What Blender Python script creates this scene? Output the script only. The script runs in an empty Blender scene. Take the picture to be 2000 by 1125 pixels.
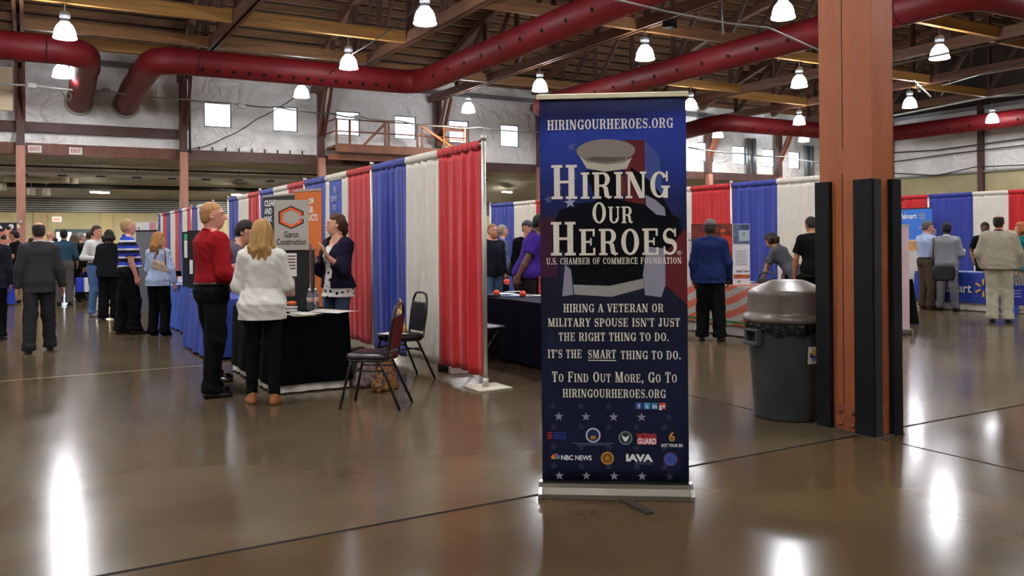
import bpy, bmesh, math, random
import numpy as np
from mathutils import Matrix, Vector

random.seed(7)
C = bpy.context.scene.collection
PI = math.pi
FOC, ROLL, EYE = 1650.0, 0.009, 1.45          # focal length in pixels of the 2000 px frame, camera roll, camera height
YAW = math.radians(29.9)
SY, CY = math.sin(YAW), math.cos(YAW)

# ---------------------------------------------------------------- camera, world, exposure
cam_data = bpy.data.cameras.new('camera')
cam = bpy.data.objects.new('camera', cam_data)
C.objects.link(cam)
cam.matrix_world = (Matrix.Translation((0, 0, EYE)) @ Matrix.Rotation(-YAW, 4, 'Z')
                    @ Matrix.Rotation(PI / 2, 4, 'X') @ Matrix.Rotation(-ROLL, 4, 'Z'))
cam_data.sensor_width = 36
cam_data.lens = 36 * FOC / 2000
cam_data.shift_y = -93.5 / 2000
cam_data.clip_start, cam_data.clip_end = 0.05, 300
bpy.context.scene.camera = cam

world = bpy.data.worlds.new('world')
bpy.context.scene.world = world
world.use_nodes = True
world.node_tree.nodes['Background'].inputs[0].default_value = (0.75, 0.85, 1.0, 1)
world.node_tree.nodes['Background'].inputs[1].default_value = 0.5

vs = bpy.context.scene.view_settings
vs.view_transform = 'Standard'
vs.look = 'None'
vs.gamma = 1.0
vs.exposure = 0.18
vs.use_curve_mapping = False

LAMP_WATTS = 115.0
BELL_GLOW = 48.0
WINDOW_GLOW = 3.2

# ---------------------------------------------------------------- measuring helpers (photograph -> hall)
def ray(px, py):
    u, v = px - 1000, py - 469
    lu, el = (u - ROLL * v) / FOC, -(v + ROLL * u) / FOC
    return lu * CY + SY, -lu * SY + CY, el
def at_z(px, py, z):
    r = ray(px, py); t = (z - EYE) / r[2]
    return Vector((r[0] * t, r[1] * t, z))
def at_x(px, py, x):
    r = ray(px, py); t = x / r[0]
    return Vector((x, r[1] * t, EYE + r[2] * t))
def at_y(px, py, y):
    r = ray(px, py); t = y / r[1]
    return Vector((r[0] * t, y, EYE + r[2] * t))
def at_d(px, py, d):
    r = ray(px, py)
    return Vector((r[0] * d, r[1] * d, EYE + r[2] * d))
def fl(px, py):
    return at_z(px, py, 0)

# ---------------------------------------------------------------- scene tree helpers
def put(o, parent=None):
    C.objects.link(o)
    if parent is not None: o.parent = parent
    return o
def tag(o, label, cat, group=None):
    o['label'] = label; o['category'] = cat
    if group: o['group'] = group
    return o
def thing(name, label, cat, loc=(0, 0, 0), rz=0.0, group=None):
    o = bpy.data.objects.new(name, None)
    o.empty_display_size = 0.2
    o.location = loc; o.rotation_euler = (0, 0, rz)
    put(o)
    return tag(o, label, cat, group)
def structure(o):
    o['kind'] = 'structure'; return o
def copy_thing(root, loc, rz=None, label=None, group=None):
    r = root.copy(); C.objects.link(r); r.location = loc
    if rz is not None: r.rotation_euler = (0, 0, rz)
    if label: r['label'] = label
    if group: r['group'] = group
    for ch in root.children:
        c = ch.copy(); C.objects.link(c); c.parent = r
        for g in ch.children:
            q = g.copy(); C.objects.link(q); q.parent = c
    return r

# ---------------------------------------------------------------- materials
def lin(c):
    if isinstance(c, str):
        c = c.lstrip('#'); c = [int(c[i:i + 2], 16) / 255 for i in (0, 2, 4)]
    return tuple(x / 12.92 if x <= 0.04045 else ((x + 0.055) / 1.055) ** 2.4 for x in c) + (1.0,)
_mats = {}
def M(name, col='808080', rough=0.6, metal=0.0, noise=None, bump=None, emit=0.0, spec=0.5, coat=0.0, alpha=1.0, trans=0.0, stretch=None, sheen=0.0):
    """Plain procedural material. noise=(scale, amount[, second colour]), bump=(scale, strength[, detail])."""
    if name in _mats: return _mats[name]
    m = bpy.data.materials.new(name); m.use_nodes = True
    nt = m.node_tree; b = nt.nodes['Principled BSDF']
    c = lin(col)
    b.inputs['Base Color'].default_value = c
    b.inputs['Roughness'].default_value = rough
    b.inputs['Metallic'].default_value = metal
    b.inputs['Specular IOR Level'].default_value = spec
    b.inputs['Coat Weight'].default_value = coat
    b.inputs['Transmission Weight'].default_value = trans
    b.inputs['Alpha'].default_value = alpha
    b.inputs['Sheen Weight'].default_value = sheen
    if emit:
        b.inputs['Emission Color'].default_value = c
        b.inputs['Emission Strength'].default_value = emit
    vec = None
    if noise or bump:
        tc = nt.nodes.new('ShaderNodeTexCoord'); mp = nt.nodes.new('ShaderNodeMapping')
        nt.links.new(tc.outputs['Object'], mp.inputs['Vector'])
        if stretch: mp.inputs['Scale'].default_value = stretch
        vec = mp.outputs['Vector']
    if noise:
        n = nt.nodes.new('ShaderNodeTexNoise'); n.inputs['Scale'].default_value = noise[0]; n.inputs['Detail'].default_value = 5
        nt.links.new(vec, n.inputs['Vector'])
        r = nt.nodes.new('ShaderNodeValToRGB')
        a = noise[1]
        c2 = lin(noise[2]) if len(noise) > 2 else tuple(x * (1 - a) for x in c[:3]) + (1,)
        c1 = c if len(noise) > 2 else tuple(min(1, x * (1 + a)) for x in c[:3]) + (1,)
        r.color_ramp.elements[0].position, r.color_ramp.elements[1].position = 0.35, 0.65
        r.color_ramp.elements[0].color, r.color_ramp.elements[1].color = c2, c1
        nt.links.new(n.outputs['Fac'], r.inputs['Fac'])
        nt.links.new(r.outputs['Color'], b.inputs['Base Color'])
    if bump:
        n = nt.nodes.new('ShaderNodeTexNoise'); n.inputs['Scale'].default_value = bump[0]
        n.inputs['Detail'].default_value = bump[2] if len(bump) > 2 else 4
        nt.links.new(vec, n.inputs['Vector'])
        bn = nt.nodes.new('ShaderNodeBump'); bn.inputs['Strength'].default_value = bump[1]; bn.inputs['Distance'].default_value = 0.02
        nt.links.new(n.outputs['Fac'], bn.inputs['Height'])
        nt.links.new(bn.outputs['Normal'], b.inputs['Normal'])
    _mats[name] = m
    return m
def nodes_of(m):
    return m.node_tree, m.node_tree.nodes['Principled BSDF']

# ---------------------------------------------------------------- mesh builder
class MB:
    def __init__(s): s.v = []; s.f = []; s.sm = []; s.mi = []
    def _f(s, f, smooth=False, mi=0): s.f.append(f); s.sm.append(smooth); s.mi.append(mi)
    def box(s, c, size, rz=0.0, mat=None, mi=0):
        T = (Matrix.Translation(c) @ Matrix.Rotation(rz, 4, 'Z')) if mat is None else mat @ Matrix.Translation(c)
        n = len(s.v); hx, hy, hz = (q / 2 for q in size)
        for z in (-hz, hz):
            for x, y in ((-hx, -hy), (hx, -hy), (hx, hy), (-hx, hy)):
                s.v.append(tuple(T @ Vector((x, y, z))))
        for f in ((3, 2, 1, 0), (4, 5, 6, 7), (0, 1, 5, 4), (1, 2, 6, 5), (2, 3, 7, 6), (3, 0, 4, 7)):
            s._f(tuple(n + i for i in f), False, mi)
        return s
    def bar(s, p0, p1, w, h, up=(0, 0, 1), mi=0):
        p0, p1 = Vector(p0), Vector(p1); a = (p1 - p0).normalized(); u = Vector(up)
        if abs(a.dot(u)) > 0.98: u = Vector((1, 0, 0))
        b = a.cross(u).normalized(); c = b.cross(a).normalized()
        n = len(s.v)
        for p in (p0, p1):
            for i, j in ((-1, -1), (1, -1), (1, 1), (-1, 1)):
                s.v.append(tuple(p + b * (i * w / 2) + c * (j * h / 2)))
        for f in ((3, 2, 1, 0), (4, 5, 6, 7), (0, 1, 5, 4), (1, 2, 6, 5), (2, 3, 7, 6), (3, 0, 4, 7)):
            s._f(tuple(n + i for i in f), False, mi)
        return s
    def tube(s, pts, r, n=10, closed=False, mi=0, caps=True):
        pts = [Vector(p) for p in pts]; k = len(pts); base = len(s.v)
        rs = r if isinstance(r, (list, tuple)) else [r] * k
        prev = None
        for i, p in enumerate(pts):
            if closed: t = pts[(i + 1) % k] - pts[i - 1]
            else: t = pts[min(i + 1, k - 1)] - pts[max(i - 1, 0)]
            t.normalize()
            if prev is None:
                u = Vector((0, 0, 1)) if abs(t.z) < 0.9 else Vector((1, 0, 0))
                a = t.cross(u).normalized()
            else:
                a = (prev - t * prev.dot(t)).normalized()
            prev = a; b = t.cross(a)
            for j in range(n):
                th = 2 * PI * j / n
                s.v.append(tuple(p + (a * math.cos(th) + b * math.sin(th)) * rs[i]))
        m = k if closed else k - 1
        for i in range(m):
            i2 = (i + 1) % k
            for j in range(n):
                j2 = (j + 1) % n
                s._f((base + i * n + j, base + i * n + j2, base + i2 * n + j2, base + i2 * n + j), True, mi)
        if not closed and caps:
            s._f(tuple(base + j for j in reversed(range(n))), False, mi)
            s._f(tuple(base + (k - 1) * n + j for j in range(n)), False, mi)
        return s
    def lathe(s, prof, c=(0, 0, 0), n=32, smooth=True, mi=0, rot=None):
        c = Vector(c); base = len(s.v); k = len(prof)
        for r, z in prof:
            for j in range(n):
                th = 2 * PI * j / n
                p = Vector((r * math.cos(th), r * math.sin(th), z))
                if rot is not None: p = rot @ p
                s.v.append(tuple(c + p))
        for i in range(k - 1):
            for j in range(n):
                j2 = (j + 1) % n
                s._f((base + i * n + j, base + i * n + j2, base + (i + 1) * n + j2, base + (i + 1) * n + j), smooth, mi)
        if prof[0][0] > 1e-4: s._f(tuple(base + j for j in reversed(range(n))), False, mi)
        if prof[-1][0] > 1e-4: s._f(tuple(base + (k - 1) * n + j for j in range(n)), False, mi)
        return s
    def poly(s, pts, mi=0):
        n = len(s.v); s.v += [tuple(p) for p in pts]; s._f(tuple(range(n, n + len(pts))), False, mi); return s
    def prism(s, pts2, T, d, mi=0):
        """polygon in local xz plane of T, thickness d along local +y"""
        n = len(s.v); k = len(pts2)
        for y in (0, d):
            for x, z in pts2: s.v.append(tuple(T @ Vector((x, y, z))))
        s._f(tuple(n + i for i in range(k)), False, mi); s._f(tuple(n + k + i for i in reversed(range(k))), False, mi)
        for i in range(k):
            j = (i + 1) % k
            s._f((n + j, n + i, n + k + i, n + k + j), False, mi)
        return s
    def grid(s, fn, nu, nv, smooth=True, mi=0):
        n = len(s.v)
        for j in range(nv + 1):
            for i in range(nu + 1): s.v.append(tuple(fn(i / nu, j / nv)))
        for j in range(nv):
            for i in range(nu):
                a = n + j * (nu + 1) + i
                s._f((a, a + 1, a + nu + 2, a + nu + 1), smooth, mi)
        return s
    def build(s, name, mat, parent=None, bevel=0.0, solid=0.0, mats=None):
        me = bpy.data.meshes.new(name)
        me.from_pydata(s.v, [], s.f)
        me.polygons.foreach_set('use_smooth', s.sm)
        for m in (mats or [mat]): me.materials.append(m)
        if mats: me.polygons.foreach_set('material_index', s.mi)
        me.update()
        o = bpy.data.objects.new(name, me)
        put(o, parent)
        if bevel:
            b = o.modifiers.new('edge', 'BEVEL'); b.width = bevel; b.segments = 2; b.limit_method = 'ANGLE'
        if solid:
            b = o.modifiers.new('thickness', 'SOLIDIFY'); b.thickness = solid; b.offset = 0
        return o
def boxo(name, c, size, mat, parent=None, rz=0.0, bevel=0.0):
    return MB().box(c, size, rz).build(name, mat, parent, bevel)

def text_obj(name, body, size, mat, T, parent=None, align='CENTER', bold=0.0, squeeze=1.0, depth=0.001, space=1.0, fit=None):
    """lettering in the local xz plane of T, facing local -y, as a mesh; fit = width to reach"""
    cu = bpy.data.curves.new(name, 'FONT'); cu.body = body; cu.size = size; cu.align_x = align; cu.align_y = 'BOTTOM_BASELINE'
    cu.extrude = depth; cu.offset = bold; cu.space_character = space; cu.resolution_u = 3
    o = bpy.data.objects.new(name, cu); C.objects.link(o)
    dg = bpy.context.evaluated_depsgraph_get()
    me = bpy.data.meshes.new_from_object(o.evaluated_get(dg))
    bpy.data.objects.remove(o)
    co = np.empty(len(me.vertices) * 3); me.vertices.foreach_get('co', co); co = co.reshape(-1, 3)
    if fit and len(co):
        squeeze = fit / max(1e-6, co[:, 0].max() - co[:, 0].min())
    out = np.stack([co[:, 0] * squeeze, -co[:, 2], co[:, 1]], 1)
    Tm = np.array(T); out = out @ Tm[:3, :3].T + Tm[:3, 3]
    me.vertices.foreach_set('co', out.astype(np.float32).ravel()); me.update()
    me.materials.clear(); me.materials.append(mat)
    q = bpy.data.objects.new(name, me); put(q, parent)
    return q
def frame_at(p, xdir):
    """matrix with local x along xdir (horizontal), z up, -y towards the reader"""
    x = Vector((xdir[0], xdir[1], 0)).normalized(); z = Vector((0, 0, 1)); y = z.cross(x)
    m = Matrix((x, y, z)).transposed().to_4x4(); m.translation = Vector(p)
    return m
# ================================================================ the hall
BW, RW, AW = 35.5, 43.6, 44.0            # back wall (Y), right wall (X), far wall of the low annex (Y)
LW, NW = -15.0, -14.0                    # unseen left and near ends of the hall
EAVE, BASE = 8.3, 4.75
def arch(y):
    """roof height over the hall"""
    y0, y1 = (4.2, BW) if y >= 4.2 else (4.2 - 31.3, 4.2)
    t = (y - (y0 + y1) / 2) / ((y1 - y0) / 2)
    return EAVE + 0.35 + 3.1 * (1 - t * t)

# floor: polished concrete slabs with sawn joints
m_floor = M('polished concrete', '8a7d6c', 0.3)
nt, b = nodes_of(m_floor)
def N(t, **kw):
    n = nt.nodes.new(t)
    for k, v in kw.items():
        if k in n.inputs.keys(): n.inputs[k].default_value = v
        else: setattr(n, k, v)
    return n
def L(a, b_): nt.links.new(a, b_)
def math_node(op, a, b_=None):
    n = nt.nodes.new('ShaderNodeMath'); n.operation = op
    for i, q in enumerate((a, b_)):
        if q is None: continue
        if isinstance(q, (int, float)): n.inputs[i].default_value = q
        else: nt.links.new(q, n.inputs[i])
    return n.outputs[0]
tc = N('ShaderNodeTexCoord'); sep = N('ShaderNodeSeparateXYZ'); L(tc.outputs['Object'], sep.inputs[0])
n1 = N('ShaderNodeTexNoise', Scale=0.5, Detail=3.0, Roughness=0.55); L(tc.outputs['Object'], n1.inputs['Vector'])
n2 = N('ShaderNodeTexNoise', Scale=1.6, Detail=3.0, Roughness=0.55); L(tc.outputs['Object'], n2.inputs['Vector'])
n3 = N('ShaderNodeTexNoise', Scale=38.0, Detail=4.0); L(tc.outputs['Object'], n3.inputs['Vector'])
r1 = N('ShaderNodeValToRGB'); L(n1.outputs['Fac'], r1.inputs['Fac'])
r1.color_ramp.elements[0].position, r1.color_ramp.elements[1].position = 0.30, 0.72
r1.color_ramp.elements[0].color, r1.color_ramp.elements[1].color = lin('4d4134'), lin('625541')
r2 = N('ShaderNodeValToRGB'); L(n2.outputs['Fac'], r2.inputs['Fac'])
r2.color_ramp.elements[0].position, r2.color_ramp.elements[1].position = 0.2, 0.8
r2.color_ramp.elements[0].color, r2.color_ramp.elements[1].color = (0.84, 0.82, 0.80, 1), (1.08, 1.08, 1.07, 1)
mix = N('ShaderNodeMix', data_type='RGBA', blend_type='MULTIPLY'); mix.inputs[0].default_value = 1.0
L(r1.outputs[0], mix.inputs[6]); L(r2.outputs[0], mix.inputs[7])
# the slab nearest the camera was poured browner
near = math_node('LESS_THAN', sep.outputs['Y'], 4.1)
mixn = N('ShaderNodeMix', data_type='RGBA', blend_type='MULTIPLY'); L(math_node('MULTIPLY', near, 1.0), mixn.inputs[0])
L(mix.outputs[2], mixn.inputs[6]); mixn.inputs[7].default_value = (0.80, 0.69, 0.57, 1)
def joint(axis, pos, half):
    return math_node('LESS_THAN', math_node('ABSOLUTE', math_node('SUBTRACT', sep.outputs[axis], pos)), half)
dark = None
for ax, pos, hf in (('Y', 4.1, 0.016), ('X', 5.3, 0.012), ('X', -1.1, 0.006), ('X', 11.7, 0.006)):
    j = joint(ax, pos, hf); dark = j if dark is None else math_node('MAXIMUM', dark, j)
light = None
for ax, pos, hf in (('Y', 10.5, 0.022), ('Y', 16.9, 0.022), ('Y', 23.3, 0.025)):
    j = joint(ax, pos, hf); light = j if light is None else math_node('MAXIMUM', light, j)
mx2 = N('ShaderNodeMix', data_type='RGBA'); L(dark, mx2.inputs[0]); L(mixn.outputs[2], mx2.inputs[6]); mx2.inputs[7].default_value = lin('1e1a15')
mx3 = N('ShaderNodeMix', data_type='RGBA'); L(math_node('MULTIPLY', light, 0.45), mx3.inputs[0]); L(mx2.outputs[2], mx3.inputs[6]); mx3.inputs[7].default_value = lin('cdbf9c')
L(mx3.outputs[2], b.inputs['Base Color'])
rr = N('ShaderNodeMapRange'); L(n2.outputs['Fac'], rr.inputs[0]); rr.inputs[1].default_value = 0.1; rr.inputs[2].default_value = 0.9
rr.inputs[3].default_value = 0.13; rr.inputs[4].default_value = 0.2; L(math_node('MAXIMUM', rr.outputs[0], dark), b.inputs['Roughness'])
bp = N('ShaderNodeBump', Strength=0.012, Distance=0.01); L(n3.outputs['Fac'], bp.inputs['Height']); L(bp.outputs[0], b.inputs['Normal'])
b.inputs['Specular IOR Level'].default_value = 0.10
fl_mb = MB().box(((LW + RW) / 2, (NW + AW) / 2, -0.1), (RW - LW + 2, AW - NW + 2, 0.2))
structure(fl_mb.build('floor', m_floor))

m_insul = M('white vinyl insulation', 'efeeea', 0.3, noise=(0.8, 0.07), bump=(1.1, 1.0, 3.5))
nt_i, b_i = nodes_of(m_insul)
for n in nt_i.nodes:
    if n.type == 'BUMP':
        n.inputs['Distance'].default_value = 0.2; src = n.inputs['Height'].links[0].from_node; src.inputs['Distortion'].default_value = 1.6
m_tan = M('tan painted masonry', 'a99e78', 0.7, noise=(1.2, 0.08), bump=(9, 0.12))
m_steel = M('brown painted steel', '4d2f27', 0.55, noise=(2, 0.15))
m_wood_r = M('red brown timber', '6a3d2b', 0.55, noise=(3, 0.22), stretch=(4, 4, 0.5), bump=(14, 0.15))
m_post = M('pinkish brown timber', 'a87561', 0.55, noise=(3, 0.15), stretch=(4, 4, 0.5))
m_gap = M('grey metal sheet', '6d6b68', 0.5, noise=(0.7, 0.12))
m_pane = M('daylit window glass', 'dff0ff', 0.3, emit=WINDOW_GLOW)
m_darkfr = M('dark window frame', '2f3440', 0.5)

# back wall with its high windows as true openings
wins = [(6.22, 7.28, 6.12, 7.15), (8.96, 10.0, 6.1, 7.14), (11.67, 12.75, 6.08, 7.12), (14.38, 15.42, 6.06, 7.1),
        (17.08, 18.12, 6.02, 7.06), (19.82, 20.86, 5.97, 7.02), (32.4, 33.5, 5.75, 6.8), (34.96, 36.0, 5.68, 6.72),
        (37.3, 38.35, 5.62, 6.66), (39.5, 40.5, 5.58, 6.6)]
def wall_y(name, y, x0, x1, z0, z1, holes, mat, th=0.2):
    mb = MB(); xs = sorted({x0, x1} | {q for h_ in holes for q in h_[:2]})
    for a, c in zip(xs, xs[1:]):
        hs = [h_ for h_ in holes if h_[0] <= a and h_[1] >= c]
        if not hs: mb.box(((a + c) / 2, y + th / 2, (z0 + z1) / 2), (c - a, th, z1 - z0))
        else:
            h_ = hs[0]
            mb.box(((a + c) / 2, y + th / 2, (z0 + h_[2]) / 2), (c - a, th, h_[2] - z0))
            mb.box(((a + c) / 2, y + th / 2, (h_[3] + z1) / 2), (c - a, th, z1 - h_[3]))
    return structure(mb.build(name, mat))
wall_y('wall_back', BW, LW, RW, BASE, EAVE + 0.75, wins, m_insul)
for i, (a, c, z0, z1) in enumerate(wins):
    mb = MB(); w_ = 0.035
    for p, s_ in (((a + w_ / 2, 0), (w_, z1 - z0)), ((c - w_ / 2, 0), (w_, z1 - z0))):
        mb.box((p[0], BW + 0.06, (z0 + z1) / 2), (s_[0], 0.1, s_[1]))
    mb.box(((a + c) / 2, BW + 0.06, z0 + w_ / 2), (c - a, 0.1, w_)); mb.box(((a + c) / 2, BW + 0.06, z1 - w_ / 2), (c - a, 0.1, w_))
    win = structure(mb.build('window_%d' % (i + 1), m_darkfr))
    boxo('pane', ((a + c) / 2, BW + 0.1, (z0 + z1) / 2), (c - a - 0.06, 0.02, z1 - z0 - 0.06), m_pane, win)
# right wall: masonry below, insulation above
structure(boxo('wall_right', (RW + 0.1, (NW + AW) / 2, BASE / 2), (0.2, AW - NW, BASE), m_tan))
structure(boxo('wall_right_upper', (RW + 0.1, (NW + BW) / 2, (BASE + 8.2) / 2), (0.2, BW - NW, 8.2 - BASE), m_insul))
structure(boxo('wall_right_gable', (RW + 0.1, (NW + BW) / 2, 10.3), (0.2, BW - NW, 4.2), M('dark gable boards', '2e2119', 0.8, noise=(1.5, 0.3))))
structure(boxo('wall_left', (LW - 0.1, (NW + AW) / 2, 6.2), (0.2, AW - NW, 12.4), m_insul))
structure(boxo('wall_front', ((LW + RW) / 2, NW - 0.1, 5.5), (RW - LW, 0.2, 11), m_insul))
structure(boxo('wall_annex', ((LW + RW) / 2, AW + 0.1, 1.8), (RW - LW, 0.2, 3.6), m_tan))
# annex: sloping soffit and ribbed metal band over the tan wall
mb = MB()
prof = [(BW + 0.15, BASE), (40.0, 4.62), (AW, 3.56)]
for (y0, z0), (y1, z1) in zip(prof, prof[1:]):
    mb.poly([(LW, y0, z0), (LW, y1, z1), (RW, y1, z1), (RW, y0, z0)])
structure(mb.build('ceiling_annex', M('grey brown soffit', 'aaa7a0', 0.7, noise=(0.6, 0.18)), solid=0.05))
mb = MB()
for k in range(6):
    z = 2.97 + 0.1 * k
    mb.box(((LW + RW) / 2, AW - 0.06, z), (RW - LW, 0.12, 0.06))
structure(mb.build('trim_ribs', M('grey ribbed metal', '7a7a74', 0.4, metal=0.3)))
structure(boxo('trim_dark_band', ((LW + RW) / 2, AW - 0.02, 3.25), (RW - LW, 0.04, 0.66), M('dark band', '33322f', 0.7)))
for k, x in enumerate((0.55, 3.3, 8.8, 14.2)):
    structure(boxo('trim_pilaster_%d' % (k + 1), (x, AW - 0.04, 1.45), (0.5, 0.08, 2.9), M('tan pilaster', 'ab9d70', 0.7)))
# double door in the annex wall
dr = structure(boxo('door_1', (1.95, AW - 0.05, 1.07), (1.55, 0.1, 2.14), M('slate door frame', '34424d', 0.5)))
boxo('door_leaf', (2.32, AW - 0.11, 1.03), (0.62, 0.03, 2.02), M('slate door', '3c4b57', 0.5), dr)
boxo('door_notice', (2.32, AW - 0.132, 1.88), (0.34, 0.01, 0.12), M('paper white', 'dcdad4', 0.7), dr)
boxo('door_window', (1.5, AW - 0.11, 1.6), (0.6, 0.03, 0.8), m_pane, dr)

# roof deck with its joists
m_deck = M('dark roof boards', '32241b', 0.8, noise=(1.5, 0.3), stretch=(0.3, 6, 6))
mb = MB()
ys = [NW + (4.2 - NW) * i / 12 for i in range(12)] + [4.2 + (BW - 4.2) * i / 24 for i in range(25)]
for a, c in zip(ys, ys[1:]):
    mb.poly([(LW, a, arch(a) + 0.32), (LW, c, arch(c) + 0.32), (RW, c, arch(c) + 0.32), (RW, a, arch(a) + 0.32)])
structure(mb.build('ceiling', m_deck, solid=0.06))
m_joist = M('pale brown joist', '7d5b3d', 0.65, noise=(2, 0.25), stretch=(0.4, 8, 8))
mb = MB(); y = 8.0
while y < BW - 0.1:
    mb.box(((LW + RW) / 2, y, arch(y) + 0.16), (RW - LW, 0.09, 0.26)); y += 0.62
structure(mb.build('ceiling_joists', m_joist))
structure(boxo('trim_eave', ((LW + RW) / 2, BW - 0.06, EAVE - 0.02), (RW - LW, 0.12, 0.2), M('galvanised strip', '9a9fa3', 0.35, metal=0.6)))
structure(boxo('trim_eave_side', (RW - 0.06, BW / 2, EAVE - 0.1), (0.12, BW, 0.2), M('galvanised strip')))

# girts and bottom beams of the back wall
PX = [-11.1, -5.6, -0.15, 5.37, 10.88, 16.36, 21.8, 27.3, 32.8, 38.3]
k = 0
for a, c in zip(PX, PX[1:]):
    k += 1
    tim = a < 5
    o = boxo('back_wall_beam', ((a + c) / 2, BW - 0.1, 4.93), (c - a - 0.3, 0.26, 0.42), m_wood_r if tim else m_steel)
    tag(o, 'brown beam under the white insulation, bay %d of the window wall from the left' % (k - 1), 'beam', 'beams along the foot of the window wall')
    if a < 5:
        o = boxo('wall_girt', ((a + c) / 2, BW - 0.12, 5.73), (c - a - 0.3, 0.22, 0.36), m_steel)
        tag(o, 'dark brown horizontal girt across the insulation, ' + ('left of the leftmost post' if a < -6 else 'behind the leftmost post' if a < -3 else 'above the two white exit signs'), 'beam', 'girts on the window wall')

# posts of the back wall with knee braces
pname = {2: 'left of the two white exit signs', 3: 'between the exit signs and the first windows',
         4: 'left end of the catwalk', 5: 'right end of the catwalk', 6: 'just left of the blue sign stand'}
def post(x, label):
    t = thing('wall_post', label, 'post', (x, BW - 0.42, 0))
    boxo('shaft', (0, 0, 2.5), (0.29, 0.29, 5.0), m_post, t)
    boxo('upper_shaft', (0, 0.03, 6.5), (0.26, 0.26, 3.0), m_steel, t)
    MB().bar((-0.12, 0.0, 5.9), (-0.12, -1.1, 7.8), 0.09, 0.16).build('knee_brace', m_wood_r, t)
    MB().bar((0.12, 0.0, 5.9), (0.12, -1.1, 7.8), 0.09, 0.16).build('knee_brace', m_wood_r, t)
    return t
for i in range(2, 10):
    post(PX[i], 'brown post on the window wall, ' + pname[i] if i in pname else 'brown post on the window wall behind the right booths, %s' % ('hidden by the blue sign stand' if i == 7 else 'left of the small windows' if i == 8 else 'among the small windows'))
for y in (26.15, 31.5):
    tag(boxo('steel_column', (RW - 0.12, y, 4.2), (0.2, 0.28, 8.4), m_steel), 'dark steel column against the right insulated wall, ' + ('below the far right lamp' if y < 30 else 'close to the orange pillar'), 'post')

# pegs on the beam right of the second post
for q in range(9):
    o = boxo('beam_peg', (6.0 + 0.52 * q, BW - 0.1, 5.22), (0.05, 0.05, 0.16), m_steel)
    tag(o, 'short dark upright peg on the beam under the pair of windows', 'peg', 'pegs along the beam')

# trusses (chords run from the window wall to the pillar row)
m_chord = M('red brown truss timber', '66432f', 0.6, noise=(2, 0.25), stretch=(5, 0.5, 5))
m_web = M('dark truss timber', '4d3224', 0.65, noise=(2, 0.25))
def truss(x, label):
    t = thing('roof_truss', label, 'truss', (x, 0, 0))
    mb = MB().box((-0.09, (4.2 + BW) / 2, 7.91), (0.09, BW - 4.6, 0.33)); mb.box((0.09, (4.2 + BW) / 2, 7.91), (0.09, BW - 4.6, 0.33))
    mb.build('bottom_chord', m_chord, t)
    mb = MB(); n = 24
    for i in range(n):
        y0, y1 = 4.4 + (BW - 4.7) * i / n, 4.4 + (BW - 4.7) * (i + 1) / n
        mb.bar((0, y0, arch(y0) - 0.12), (0, y1 + 0.02, arch(y1) - 0.12), 0.26, 0.26)
    mb.build('top_chord', m_chord, t)
    n = 12; yy = [4.4 + (BW - 4.7) * i / n for i in range(n + 1)]
    for i in range(1, n):
        MB().bar((0, yy[i], 8.0), (0, yy[i], arch(yy[i]) - 0.2), 0.1, 0.18).build('web_member', m_web, t)
        if i < n - 1:
            a, c = (yy[i], yy[i + 1]) if i >= n // 2 else (yy[i + 1], yy[i])
            MB().bar((0, a, arch(a) - 0.2), (0, c, 8.0), 0.1, 0.18).build('web_member', m_web, t)
    return t
tr0 = None
tl = {-5.6: 'left of the pair of red duct elbows', -0.15: 'over the leftmost wall post', 5.3: 'in line with the orange pillar', 10.62: 'over the left end of the catwalk',
      16.1: 'crossing above the top of the blue sign stand', 21.55: 'between the second red duct and the lamps right of it', 27.0: 'second one right of the second red duct', 32.4: 'third one right of the second red duct', 37.9: 'farthest right before the right wall'}
for x, s_ in tl.items():
    lab = 'brown timber roof truss ' + s_
    if tr0 is None: tr0 = truss(x, lab)
    else: copy_thing(tr0, (x, 0, 0), label=lab)
for t in [o for o in C.objects if o.name.startswith('roof_truss')]: t['group'] = 'roof trusses'

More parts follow.
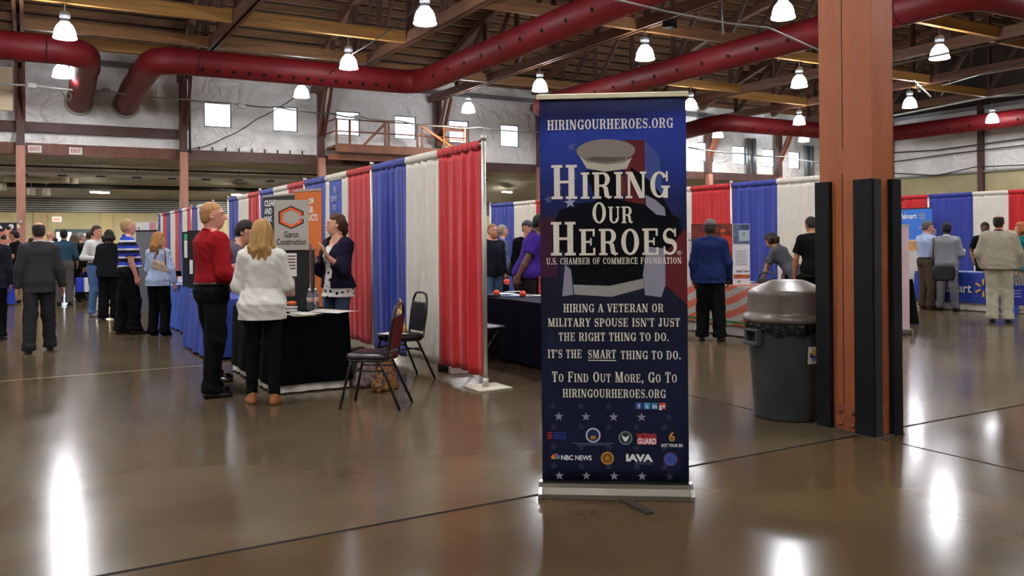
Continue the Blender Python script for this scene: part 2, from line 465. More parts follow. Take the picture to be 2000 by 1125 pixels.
# yellow timber beams between trusses
m_glu = M('honey timber beam', 'b98745', 0.5, noise=(1.5, 0.2), stretch=(0.4, 6, 6))
m_glu2 = M('brown timber beam', '8a5f38', 0.55, noise=(1.5, 0.25), stretch=(0.4, 6, 6))
def beam(x0, x1, y, z, h, mt, label):
    o = MB().box(((x0 + x1) / 2, y, z + h / 2), (x1 - x0, 0.16, h)).build('roof_beam', mt)
    tag(o, label, 'beam', 'timber beams between the trusses')
for x0, x1, y, z, h, mt, s_ in (
    (-0.05, 5.15, 24.95, 7.75, 0.36, m_glu, 'honey coloured timber beam carrying the top left lamp'),
    (5.4, 10.5, 24.95, 7.75, 0.36, m_glu, 'honey coloured timber beam above the lamp left of centre'),
    (-0.05, 5.15, 28.5, 7.75, 0.34, m_glu2, 'brown timber beam just above the left red duct elbows'),
    (5.4, 10.5, 28.5, 7.75, 0.34, m_glu2, 'brown timber beam along the top of the long red duct'),
    (-0.05, 5.15, 30.6, 7.75, 0.34, m_glu, 'honey timber beam seen between the two red elbows'),
    (-5.5, -0.3, 24.95, 7.75, 0.36, m_glu, 'honey timber beam cut by the left edge of the photo'),
    (10.75, 16.0, 20.2, 7.75, 0.34, m_glu2, 'brown timber beam between the two red ducts above the centre lamp'),
    (16.25, 21.4, 20.2, 7.75, 0.34, m_glu2, 'brown timber beam above the lamp over the blue sign stand'),
    (10.75, 16.0, 29.7, 7.75, 0.34, m_glu2, 'brown timber beam by the bend of the long red duct'),
    (16.25, 21.4, 29.7, 7.75, 0.34, m_glu2, 'brown timber beam low behind the second red duct'),
    (21.7, 26.9, 26.8, 7.75, 0.34, m_glu, 'honey timber beam just right of the blue sign top'),
    (27.1, 32.3, 27.9, 7.75, 0.34, m_glu, 'honey timber beam left of the pillar above the low lamp'),
    (21.7, 26.9, 21.0, 7.75, 0.34, m_glu, 'honey timber beam behind the pillar carrying a lamp'),
    (21.7, 26.9, 15.6, 7.75, 0.34, m_glu, 'honey timber beam right of the pillar top carrying a lamp'),
    (27.1, 32.3, 16.0, 7.75, 0.34, m_glu, 'honey timber beam running out of the top right of the photo'),
    (27.1, 32.3, 21.6, 7.75, 0.34, m_glu, 'honey timber beam right of the pillar carrying the middle right lamp'),
    (32.5, 37.8, 22.5, 7.75, 0.34, m_glu, 'honey timber beam above the far right lamp')):
    beam(x0, x1, y, z, h, mt, s_)
# ================================================================ lamps, ducts, cables, catwalk, annex pipes
m_bell = M('lit acrylic reflector', 'f4f8ff', 0.3, emit=BELL_GLOW)
m_hous = M('grey lamp housing', 'b8bcc0', 0.4, metal=0.4)
def lamp(x, y, label, group=None, ztop=7.8):
    t = thing('bell_lamp', label, 'lamp', (x, y, 6.85), 0, group)
    prof = [(0.285, 0.0), (0.292, 0.02), (0.27, 0.06), (0.262, 0.14), (0.24, 0.23), (0.20, 0.32), (0.14, 0.39), (0.11, 0.41),
            (0.10, 0.40), (0.13, 0.38), (0.19, 0.31), (0.23, 0.22), (0.25, 0.14), (0.262, 0.06), (0.275, 0.012)]
    MB().lathe(prof + [prof[0]], n=28).build('reflector', m_bell, t)
    MB().lathe([(0.0, 0.40), (0.12, 0.41), (0.13, 0.44), (0.10, 0.46), (0.10, 0.52), (0.13, 0.54), (0.13, 0.66), (0.09, 0.70), (0.03, 0.72), (0.0, 0.72)], n=20).build('ballast_housing', m_hous, t)
    MB().tube([(0, 0, 0.7), (0, 0, ztop - 6.85)], 0.018, 8).build('hanging_rod', m_hous, t)
    ld = bpy.data.lights.new('lamp_light', 'AREA'); ld.shape = 'DISK'; ld.size = 0.5; ld.energy = LAMP_WATTS; ld.color = (1.0, 0.93, 0.83)
    lo = bpy.data.objects.new('lamp_light', ld); put(lo, t); lo.location = (0, 0, -0.015)
    return t
for px, py, s_ in (
    (127, 75, 'white bell lamp at top left under the honey beam'), (121, 151, 'white bell lamp in front of the leftmost red elbow'),
    (830, 47, 'large white bell lamp top centre left of the long red duct'), (681, 134, 'white bell lamp over the lower edge of the horizontal red duct'),
    (589, 190, 'small white bell lamp just below the red duct near the pair of windows'), (920, 220, 'small white bell lamp above the end of the catwalk'),
    (1057, 178, 'white bell lamp touching the top left corner of the blue sign stand'), (1256, 116, 'white bell lamp right above the blue sign stand'),
    (1530, 36, 'large white bell lamp at the top left of the orange pillar'), (1561, 170, 'white bell lamp left of the pillar under the second red duct'),
    (1561, 243, 'small white bell lamp left of the pillar in front of the far red duct'), (1570, 288, 'tiny white bell lamp left of the pillar under the far red duct'),
    (1349, 213, 'white bell lamp half hidden by the top right edge of the blue sign'), (1402, 268, 'tiny white bell lamp right of the blue sign over the small windows'),
    (1835, 115, 'large white bell lamp right of the pillar'), (1777, 210, 'middle white bell lamp close to the pillar on its right'),
    (1938, 239, 'white bell lamp at far right in front of the red duct')):
    p = at_z(px, py, 6.85)
    if p.y > 34.5: p = at_d(px, py, 47.5)
    if abs(p.x - 16.2) < 0.2: p.x = 16.2
    lamp(p.x, p.y, s_, 'bell lamps in the hall')
# the same grid of lamps goes on over the camera and to both sides
for x, ys in ((-6.9, (13.5, 19.3, 25.2, 31)), (0.98, (19.3, 13.4, 7.5, 1.6, -4.3)), (8.75, (13.4, 7.5, 1.6, -4.3)), (16.2, (8.9, 3, -3)),
              (24.1, (9.9, 4.0)), (32.1, (16.4, 10.4)), (-6.9, (7.5, 1.6, -4.3))):
    for y in ys: lamp(x, y, 'white bell lamp of the same rows, outside the photo', 'bell lamps beyond the frame')

# red fabric ducts
m_duct = M('red fabric duct', '7e141c', 0.55, noise=(1.5, 0.12), bump=(3, 0.25))
m_hole = M('duct outlet black', '120607', 0.9)
m_seam = M('dark duct seam', '3d0a0e', 0.7)
def arc(c, r, a0, a1, u, v, n=8):
    c, u, v = Vector(c), Vector(u), Vector(v)
    return [c + u * (r * math.cos(a0 + (a1 - a0) * i / n)) + v * (r * math.sin(a0 + (a1 - a0) * i / n)) for i in range(n + 1)]
X_, Y_, Z_ = (1, 0, 0), (0, 1, 0), (0, 0, 1)
DZ, DR = 7.15, 0.42
def bend(p0, corner, p1, r=0.9, n=8):
    p0, c, p1 = Vector(p0), Vector(corner), Vector(p1)
    a, b_ = (p0 - c).normalized(), (p1 - c).normalized()
    s_, e = c + a * r, c + b_ * r
    return [s_ * (1 - t) ** 2 + c * 2 * t * (1 - t) + e * t * t for t in [i / n for i in range(n + 1)]]
def duct(pts, label, holes=(), seams=(), collar=None):
    path = [Vector(pts[0])]
    for i in range(1, len(pts) - 1): path += bend(pts[i - 1], pts[i], pts[i + 1])
    path.append(Vector(pts[-1]))
    t = thing('air_duct', label, 'duct', (0, 0, 0), 0, 'red fabric air ducts')
    MB().tube(path, DR, 24).build('sleeve', m_duct, t)
    if holes:
        for (a, b_, ang, n) in holes:
            a, b_ = Vector(a), Vector(b_); ax = (b_ - a).normalized(); sd = ax.cross(Vector(Z_)).normalized()
            for i in range(n):
                p = a + (b_ - a) * ((i + 0.5) / n)
                nrm = sd * math.cos(ang) + Vector(Z_) * math.sin(ang)
                R = Vector(Z_).rotation_difference(nrm).to_matrix()
                MB().lathe([(0, 0), (0.06, 0), (0.06, 0.012), (0, 0.012)], p + nrm * (DR - 0.004), 12, rot=R).build('outlet_hole', m_hole, t)
    for a, d_ in seams:
        a, d_ = Vector(a), Vector(d_).normalized()
        MB().tube([a - d_ * 0.02, a + d_ * 0.02], DR + 0.004, 24).build('seam', m_seam, t)
    if collar:
        MB().tube([Vector(collar) + Vector((0, -0.12, 0)), Vector(collar)], DR + 0.08, 24).build('collar', M('beige duct collar', 'b9b3a2', 0.6), t)
    return t
DY = 28.1
duct([(-13, DY, DZ), (1.6, DY, DZ), (1.75, 33.0, 7.0), (1.75, BW - 0.02, 6.75)], 'red duct entering from the left edge and turning into the window wall',
     seams=[((0.55, DY, DZ), X_), ((1.7, 30.2, 7.1), Y_)], collar=(1.75, BW - 0.02, 6.75))
duct([(3.35, BW - 0.02, 6.75), (3.35, 33.0, 7.0), (3.5, DY, DZ), (12.3, DY, DZ), (12.3, 2, DZ)], 'long red duct running along the window wall then turning towards the viewer',
     holes=[((4.6, DY, DZ), (11.3, DY, DZ), 5.6, 14), ((12.3, 26.5, DZ), (12.3, 15, DZ), 5.95, 10)], seams=[((4.7, DY, DZ), X_), ((3.4, 30.6, 7.1), Y_)], collar=(3.35, BW - 0.02, 6.75))
duct([(27.0, BW - 0.02, 6.9), (27.0, 31.0, DZ), (19.05, 31.0, DZ), (19.05, 11.6, DZ), (30, 11.6, DZ), (43.4, 11.6, DZ)], 'second red duct passing behind the pillar and bending off to the right',
     holes=[((19.05, 29, DZ), (19.05, 15, DZ), 5.95, 12)], seams=[((19.05, 13.4, DZ), Y_), ((21.3, 11.6, DZ), X_)])
duct([(29.6, BW - 0.02, 6.9), (29.6, 30.9, DZ), (41.6, 30.9, DZ), (41.6, 5, DZ)], 'far red duct along the right wall below the lamps',
     holes=[((31, 30.9, DZ), (40, 30.9, DZ), 5.6, 8), ((41.6, 29.5, DZ), (41.6, 20, DZ), 5.95, 8)])

# cables and conduits
m_cable = M('grey cable', '8d8d86', 0.5)
m_cable_d = M('dark cable', '2b2a28', 0.6)
m_cond = M('galvanised conduit', '9a9b96', 0.55, metal=0.1)
def cable(name, pts, r, mt, label, cat='cable', boxes=()):
    o = MB().tube(pts, r, 6).build(name, mt); tag(o, label, cat)
    return o
def smooth(pts, n=6, sag=0.0):
    out = []
    for a, b_ in zip(pts, pts[1:]):
        for i in range(n):
            t = i / n; p = Vector(a).lerp(Vector(b_), t); p.z -= sag * 4 * t * (1 - t); out.append(p)
    return out + [Vector(pts[-1])]
YC = 32.6
cable('power_cable', smooth([at_y(*q, YC) for q in ((-20, 158), (62, 166), (205, 178), (363, 194), (468, 203))], 5, 0.05), 0.035, m_cond, 'pale bundled conduit strung across the insulation from the left edge')
cable('power_cable', smooth([at_y(*q, YC) for q in ((468, 203), (540, 209), (650, 222), (700, 229))], 5, 0.05), 0.03, m_cable_d, 'dark cable crossing the tops of the pair of windows')
cable('power_cable', smooth([at_y(*q, YC) for q in ((700, 228), (780, 236), (870, 247), (935, 249), (1062, 258))], 5, 0.06), 0.03, m_cable, 'grey cable sagging across the windows above the catwalk')
for px, py, s_ in ((62, 167, 'left of the red elbows'), (207, 177, 'between the two red elbows'), (699, 229, 'window above the catwalk'), (472, 207, 'window nearest the second post')):
    p = at_y(px, py, YC - 0.05)
    tag(boxo('junction_box', p, (0.26, 0.12, 0.16), m_cond), 'small metal box on the strung cable, ' + s_, 'junction box')
cable('power_cable', smooth([at_y(120, 178, YC), at_y(128, 190, YC), at_y(135, 198, YC), at_y(140, 188, YC), at_y(134, 178, YC)], 4), 0.02, m_cable_d, 'dark cord loop hanging between the red elbows')
cable('power_cable', smooth([at_d(822, 10, 22), at_d(690, 104, 26.2), at_d(596, 176, 31), at_y(500, 233, 34.6), at_y(440, 268, 35.2), at_y(374, 291, 35.2)], 6, 0.08), 0.018, m_cable_d, 'black power cord dropping from lamp to lamp down to the wall')
cable('steel_rod', [at_d(1190, -4, 16), at_d(1300, 22, 17), at_d(1420, 45, 18), at_d(1500, 54, 19), at_d(1600, 98, 21)], 0.02, m_cond, 'thin pale conduit slanting above the blue sign stand', 'conduit')
cable('ceiling_chain', [at_d(1408, -4, 20), at_d(1412, 68, 20)], 0.018, m_cond, 'thin pale chain hanging above the second red duct', 'chain')
cable('steel_rod', [at_d(1745, 226, 30), at_d(1930, 190, 28.5), at_d(2005, 184, 28)], 0.035, m_cond, 'pale pipe slanting across the dark roof right of the pillar', 'conduit')
cable('steel_rod', [at_d(1840, 168, 26), at_d(2005, 120, 24)], 0.016, m_cable_d, 'thin wire rising to the right edge above the far right lamp', 'conduit')
cable('steel_rod', [at_d(1745, 126, 25), at_d(2005, 72, 24)], 0.03, m_cond, 'brown grey pipe behind the large lamp right of the pillar', 'conduit')
cable('rope', [at_d(1800, 170, 26) + Vector((0.02 * i * math.sin(i * 2.1), 0.02 * i, 0.03 * math.sin(i * 1.7) * i - 0.0)) for i in range(9)] + [at_d(1818, 190, 26)], 0.03, M('pale rope', 'a8a294', 0.9), 'bundle of pale rope tied to the roof beam right of the pillar', 'rope')
tag(boxo('speaker_box', at_d(1308, 45, 24.5), (0.36, 0.3, 0.3), M('black box', '16171a', 0.5), rz=0.4, bevel=0.02), 'small black loudspeaker on the truss above the blue sign', 'speaker')
tag(boxo('wall_board', at_y(-2, 172, 33.5), (0.8, 0.08, 1.5), M('beige board', 'b5a588', 0.6), bevel=0.01), 'beige board hung at the left edge in front of the wall post', 'board')
cable('drop_pipe', [(5.62, BW - 0.35, 8.0), (5.62, BW - 0.35, 5.0)], 0.045, M('dark pipe', '2f3235', 0.5), 'dark vertical drop pipe beside the second wall post', 'pipe')

# catwalk on the window wall
m_rail = M('brown catwalk timber', '7a4a30', 0.55, noise=(2, 0.2))
cw = thing('catwalk', 'brown timber catwalk with railing hung under the wall windows', 'catwalk', (0, 0, 0))
yb, yf = BW - 0.3, BW - 1.5
xa, xb = 11.15, 17.3
boxo('platform', ((xa + xb) / 2, (yb + yf) / 2, 5.42), (xb - xa, yb - yf, 0.12), m_rail, cw)
boxo('fascia', ((xa + xb) / 2, yf, 5.36), (xb - xa, 0.08, 0.34), m_rail, cw)
boxo('support_beam', ((xa + xb) / 2 - 0.2, yf + 0.4, 5.02), (xb - xa, 0.12, 0.26), m_rail, cw)
for x in (xa + 0.05, xa + 0.62, 13.35, 13.5, 14.85, 15.05, xb - 0.05):
    boxo('rail_post', (x, yf, 6.05), (0.08, 0.08, 1.05), m_rail, cw)
for z in (6.55, 6.05):
    MB().tube([(xa, yf, z), (xb, yf, z)], 0.03, 8).build('hand_rail', m_rail, cw)
    MB().tube([(xa, yf, z), (xa, yb, z)], 0.03, 8).build('hand_rail', m_rail, cw)
MB().bar((xa + 1.2, yf - 0.05, 5.5), (13.4, yf - 0.05, 6.55), 0.06, 0.1).build('rail_brace', m_rail, cw)
MB().bar((16.7, yf - 0.05, 5.5), (14.95, yf - 0.05, 6.5), 0.06, 0.1).build('rail_brace', M('orange steel', 'c4722e', 0.5), cw)
fr = thing('access_frame', 'orange steel gate frame at the right end of the catwalk', 'frame', (0, 0, 0))
mo = M('orange steel')
for x in (16.05, 17.05):
    MB().tube([(x, yf - 0.12, 5.2), (x, yf - 0.12, 6.55)], 0.035, 8).build('upright', mo, fr)
for z in (5.55, 5.95): MB().tube([(16.05, yf - 0.12, z), (17.05, yf - 0.12, z)], 0.025, 8).build('rung', mo, fr)
boxo('top_board', (16.55, yf - 0.12, 6.42), (0.95, 0.06, 0.22), m_rail, fr)

# annex ceiling: pipes, buckets, light, exit signs
m_wp = M('white pipe', 'd6d4cc', 0.45)
t = thing('sprinkler_pipe', 'long white pipe hung under the low soffit behind the posts', 'pipe', (0, 0, 0))
MB().tube([(-14, 38.5, 4.33), (15, 38.5, 4.33)], 0.125, 14).build('pipe', m_wp, t)
for i in range(10):
    x = -0.1 + 1.38 * i
    mb = MB().box((x, 38.5, 4.2), (0.34, 0.28, 0.05)); mb.tube([(x, 38.5, 4.2), (x, 38.5, 4.62)], 0.015, 6)
    mb.build('hanger', M('black hanger', '1d1d1e', 0.6), t)
tag(MB().tube([(-14, 37.2, 4.45), (20, 37.2, 4.45)], 0.04, 8).build('dark_pipe', M('black hanger')), 'thin dark pipe above the long white pipe', 'pipe')
tag(MB().tube([(-14, 41.5, 3.98), (22, 41.5, 3.98)], 0.1, 8).build('dark_pipe', M('black hanger')), 'thick dark pipe low under the soffit near the far wall', 'pipe')
tag(MB().tube([at_y(8, 348, 40.3), at_y(45, 349, 40.3), at_y(95, 353, 40.3)], 0.13, 12).build('dust_pipe', M('off white pipe', 'bdb8a4', 0.5)), 'short pale insulated pipe behind the leftmost post', 'pipe')
for px, py, s_ in ((61, 374, 'lower left'), (90, 375, 'lower right'), (129, 350, 'upper left'), (145, 352, 'upper right'), (4, 365, 'far left')):
    p = at_y(px, py, 41.2); t = thing('pendant_can', 'white can light under the soffit near the left post, ' + s_ + ' of the group', 'lamp', p, 0, 'white can lights in the annex')
    MB().lathe([(0, 0.16), (0.16, 0.16), (0.17, 0.1), (0.165, -0.14), (0.14, -0.16), (0, -0.15)], n=18).build('shade', m_wp, t)
    MB().tube([(0, 0, 0.16), (0, 0, 4.33 - p.z)], 0.012, 6).build('rod', m_hous, t)
m_tube = M('lit tube', 'fff6e0', 0.4, emit=45)
def strip_light(t):
    ld = bpy.data.lights.new('tube_light', 'AREA'); ld.shape = 'RECTANGLE'; ld.size, ld.size_y = 0.75, 0.22; ld.energy = 220; ld.color = (1.0, 0.95, 0.85)
    lo = bpy.data.objects.new('tube_light', ld); put(lo, t); lo.location = (0, 0, -0.04)
for i, (x, y) in enumerate(((-3.5, 40.5), (-8, 40.5), (16, 40.5), (23, 40.5), (31, 40.5), (38, 40.5))):  # unseen extra strips, added only to brighten the dark annex
    t = thing('strip_light', 'unseen strip light added under the soffit to brighten the annex', 'lamp', (x, y, 4.1), 0.5, 'unseen strip lights added to brighten the annex')
    boxo('diffuser', (0, 0, 0), (0.75, 0.22, 0.06), m_tube, t); boxo('housing', (0, 0, 0.05), (0.78, 0.25, 0.04), m_hous, t); strip_light(t)
for px, py, y, rz, s_ in ((195, 376, 40.5, 0.5, 'glowing fluorescent light under the soffit between the first two posts'), (464, 381, 41.0, 0.9, 'glowing fluorescent strip just above the far end of the first drape row')):
    p = at_y(px, py, y); t = thing('strip_light', s_, 'lamp', p, rz)
    boxo('diffuser', (0, 0, 0), (0.75, 0.22, 0.06), m_tube, t); boxo('housing', (0, 0, 0.05), (0.78, 0.25, 0.04), m_hous, t)
    strip_light(t)
m_sign = M('white sign plate', 'd8d4cb', 0.5); m_red = M('sign red', 'b3332a', 0.5); m_redglow = M('lit sign red', 'ff4030', 0.5, emit=1.2)
for px, py, s_ in ((68, 290, 'white EXIT sign with red letters next to the leftmost post'), (148, 294, 'white EXIT sign with red letters hung on the beam, second from the left')):
    p = at_y(px, py, BW - 0.247); t = thing('exit_sign', s_, 'exit sign', (p.x, p.y, p.z - 0.15))
    boxo('plate', (0, 0, 0.13), (0.44, 0.03, 0.27), m_sign, t, bevel=0.005)
    text_obj('lettering', 'EXIT', 0.19, m_red, Matrix.Translation((0, -0.018, 0.065)), t, bold=0.004, fit=0.33)
p = at_y(111, 428, AW - 0.042); t = thing('exit_sign', 'lit red EXIT sign above the doors of the tan wall', 'exit sign', (p.x, p.y, p.z - 0.15))
boxo('box', (0, 0, 0.14), (0.38, 0.08, 0.24), M('lit sign face', 'ffd9cc', 0.5, emit=0.6), t, bevel=0.01)
text_obj('lettering', 'EXIT', 0.17, m_redglow, Matrix.Translation((0, -0.045, 0.08)), t, bold=0.006, fit=0.28)
# conduits and pipes in the far corner, along the right wall
for x, s_ in ((40.9, 'left'), (41.35, 'right')):
    tag(MB().tube([(x, BW - 0.13, 4.8), (x, BW - 0.13, 7.0)], 0.14, 10).build('vent_pipe', M('galvanised strip')), 'vertical galvanised vent pipe in the far corner, %s one of the two' % s_, 'pipe')
for k, (x, s_) in enumerate(((1466, 'left'), (1478, 'right'))):
    p_ = at_y(x, 300, BW - 0.3)
    tag(MB().tube([(p_.x, BW - 0.12, 4.8), (p_.x, BW - 0.12, 7.2)], 0.12, 10).build('vent_pipe', M('galvanised strip')), 'vertical galvanised vent pipe between the small right windows, %s one' % s_, 'pipe')
for pts, s_ in ((((1745, 298), (1830, 293), (2005, 270)), 'upper'), (((1745, 316), (1860, 300), (2005, 283)), 'middle'), (((1745, 338), (1830, 343), (1905, 326), (2005, 322)), 'lowest')):
    cable('wall_wire', [at_x(*q, RW - 0.25) for q in pts], 0.03, m_cable_d, s_ + ' dark wire strung over the insulation of the right wall', 'cable')
cable('power_cable', smooth([at_y(*q, 33.5) for q in ((1345, 288), (1450, 300), (1530, 306), (1610, 318))], 5, 0.06), 0.035, m_cable, 'grey cable crossing the small windows right of the sign stand')
cable('wall_conduit', [(RW - 0.1, 14, 4.82), (RW - 0.1, 34, 4.82)], 0.06, m_cond, 'grey conduit along the foot of the right insulated wall', 'conduit')
# ================================================================ pipe and drape
def cloth(name, col, amt=0.05):
    m = M(name, col, 0.75, noise=(40, amt), bump=(220, 0.15), spec=0.25, sheen=0.15, stretch=(1, 1, 0.2))
    return m
DC = {'R': cloth('red drape cloth', 'ae181b'), 'W': cloth('white drape cloth', 'd6d1c4'), 'B': cloth('blue drape cloth', '2b3788')}
DN = {'R': 'red', 'W': 'white', 'B': 'blue'}
m_alu = M('brushed aluminium pole', 'b6b2a8', 0.35, metal=0.5)
m_plate = M('cream steel base plate', 'c4bdab', 0.5)
def panel(p0, p1, col, label, zt=2.44, zb=0.07, seed=0, side=(-1, 0)):
    rnd = random.Random(seed)
    p0, p1 = Vector((p0[0], p0[1], 0)), Vector((p1[0], p1[1], 0)); a = p1 - p0; w = a.length; a.normalize()
    nrm = Vector((side[0], side[1], 0))
    nf = max(3, round(w / 0.24)); ph = rnd.random() * 6; ph2 = rnd.random() * 6
    am = [rnd.choice((0.15, 0.5, 0.9, 1.5)) * rnd.uniform(0.8, 1.2) for _ in range(nf + 2)]
    t = thing('booth_drape', label, 'drape', p0 + Vector((0, 0, 0)), 0, 'red white and blue drapes')
    def fn(u, v):
        z = zb + (zt - 0.075 - zb) * (1 - v)
        k = am[int(u * nf)] * (1 - (u * nf) % 1) + am[int(u * nf) + 1] * ((u * nf) % 1)
        amp = (0.007 + 0.015 * min(1, v * 1.5)) * k
        d = amp * math.sin(2 * PI * nf * (u + 0.03 * math.sin(3 * v + ph2) + 0.05 * math.sin(7 * u + ph)) + ph) + 0.003 * math.sin(2 * PI * nf * 2.3 * u + ph2 + 2 * v)
        edge = 0.012 * math.sin(3 * v + ph) * v * (u - 0.5)
        return a * (w * u + edge) + nrm * d + Vector((0, 0, z + 0.01 * math.sin(9 * u + ph) * v))
    MB().grid(fn, nf * 12, 26).build('cloth', DC[col], t, solid=0.004)
    def fp(u, v):
        th = 2 * PI * v
        r = 0.03 + 0.004 * math.sin(2 * PI * nf * 2.2 * u + ph + 2 * math.sin(th))
        return a * (w * u) + nrm * (r * math.sin(th) * 0.9) + Vector((0, 0, zt - 0.042 + 0.045 * math.cos(th) + 0.003 * math.sin(2 * PI * nf * 3 * u + ph2)))
    MB().grid(fp, nf * 16, 12).build('rod_pocket', DC[col], t)
    return t
def pole(p, label, plate=True, zt=2.47, rz=0.0):
    t = thing('drape_pole', label, 'pole', (p[0], p[1], 0), rz, 'drape poles')
    MB().tube([(0, 0, 0.012), (0, 0, zt)], 0.024, 14).build('upright', m_alu, t)
    MB().lathe([(0.027, 0), (0.027, 0.05), (0, 0.05)], (0, 0, zt - 0.04), 14).build('cap', m_alu, t)
    if plate:
        boxo('base_plate', (0.02, -0.01, 0.008), (0.36, 0.36, 0.016), m_plate, t, bevel=0.003)
        MB().lathe([(0.032, 0.016), (0.032, 0.1), (0, 0.1)], (0, 0, 0), 14).build('base_sleeve', m_alu, t)
    return t
def rod(p0, p1, label):
    o = MB().tube([(p0[0], p0[1], 2.4), (p1[0], p1[1], 2.4)], 0.018, 10).build('drape_rod', m_alu)
    tag(o, label, 'rod', 'drape rods')
# row 1: right side of the left aisle
R1X = 3.9
ordn = ['first', 'second', 'third', 'fourth', 'fifth', 'sixth']
def row_x(x, edges, cols, poles, what, zb=0.07, skip=(), seed=0, side=(-1, 0)):
    cnt = {}
    for i, c in enumerate(cols):
        cnt[c] = cnt.get(c, 0) + 1
        panel((x, edges[i]), (x, edges[i + 1]), c, '%s drape, %s %s of %s' % (DN[c], ordn[cnt[c] - 1], DN[c], what), seed=seed + i, zb=zb if not isinstance(zb, (list, tuple)) else zb[i], side=side)
e1 = [7.385, 8.37, 9.27, 10.37, 11.36, 12.34, 13.41, 14.43, 15.42, 16.4, 17.4, 18.4, 19.3]
row_x(R1X, e1, 'RWBRWBRWBRWB', None, 'the tall row by the chairs, from its near end', zb=[0.11, 0.10, 0.08] + [0.1] * 9, seed=10)
pl1 = [pole((R1X + 0.0, y), 'thin metal drape pole ' + s_, rz=0.0) for y, s_ in ((7.33, 'with white base plate ending the tall drape row'), (10.42, 'between the red and blue drapes behind the chairs'),
       (13.46, 'behind the orange banner top'), (16.45, 'behind the black banner with white words'), (19.38, 'at the far end of the tall drape row'))]
for a, c, s_ in ((7.35, 10.4, 'nearest'), (10.44, 13.44, 'second'), (13.48, 16.43, 'third'), (16.47, 19.36, 'fourth')):
    rod((R1X, a), (R1X, c), 'metal rod inside the tops of the %s three drapes of the tall row' % s_)
e2 = [21.2] + [at_x(q, 425, R1X).y for q in (398.6, 386, 375.5, 366, 356.5, 350, 342, 333, 326, 318.7, 313.5, 310)]
row_x(R1X, e2, 'RWBRWBRWBRWB', None, 'the far row, counted from the red shirt outwards', seed=40)
for y, s_ in ((21.15, 'behind the man in red, starting the far row'), (24.2, 'in the middle of the far drape row'), (e2[-1] + 0.05, 'at the far end of the far drape row')):
    pole((R1X, y), 'thin metal drape pole ' + s_)
rod((R1X, 21.2), (R1X, e2[-1]), 'metal rod inside the tops of the far drape row')
# centre row behind the blue sign stand
R2X = 11.0
e3 = [9.22, 10.13, 11.17, 12.25, 13.2, 14.15, 15.1, 16.05, 17.0, 17.9, 19.0, 20.25]
row_x(R2X, [8.55] + e3, 'RWBRWBRWBRWB', None, 'the middle row, counted from the pillar leftwards', seed=70)
for y, s_ in ((8.5, 'hidden by the orange pillar'), (11.2, 'between red and blue drapes right of the sign stand'), (14.15, 'hidden behind the blue sign stand'), (20.3, 'at the far left end of the middle drape row')):
    pole((R2X, y), 'thin metal drape pole ' + s_)
rod((R2X, 8.52), (R2X, 20.25), 'metal rod inside the tops of the middle drape row')
# right row
R3X = 18.5
e4 = [8.5, 9.5, 10.52, 11.32, 12.38, 13.35, 14.3]
row_x(R3X, e4, 'BRWBRW', None, 'the right row, counted from the photo edge leftwards', seed=90)
for y, s_ in ((9.45, 'cut by the right edge behind the teal blouse'), (12.4, 'between the red and blue drapes right of the pillar')):
    pole((R3X, y), 'thin metal drape pole ' + s_)
rod((R3X, 8.5), (R3X, 14.3), 'metal rod inside the tops of the right drape row')
# ================================================================ slab serif lettering
TH, TN, SF = 0.175, 0.08, 0.075     # stem, hairline, serif overhang (cap height = 1)
def ring(cx, cy, rx, ry, a0, a1, t=TH, th=TN, n=16):
    out = []
    for i in range(n):
        p, q = math.radians(a0 + (a1 - a0) * i / n), math.radians(a0 + (a1 - a0) * (i + 1) / n)
        f = lambda a, k: (cx + (rx - k * t) * math.cos(a), cy + (ry - k * th) * math.sin(a))
        out.append([f(p, 0), f(q, 0), f(q, 1), f(p, 1)])
    return out
def rct(x0, x1, y0, y1): return [[(x0, y0), (x1, y0), (x1, y1), (x0, y1)]]
def stem(x, s0=True, s1=True, t=TH, y0=0, y1=1):
    o = rct(x, x + t, y0, y1)
    if s0: o += rct(x - SF, x + t + SF, y0, y0 + TN)
    if s1: o += rct(x - SF, x + t + SF, y1 - TN, y1)
    return o
def dg(x0, y0, x1, y1, t): return [[(x0, y0), (x0 + t, y0), (x1 + t, y1), (x1, y1)]]
def stroke(pts, ws):
    o = []
    for i in range(len(pts) - 1):
        (ax, ay), (bx, by) = pts[i], pts[i + 1]
        def nrm(j):
            p, q = pts[max(0, j - 1)], pts[min(len(pts) - 1, j + 1)]
            dx, dy = q[0] - p[0], q[1] - p[1]; l = math.hypot(dx, dy) or 1
            return -dy / l, dx / l
        n0, n1 = nrm(i), nrm(i + 1); w0, w1 = ws[i] / 2, ws[i + 1] / 2
        o.append([(ax + n0[0] * w0, ay + n0[1] * w0), (ax - n0[0] * w0, ay - n0[1] * w0), (bx - n1[0] * w1, by - n1[1] * w1), (bx + n1[0] * w1, by + n1[1] * w1)])
    return o
def s_path():
    pts, ws = [], []
    for i in range(25):
        a = math.radians(25 + 245 * i / 24)
        pts.append((0.29 + 0.19 * math.cos(a), 0.735 + 0.225 * math.sin(a)))
    for i in range(1, 25):
        a = math.radians(90 - 245 * i / 24)
        pts.append((0.29 + 0.21 * math.cos(a), 0.275 + 0.235 * math.sin(a)))
    for i in range(len(pts)):
        u = i / (len(pts) - 1); ws.append(0.09 + 0.11 * math.exp(-((u - 0.5) / 0.17) ** 2))
    return pts, ws
G = {}
G['H'] = (0.78, stem(0.08) + stem(0.50) + rct(0.2, 0.55, 0.46, 0.46 + TN))
G['I'] = (0.36, stem(0.08))
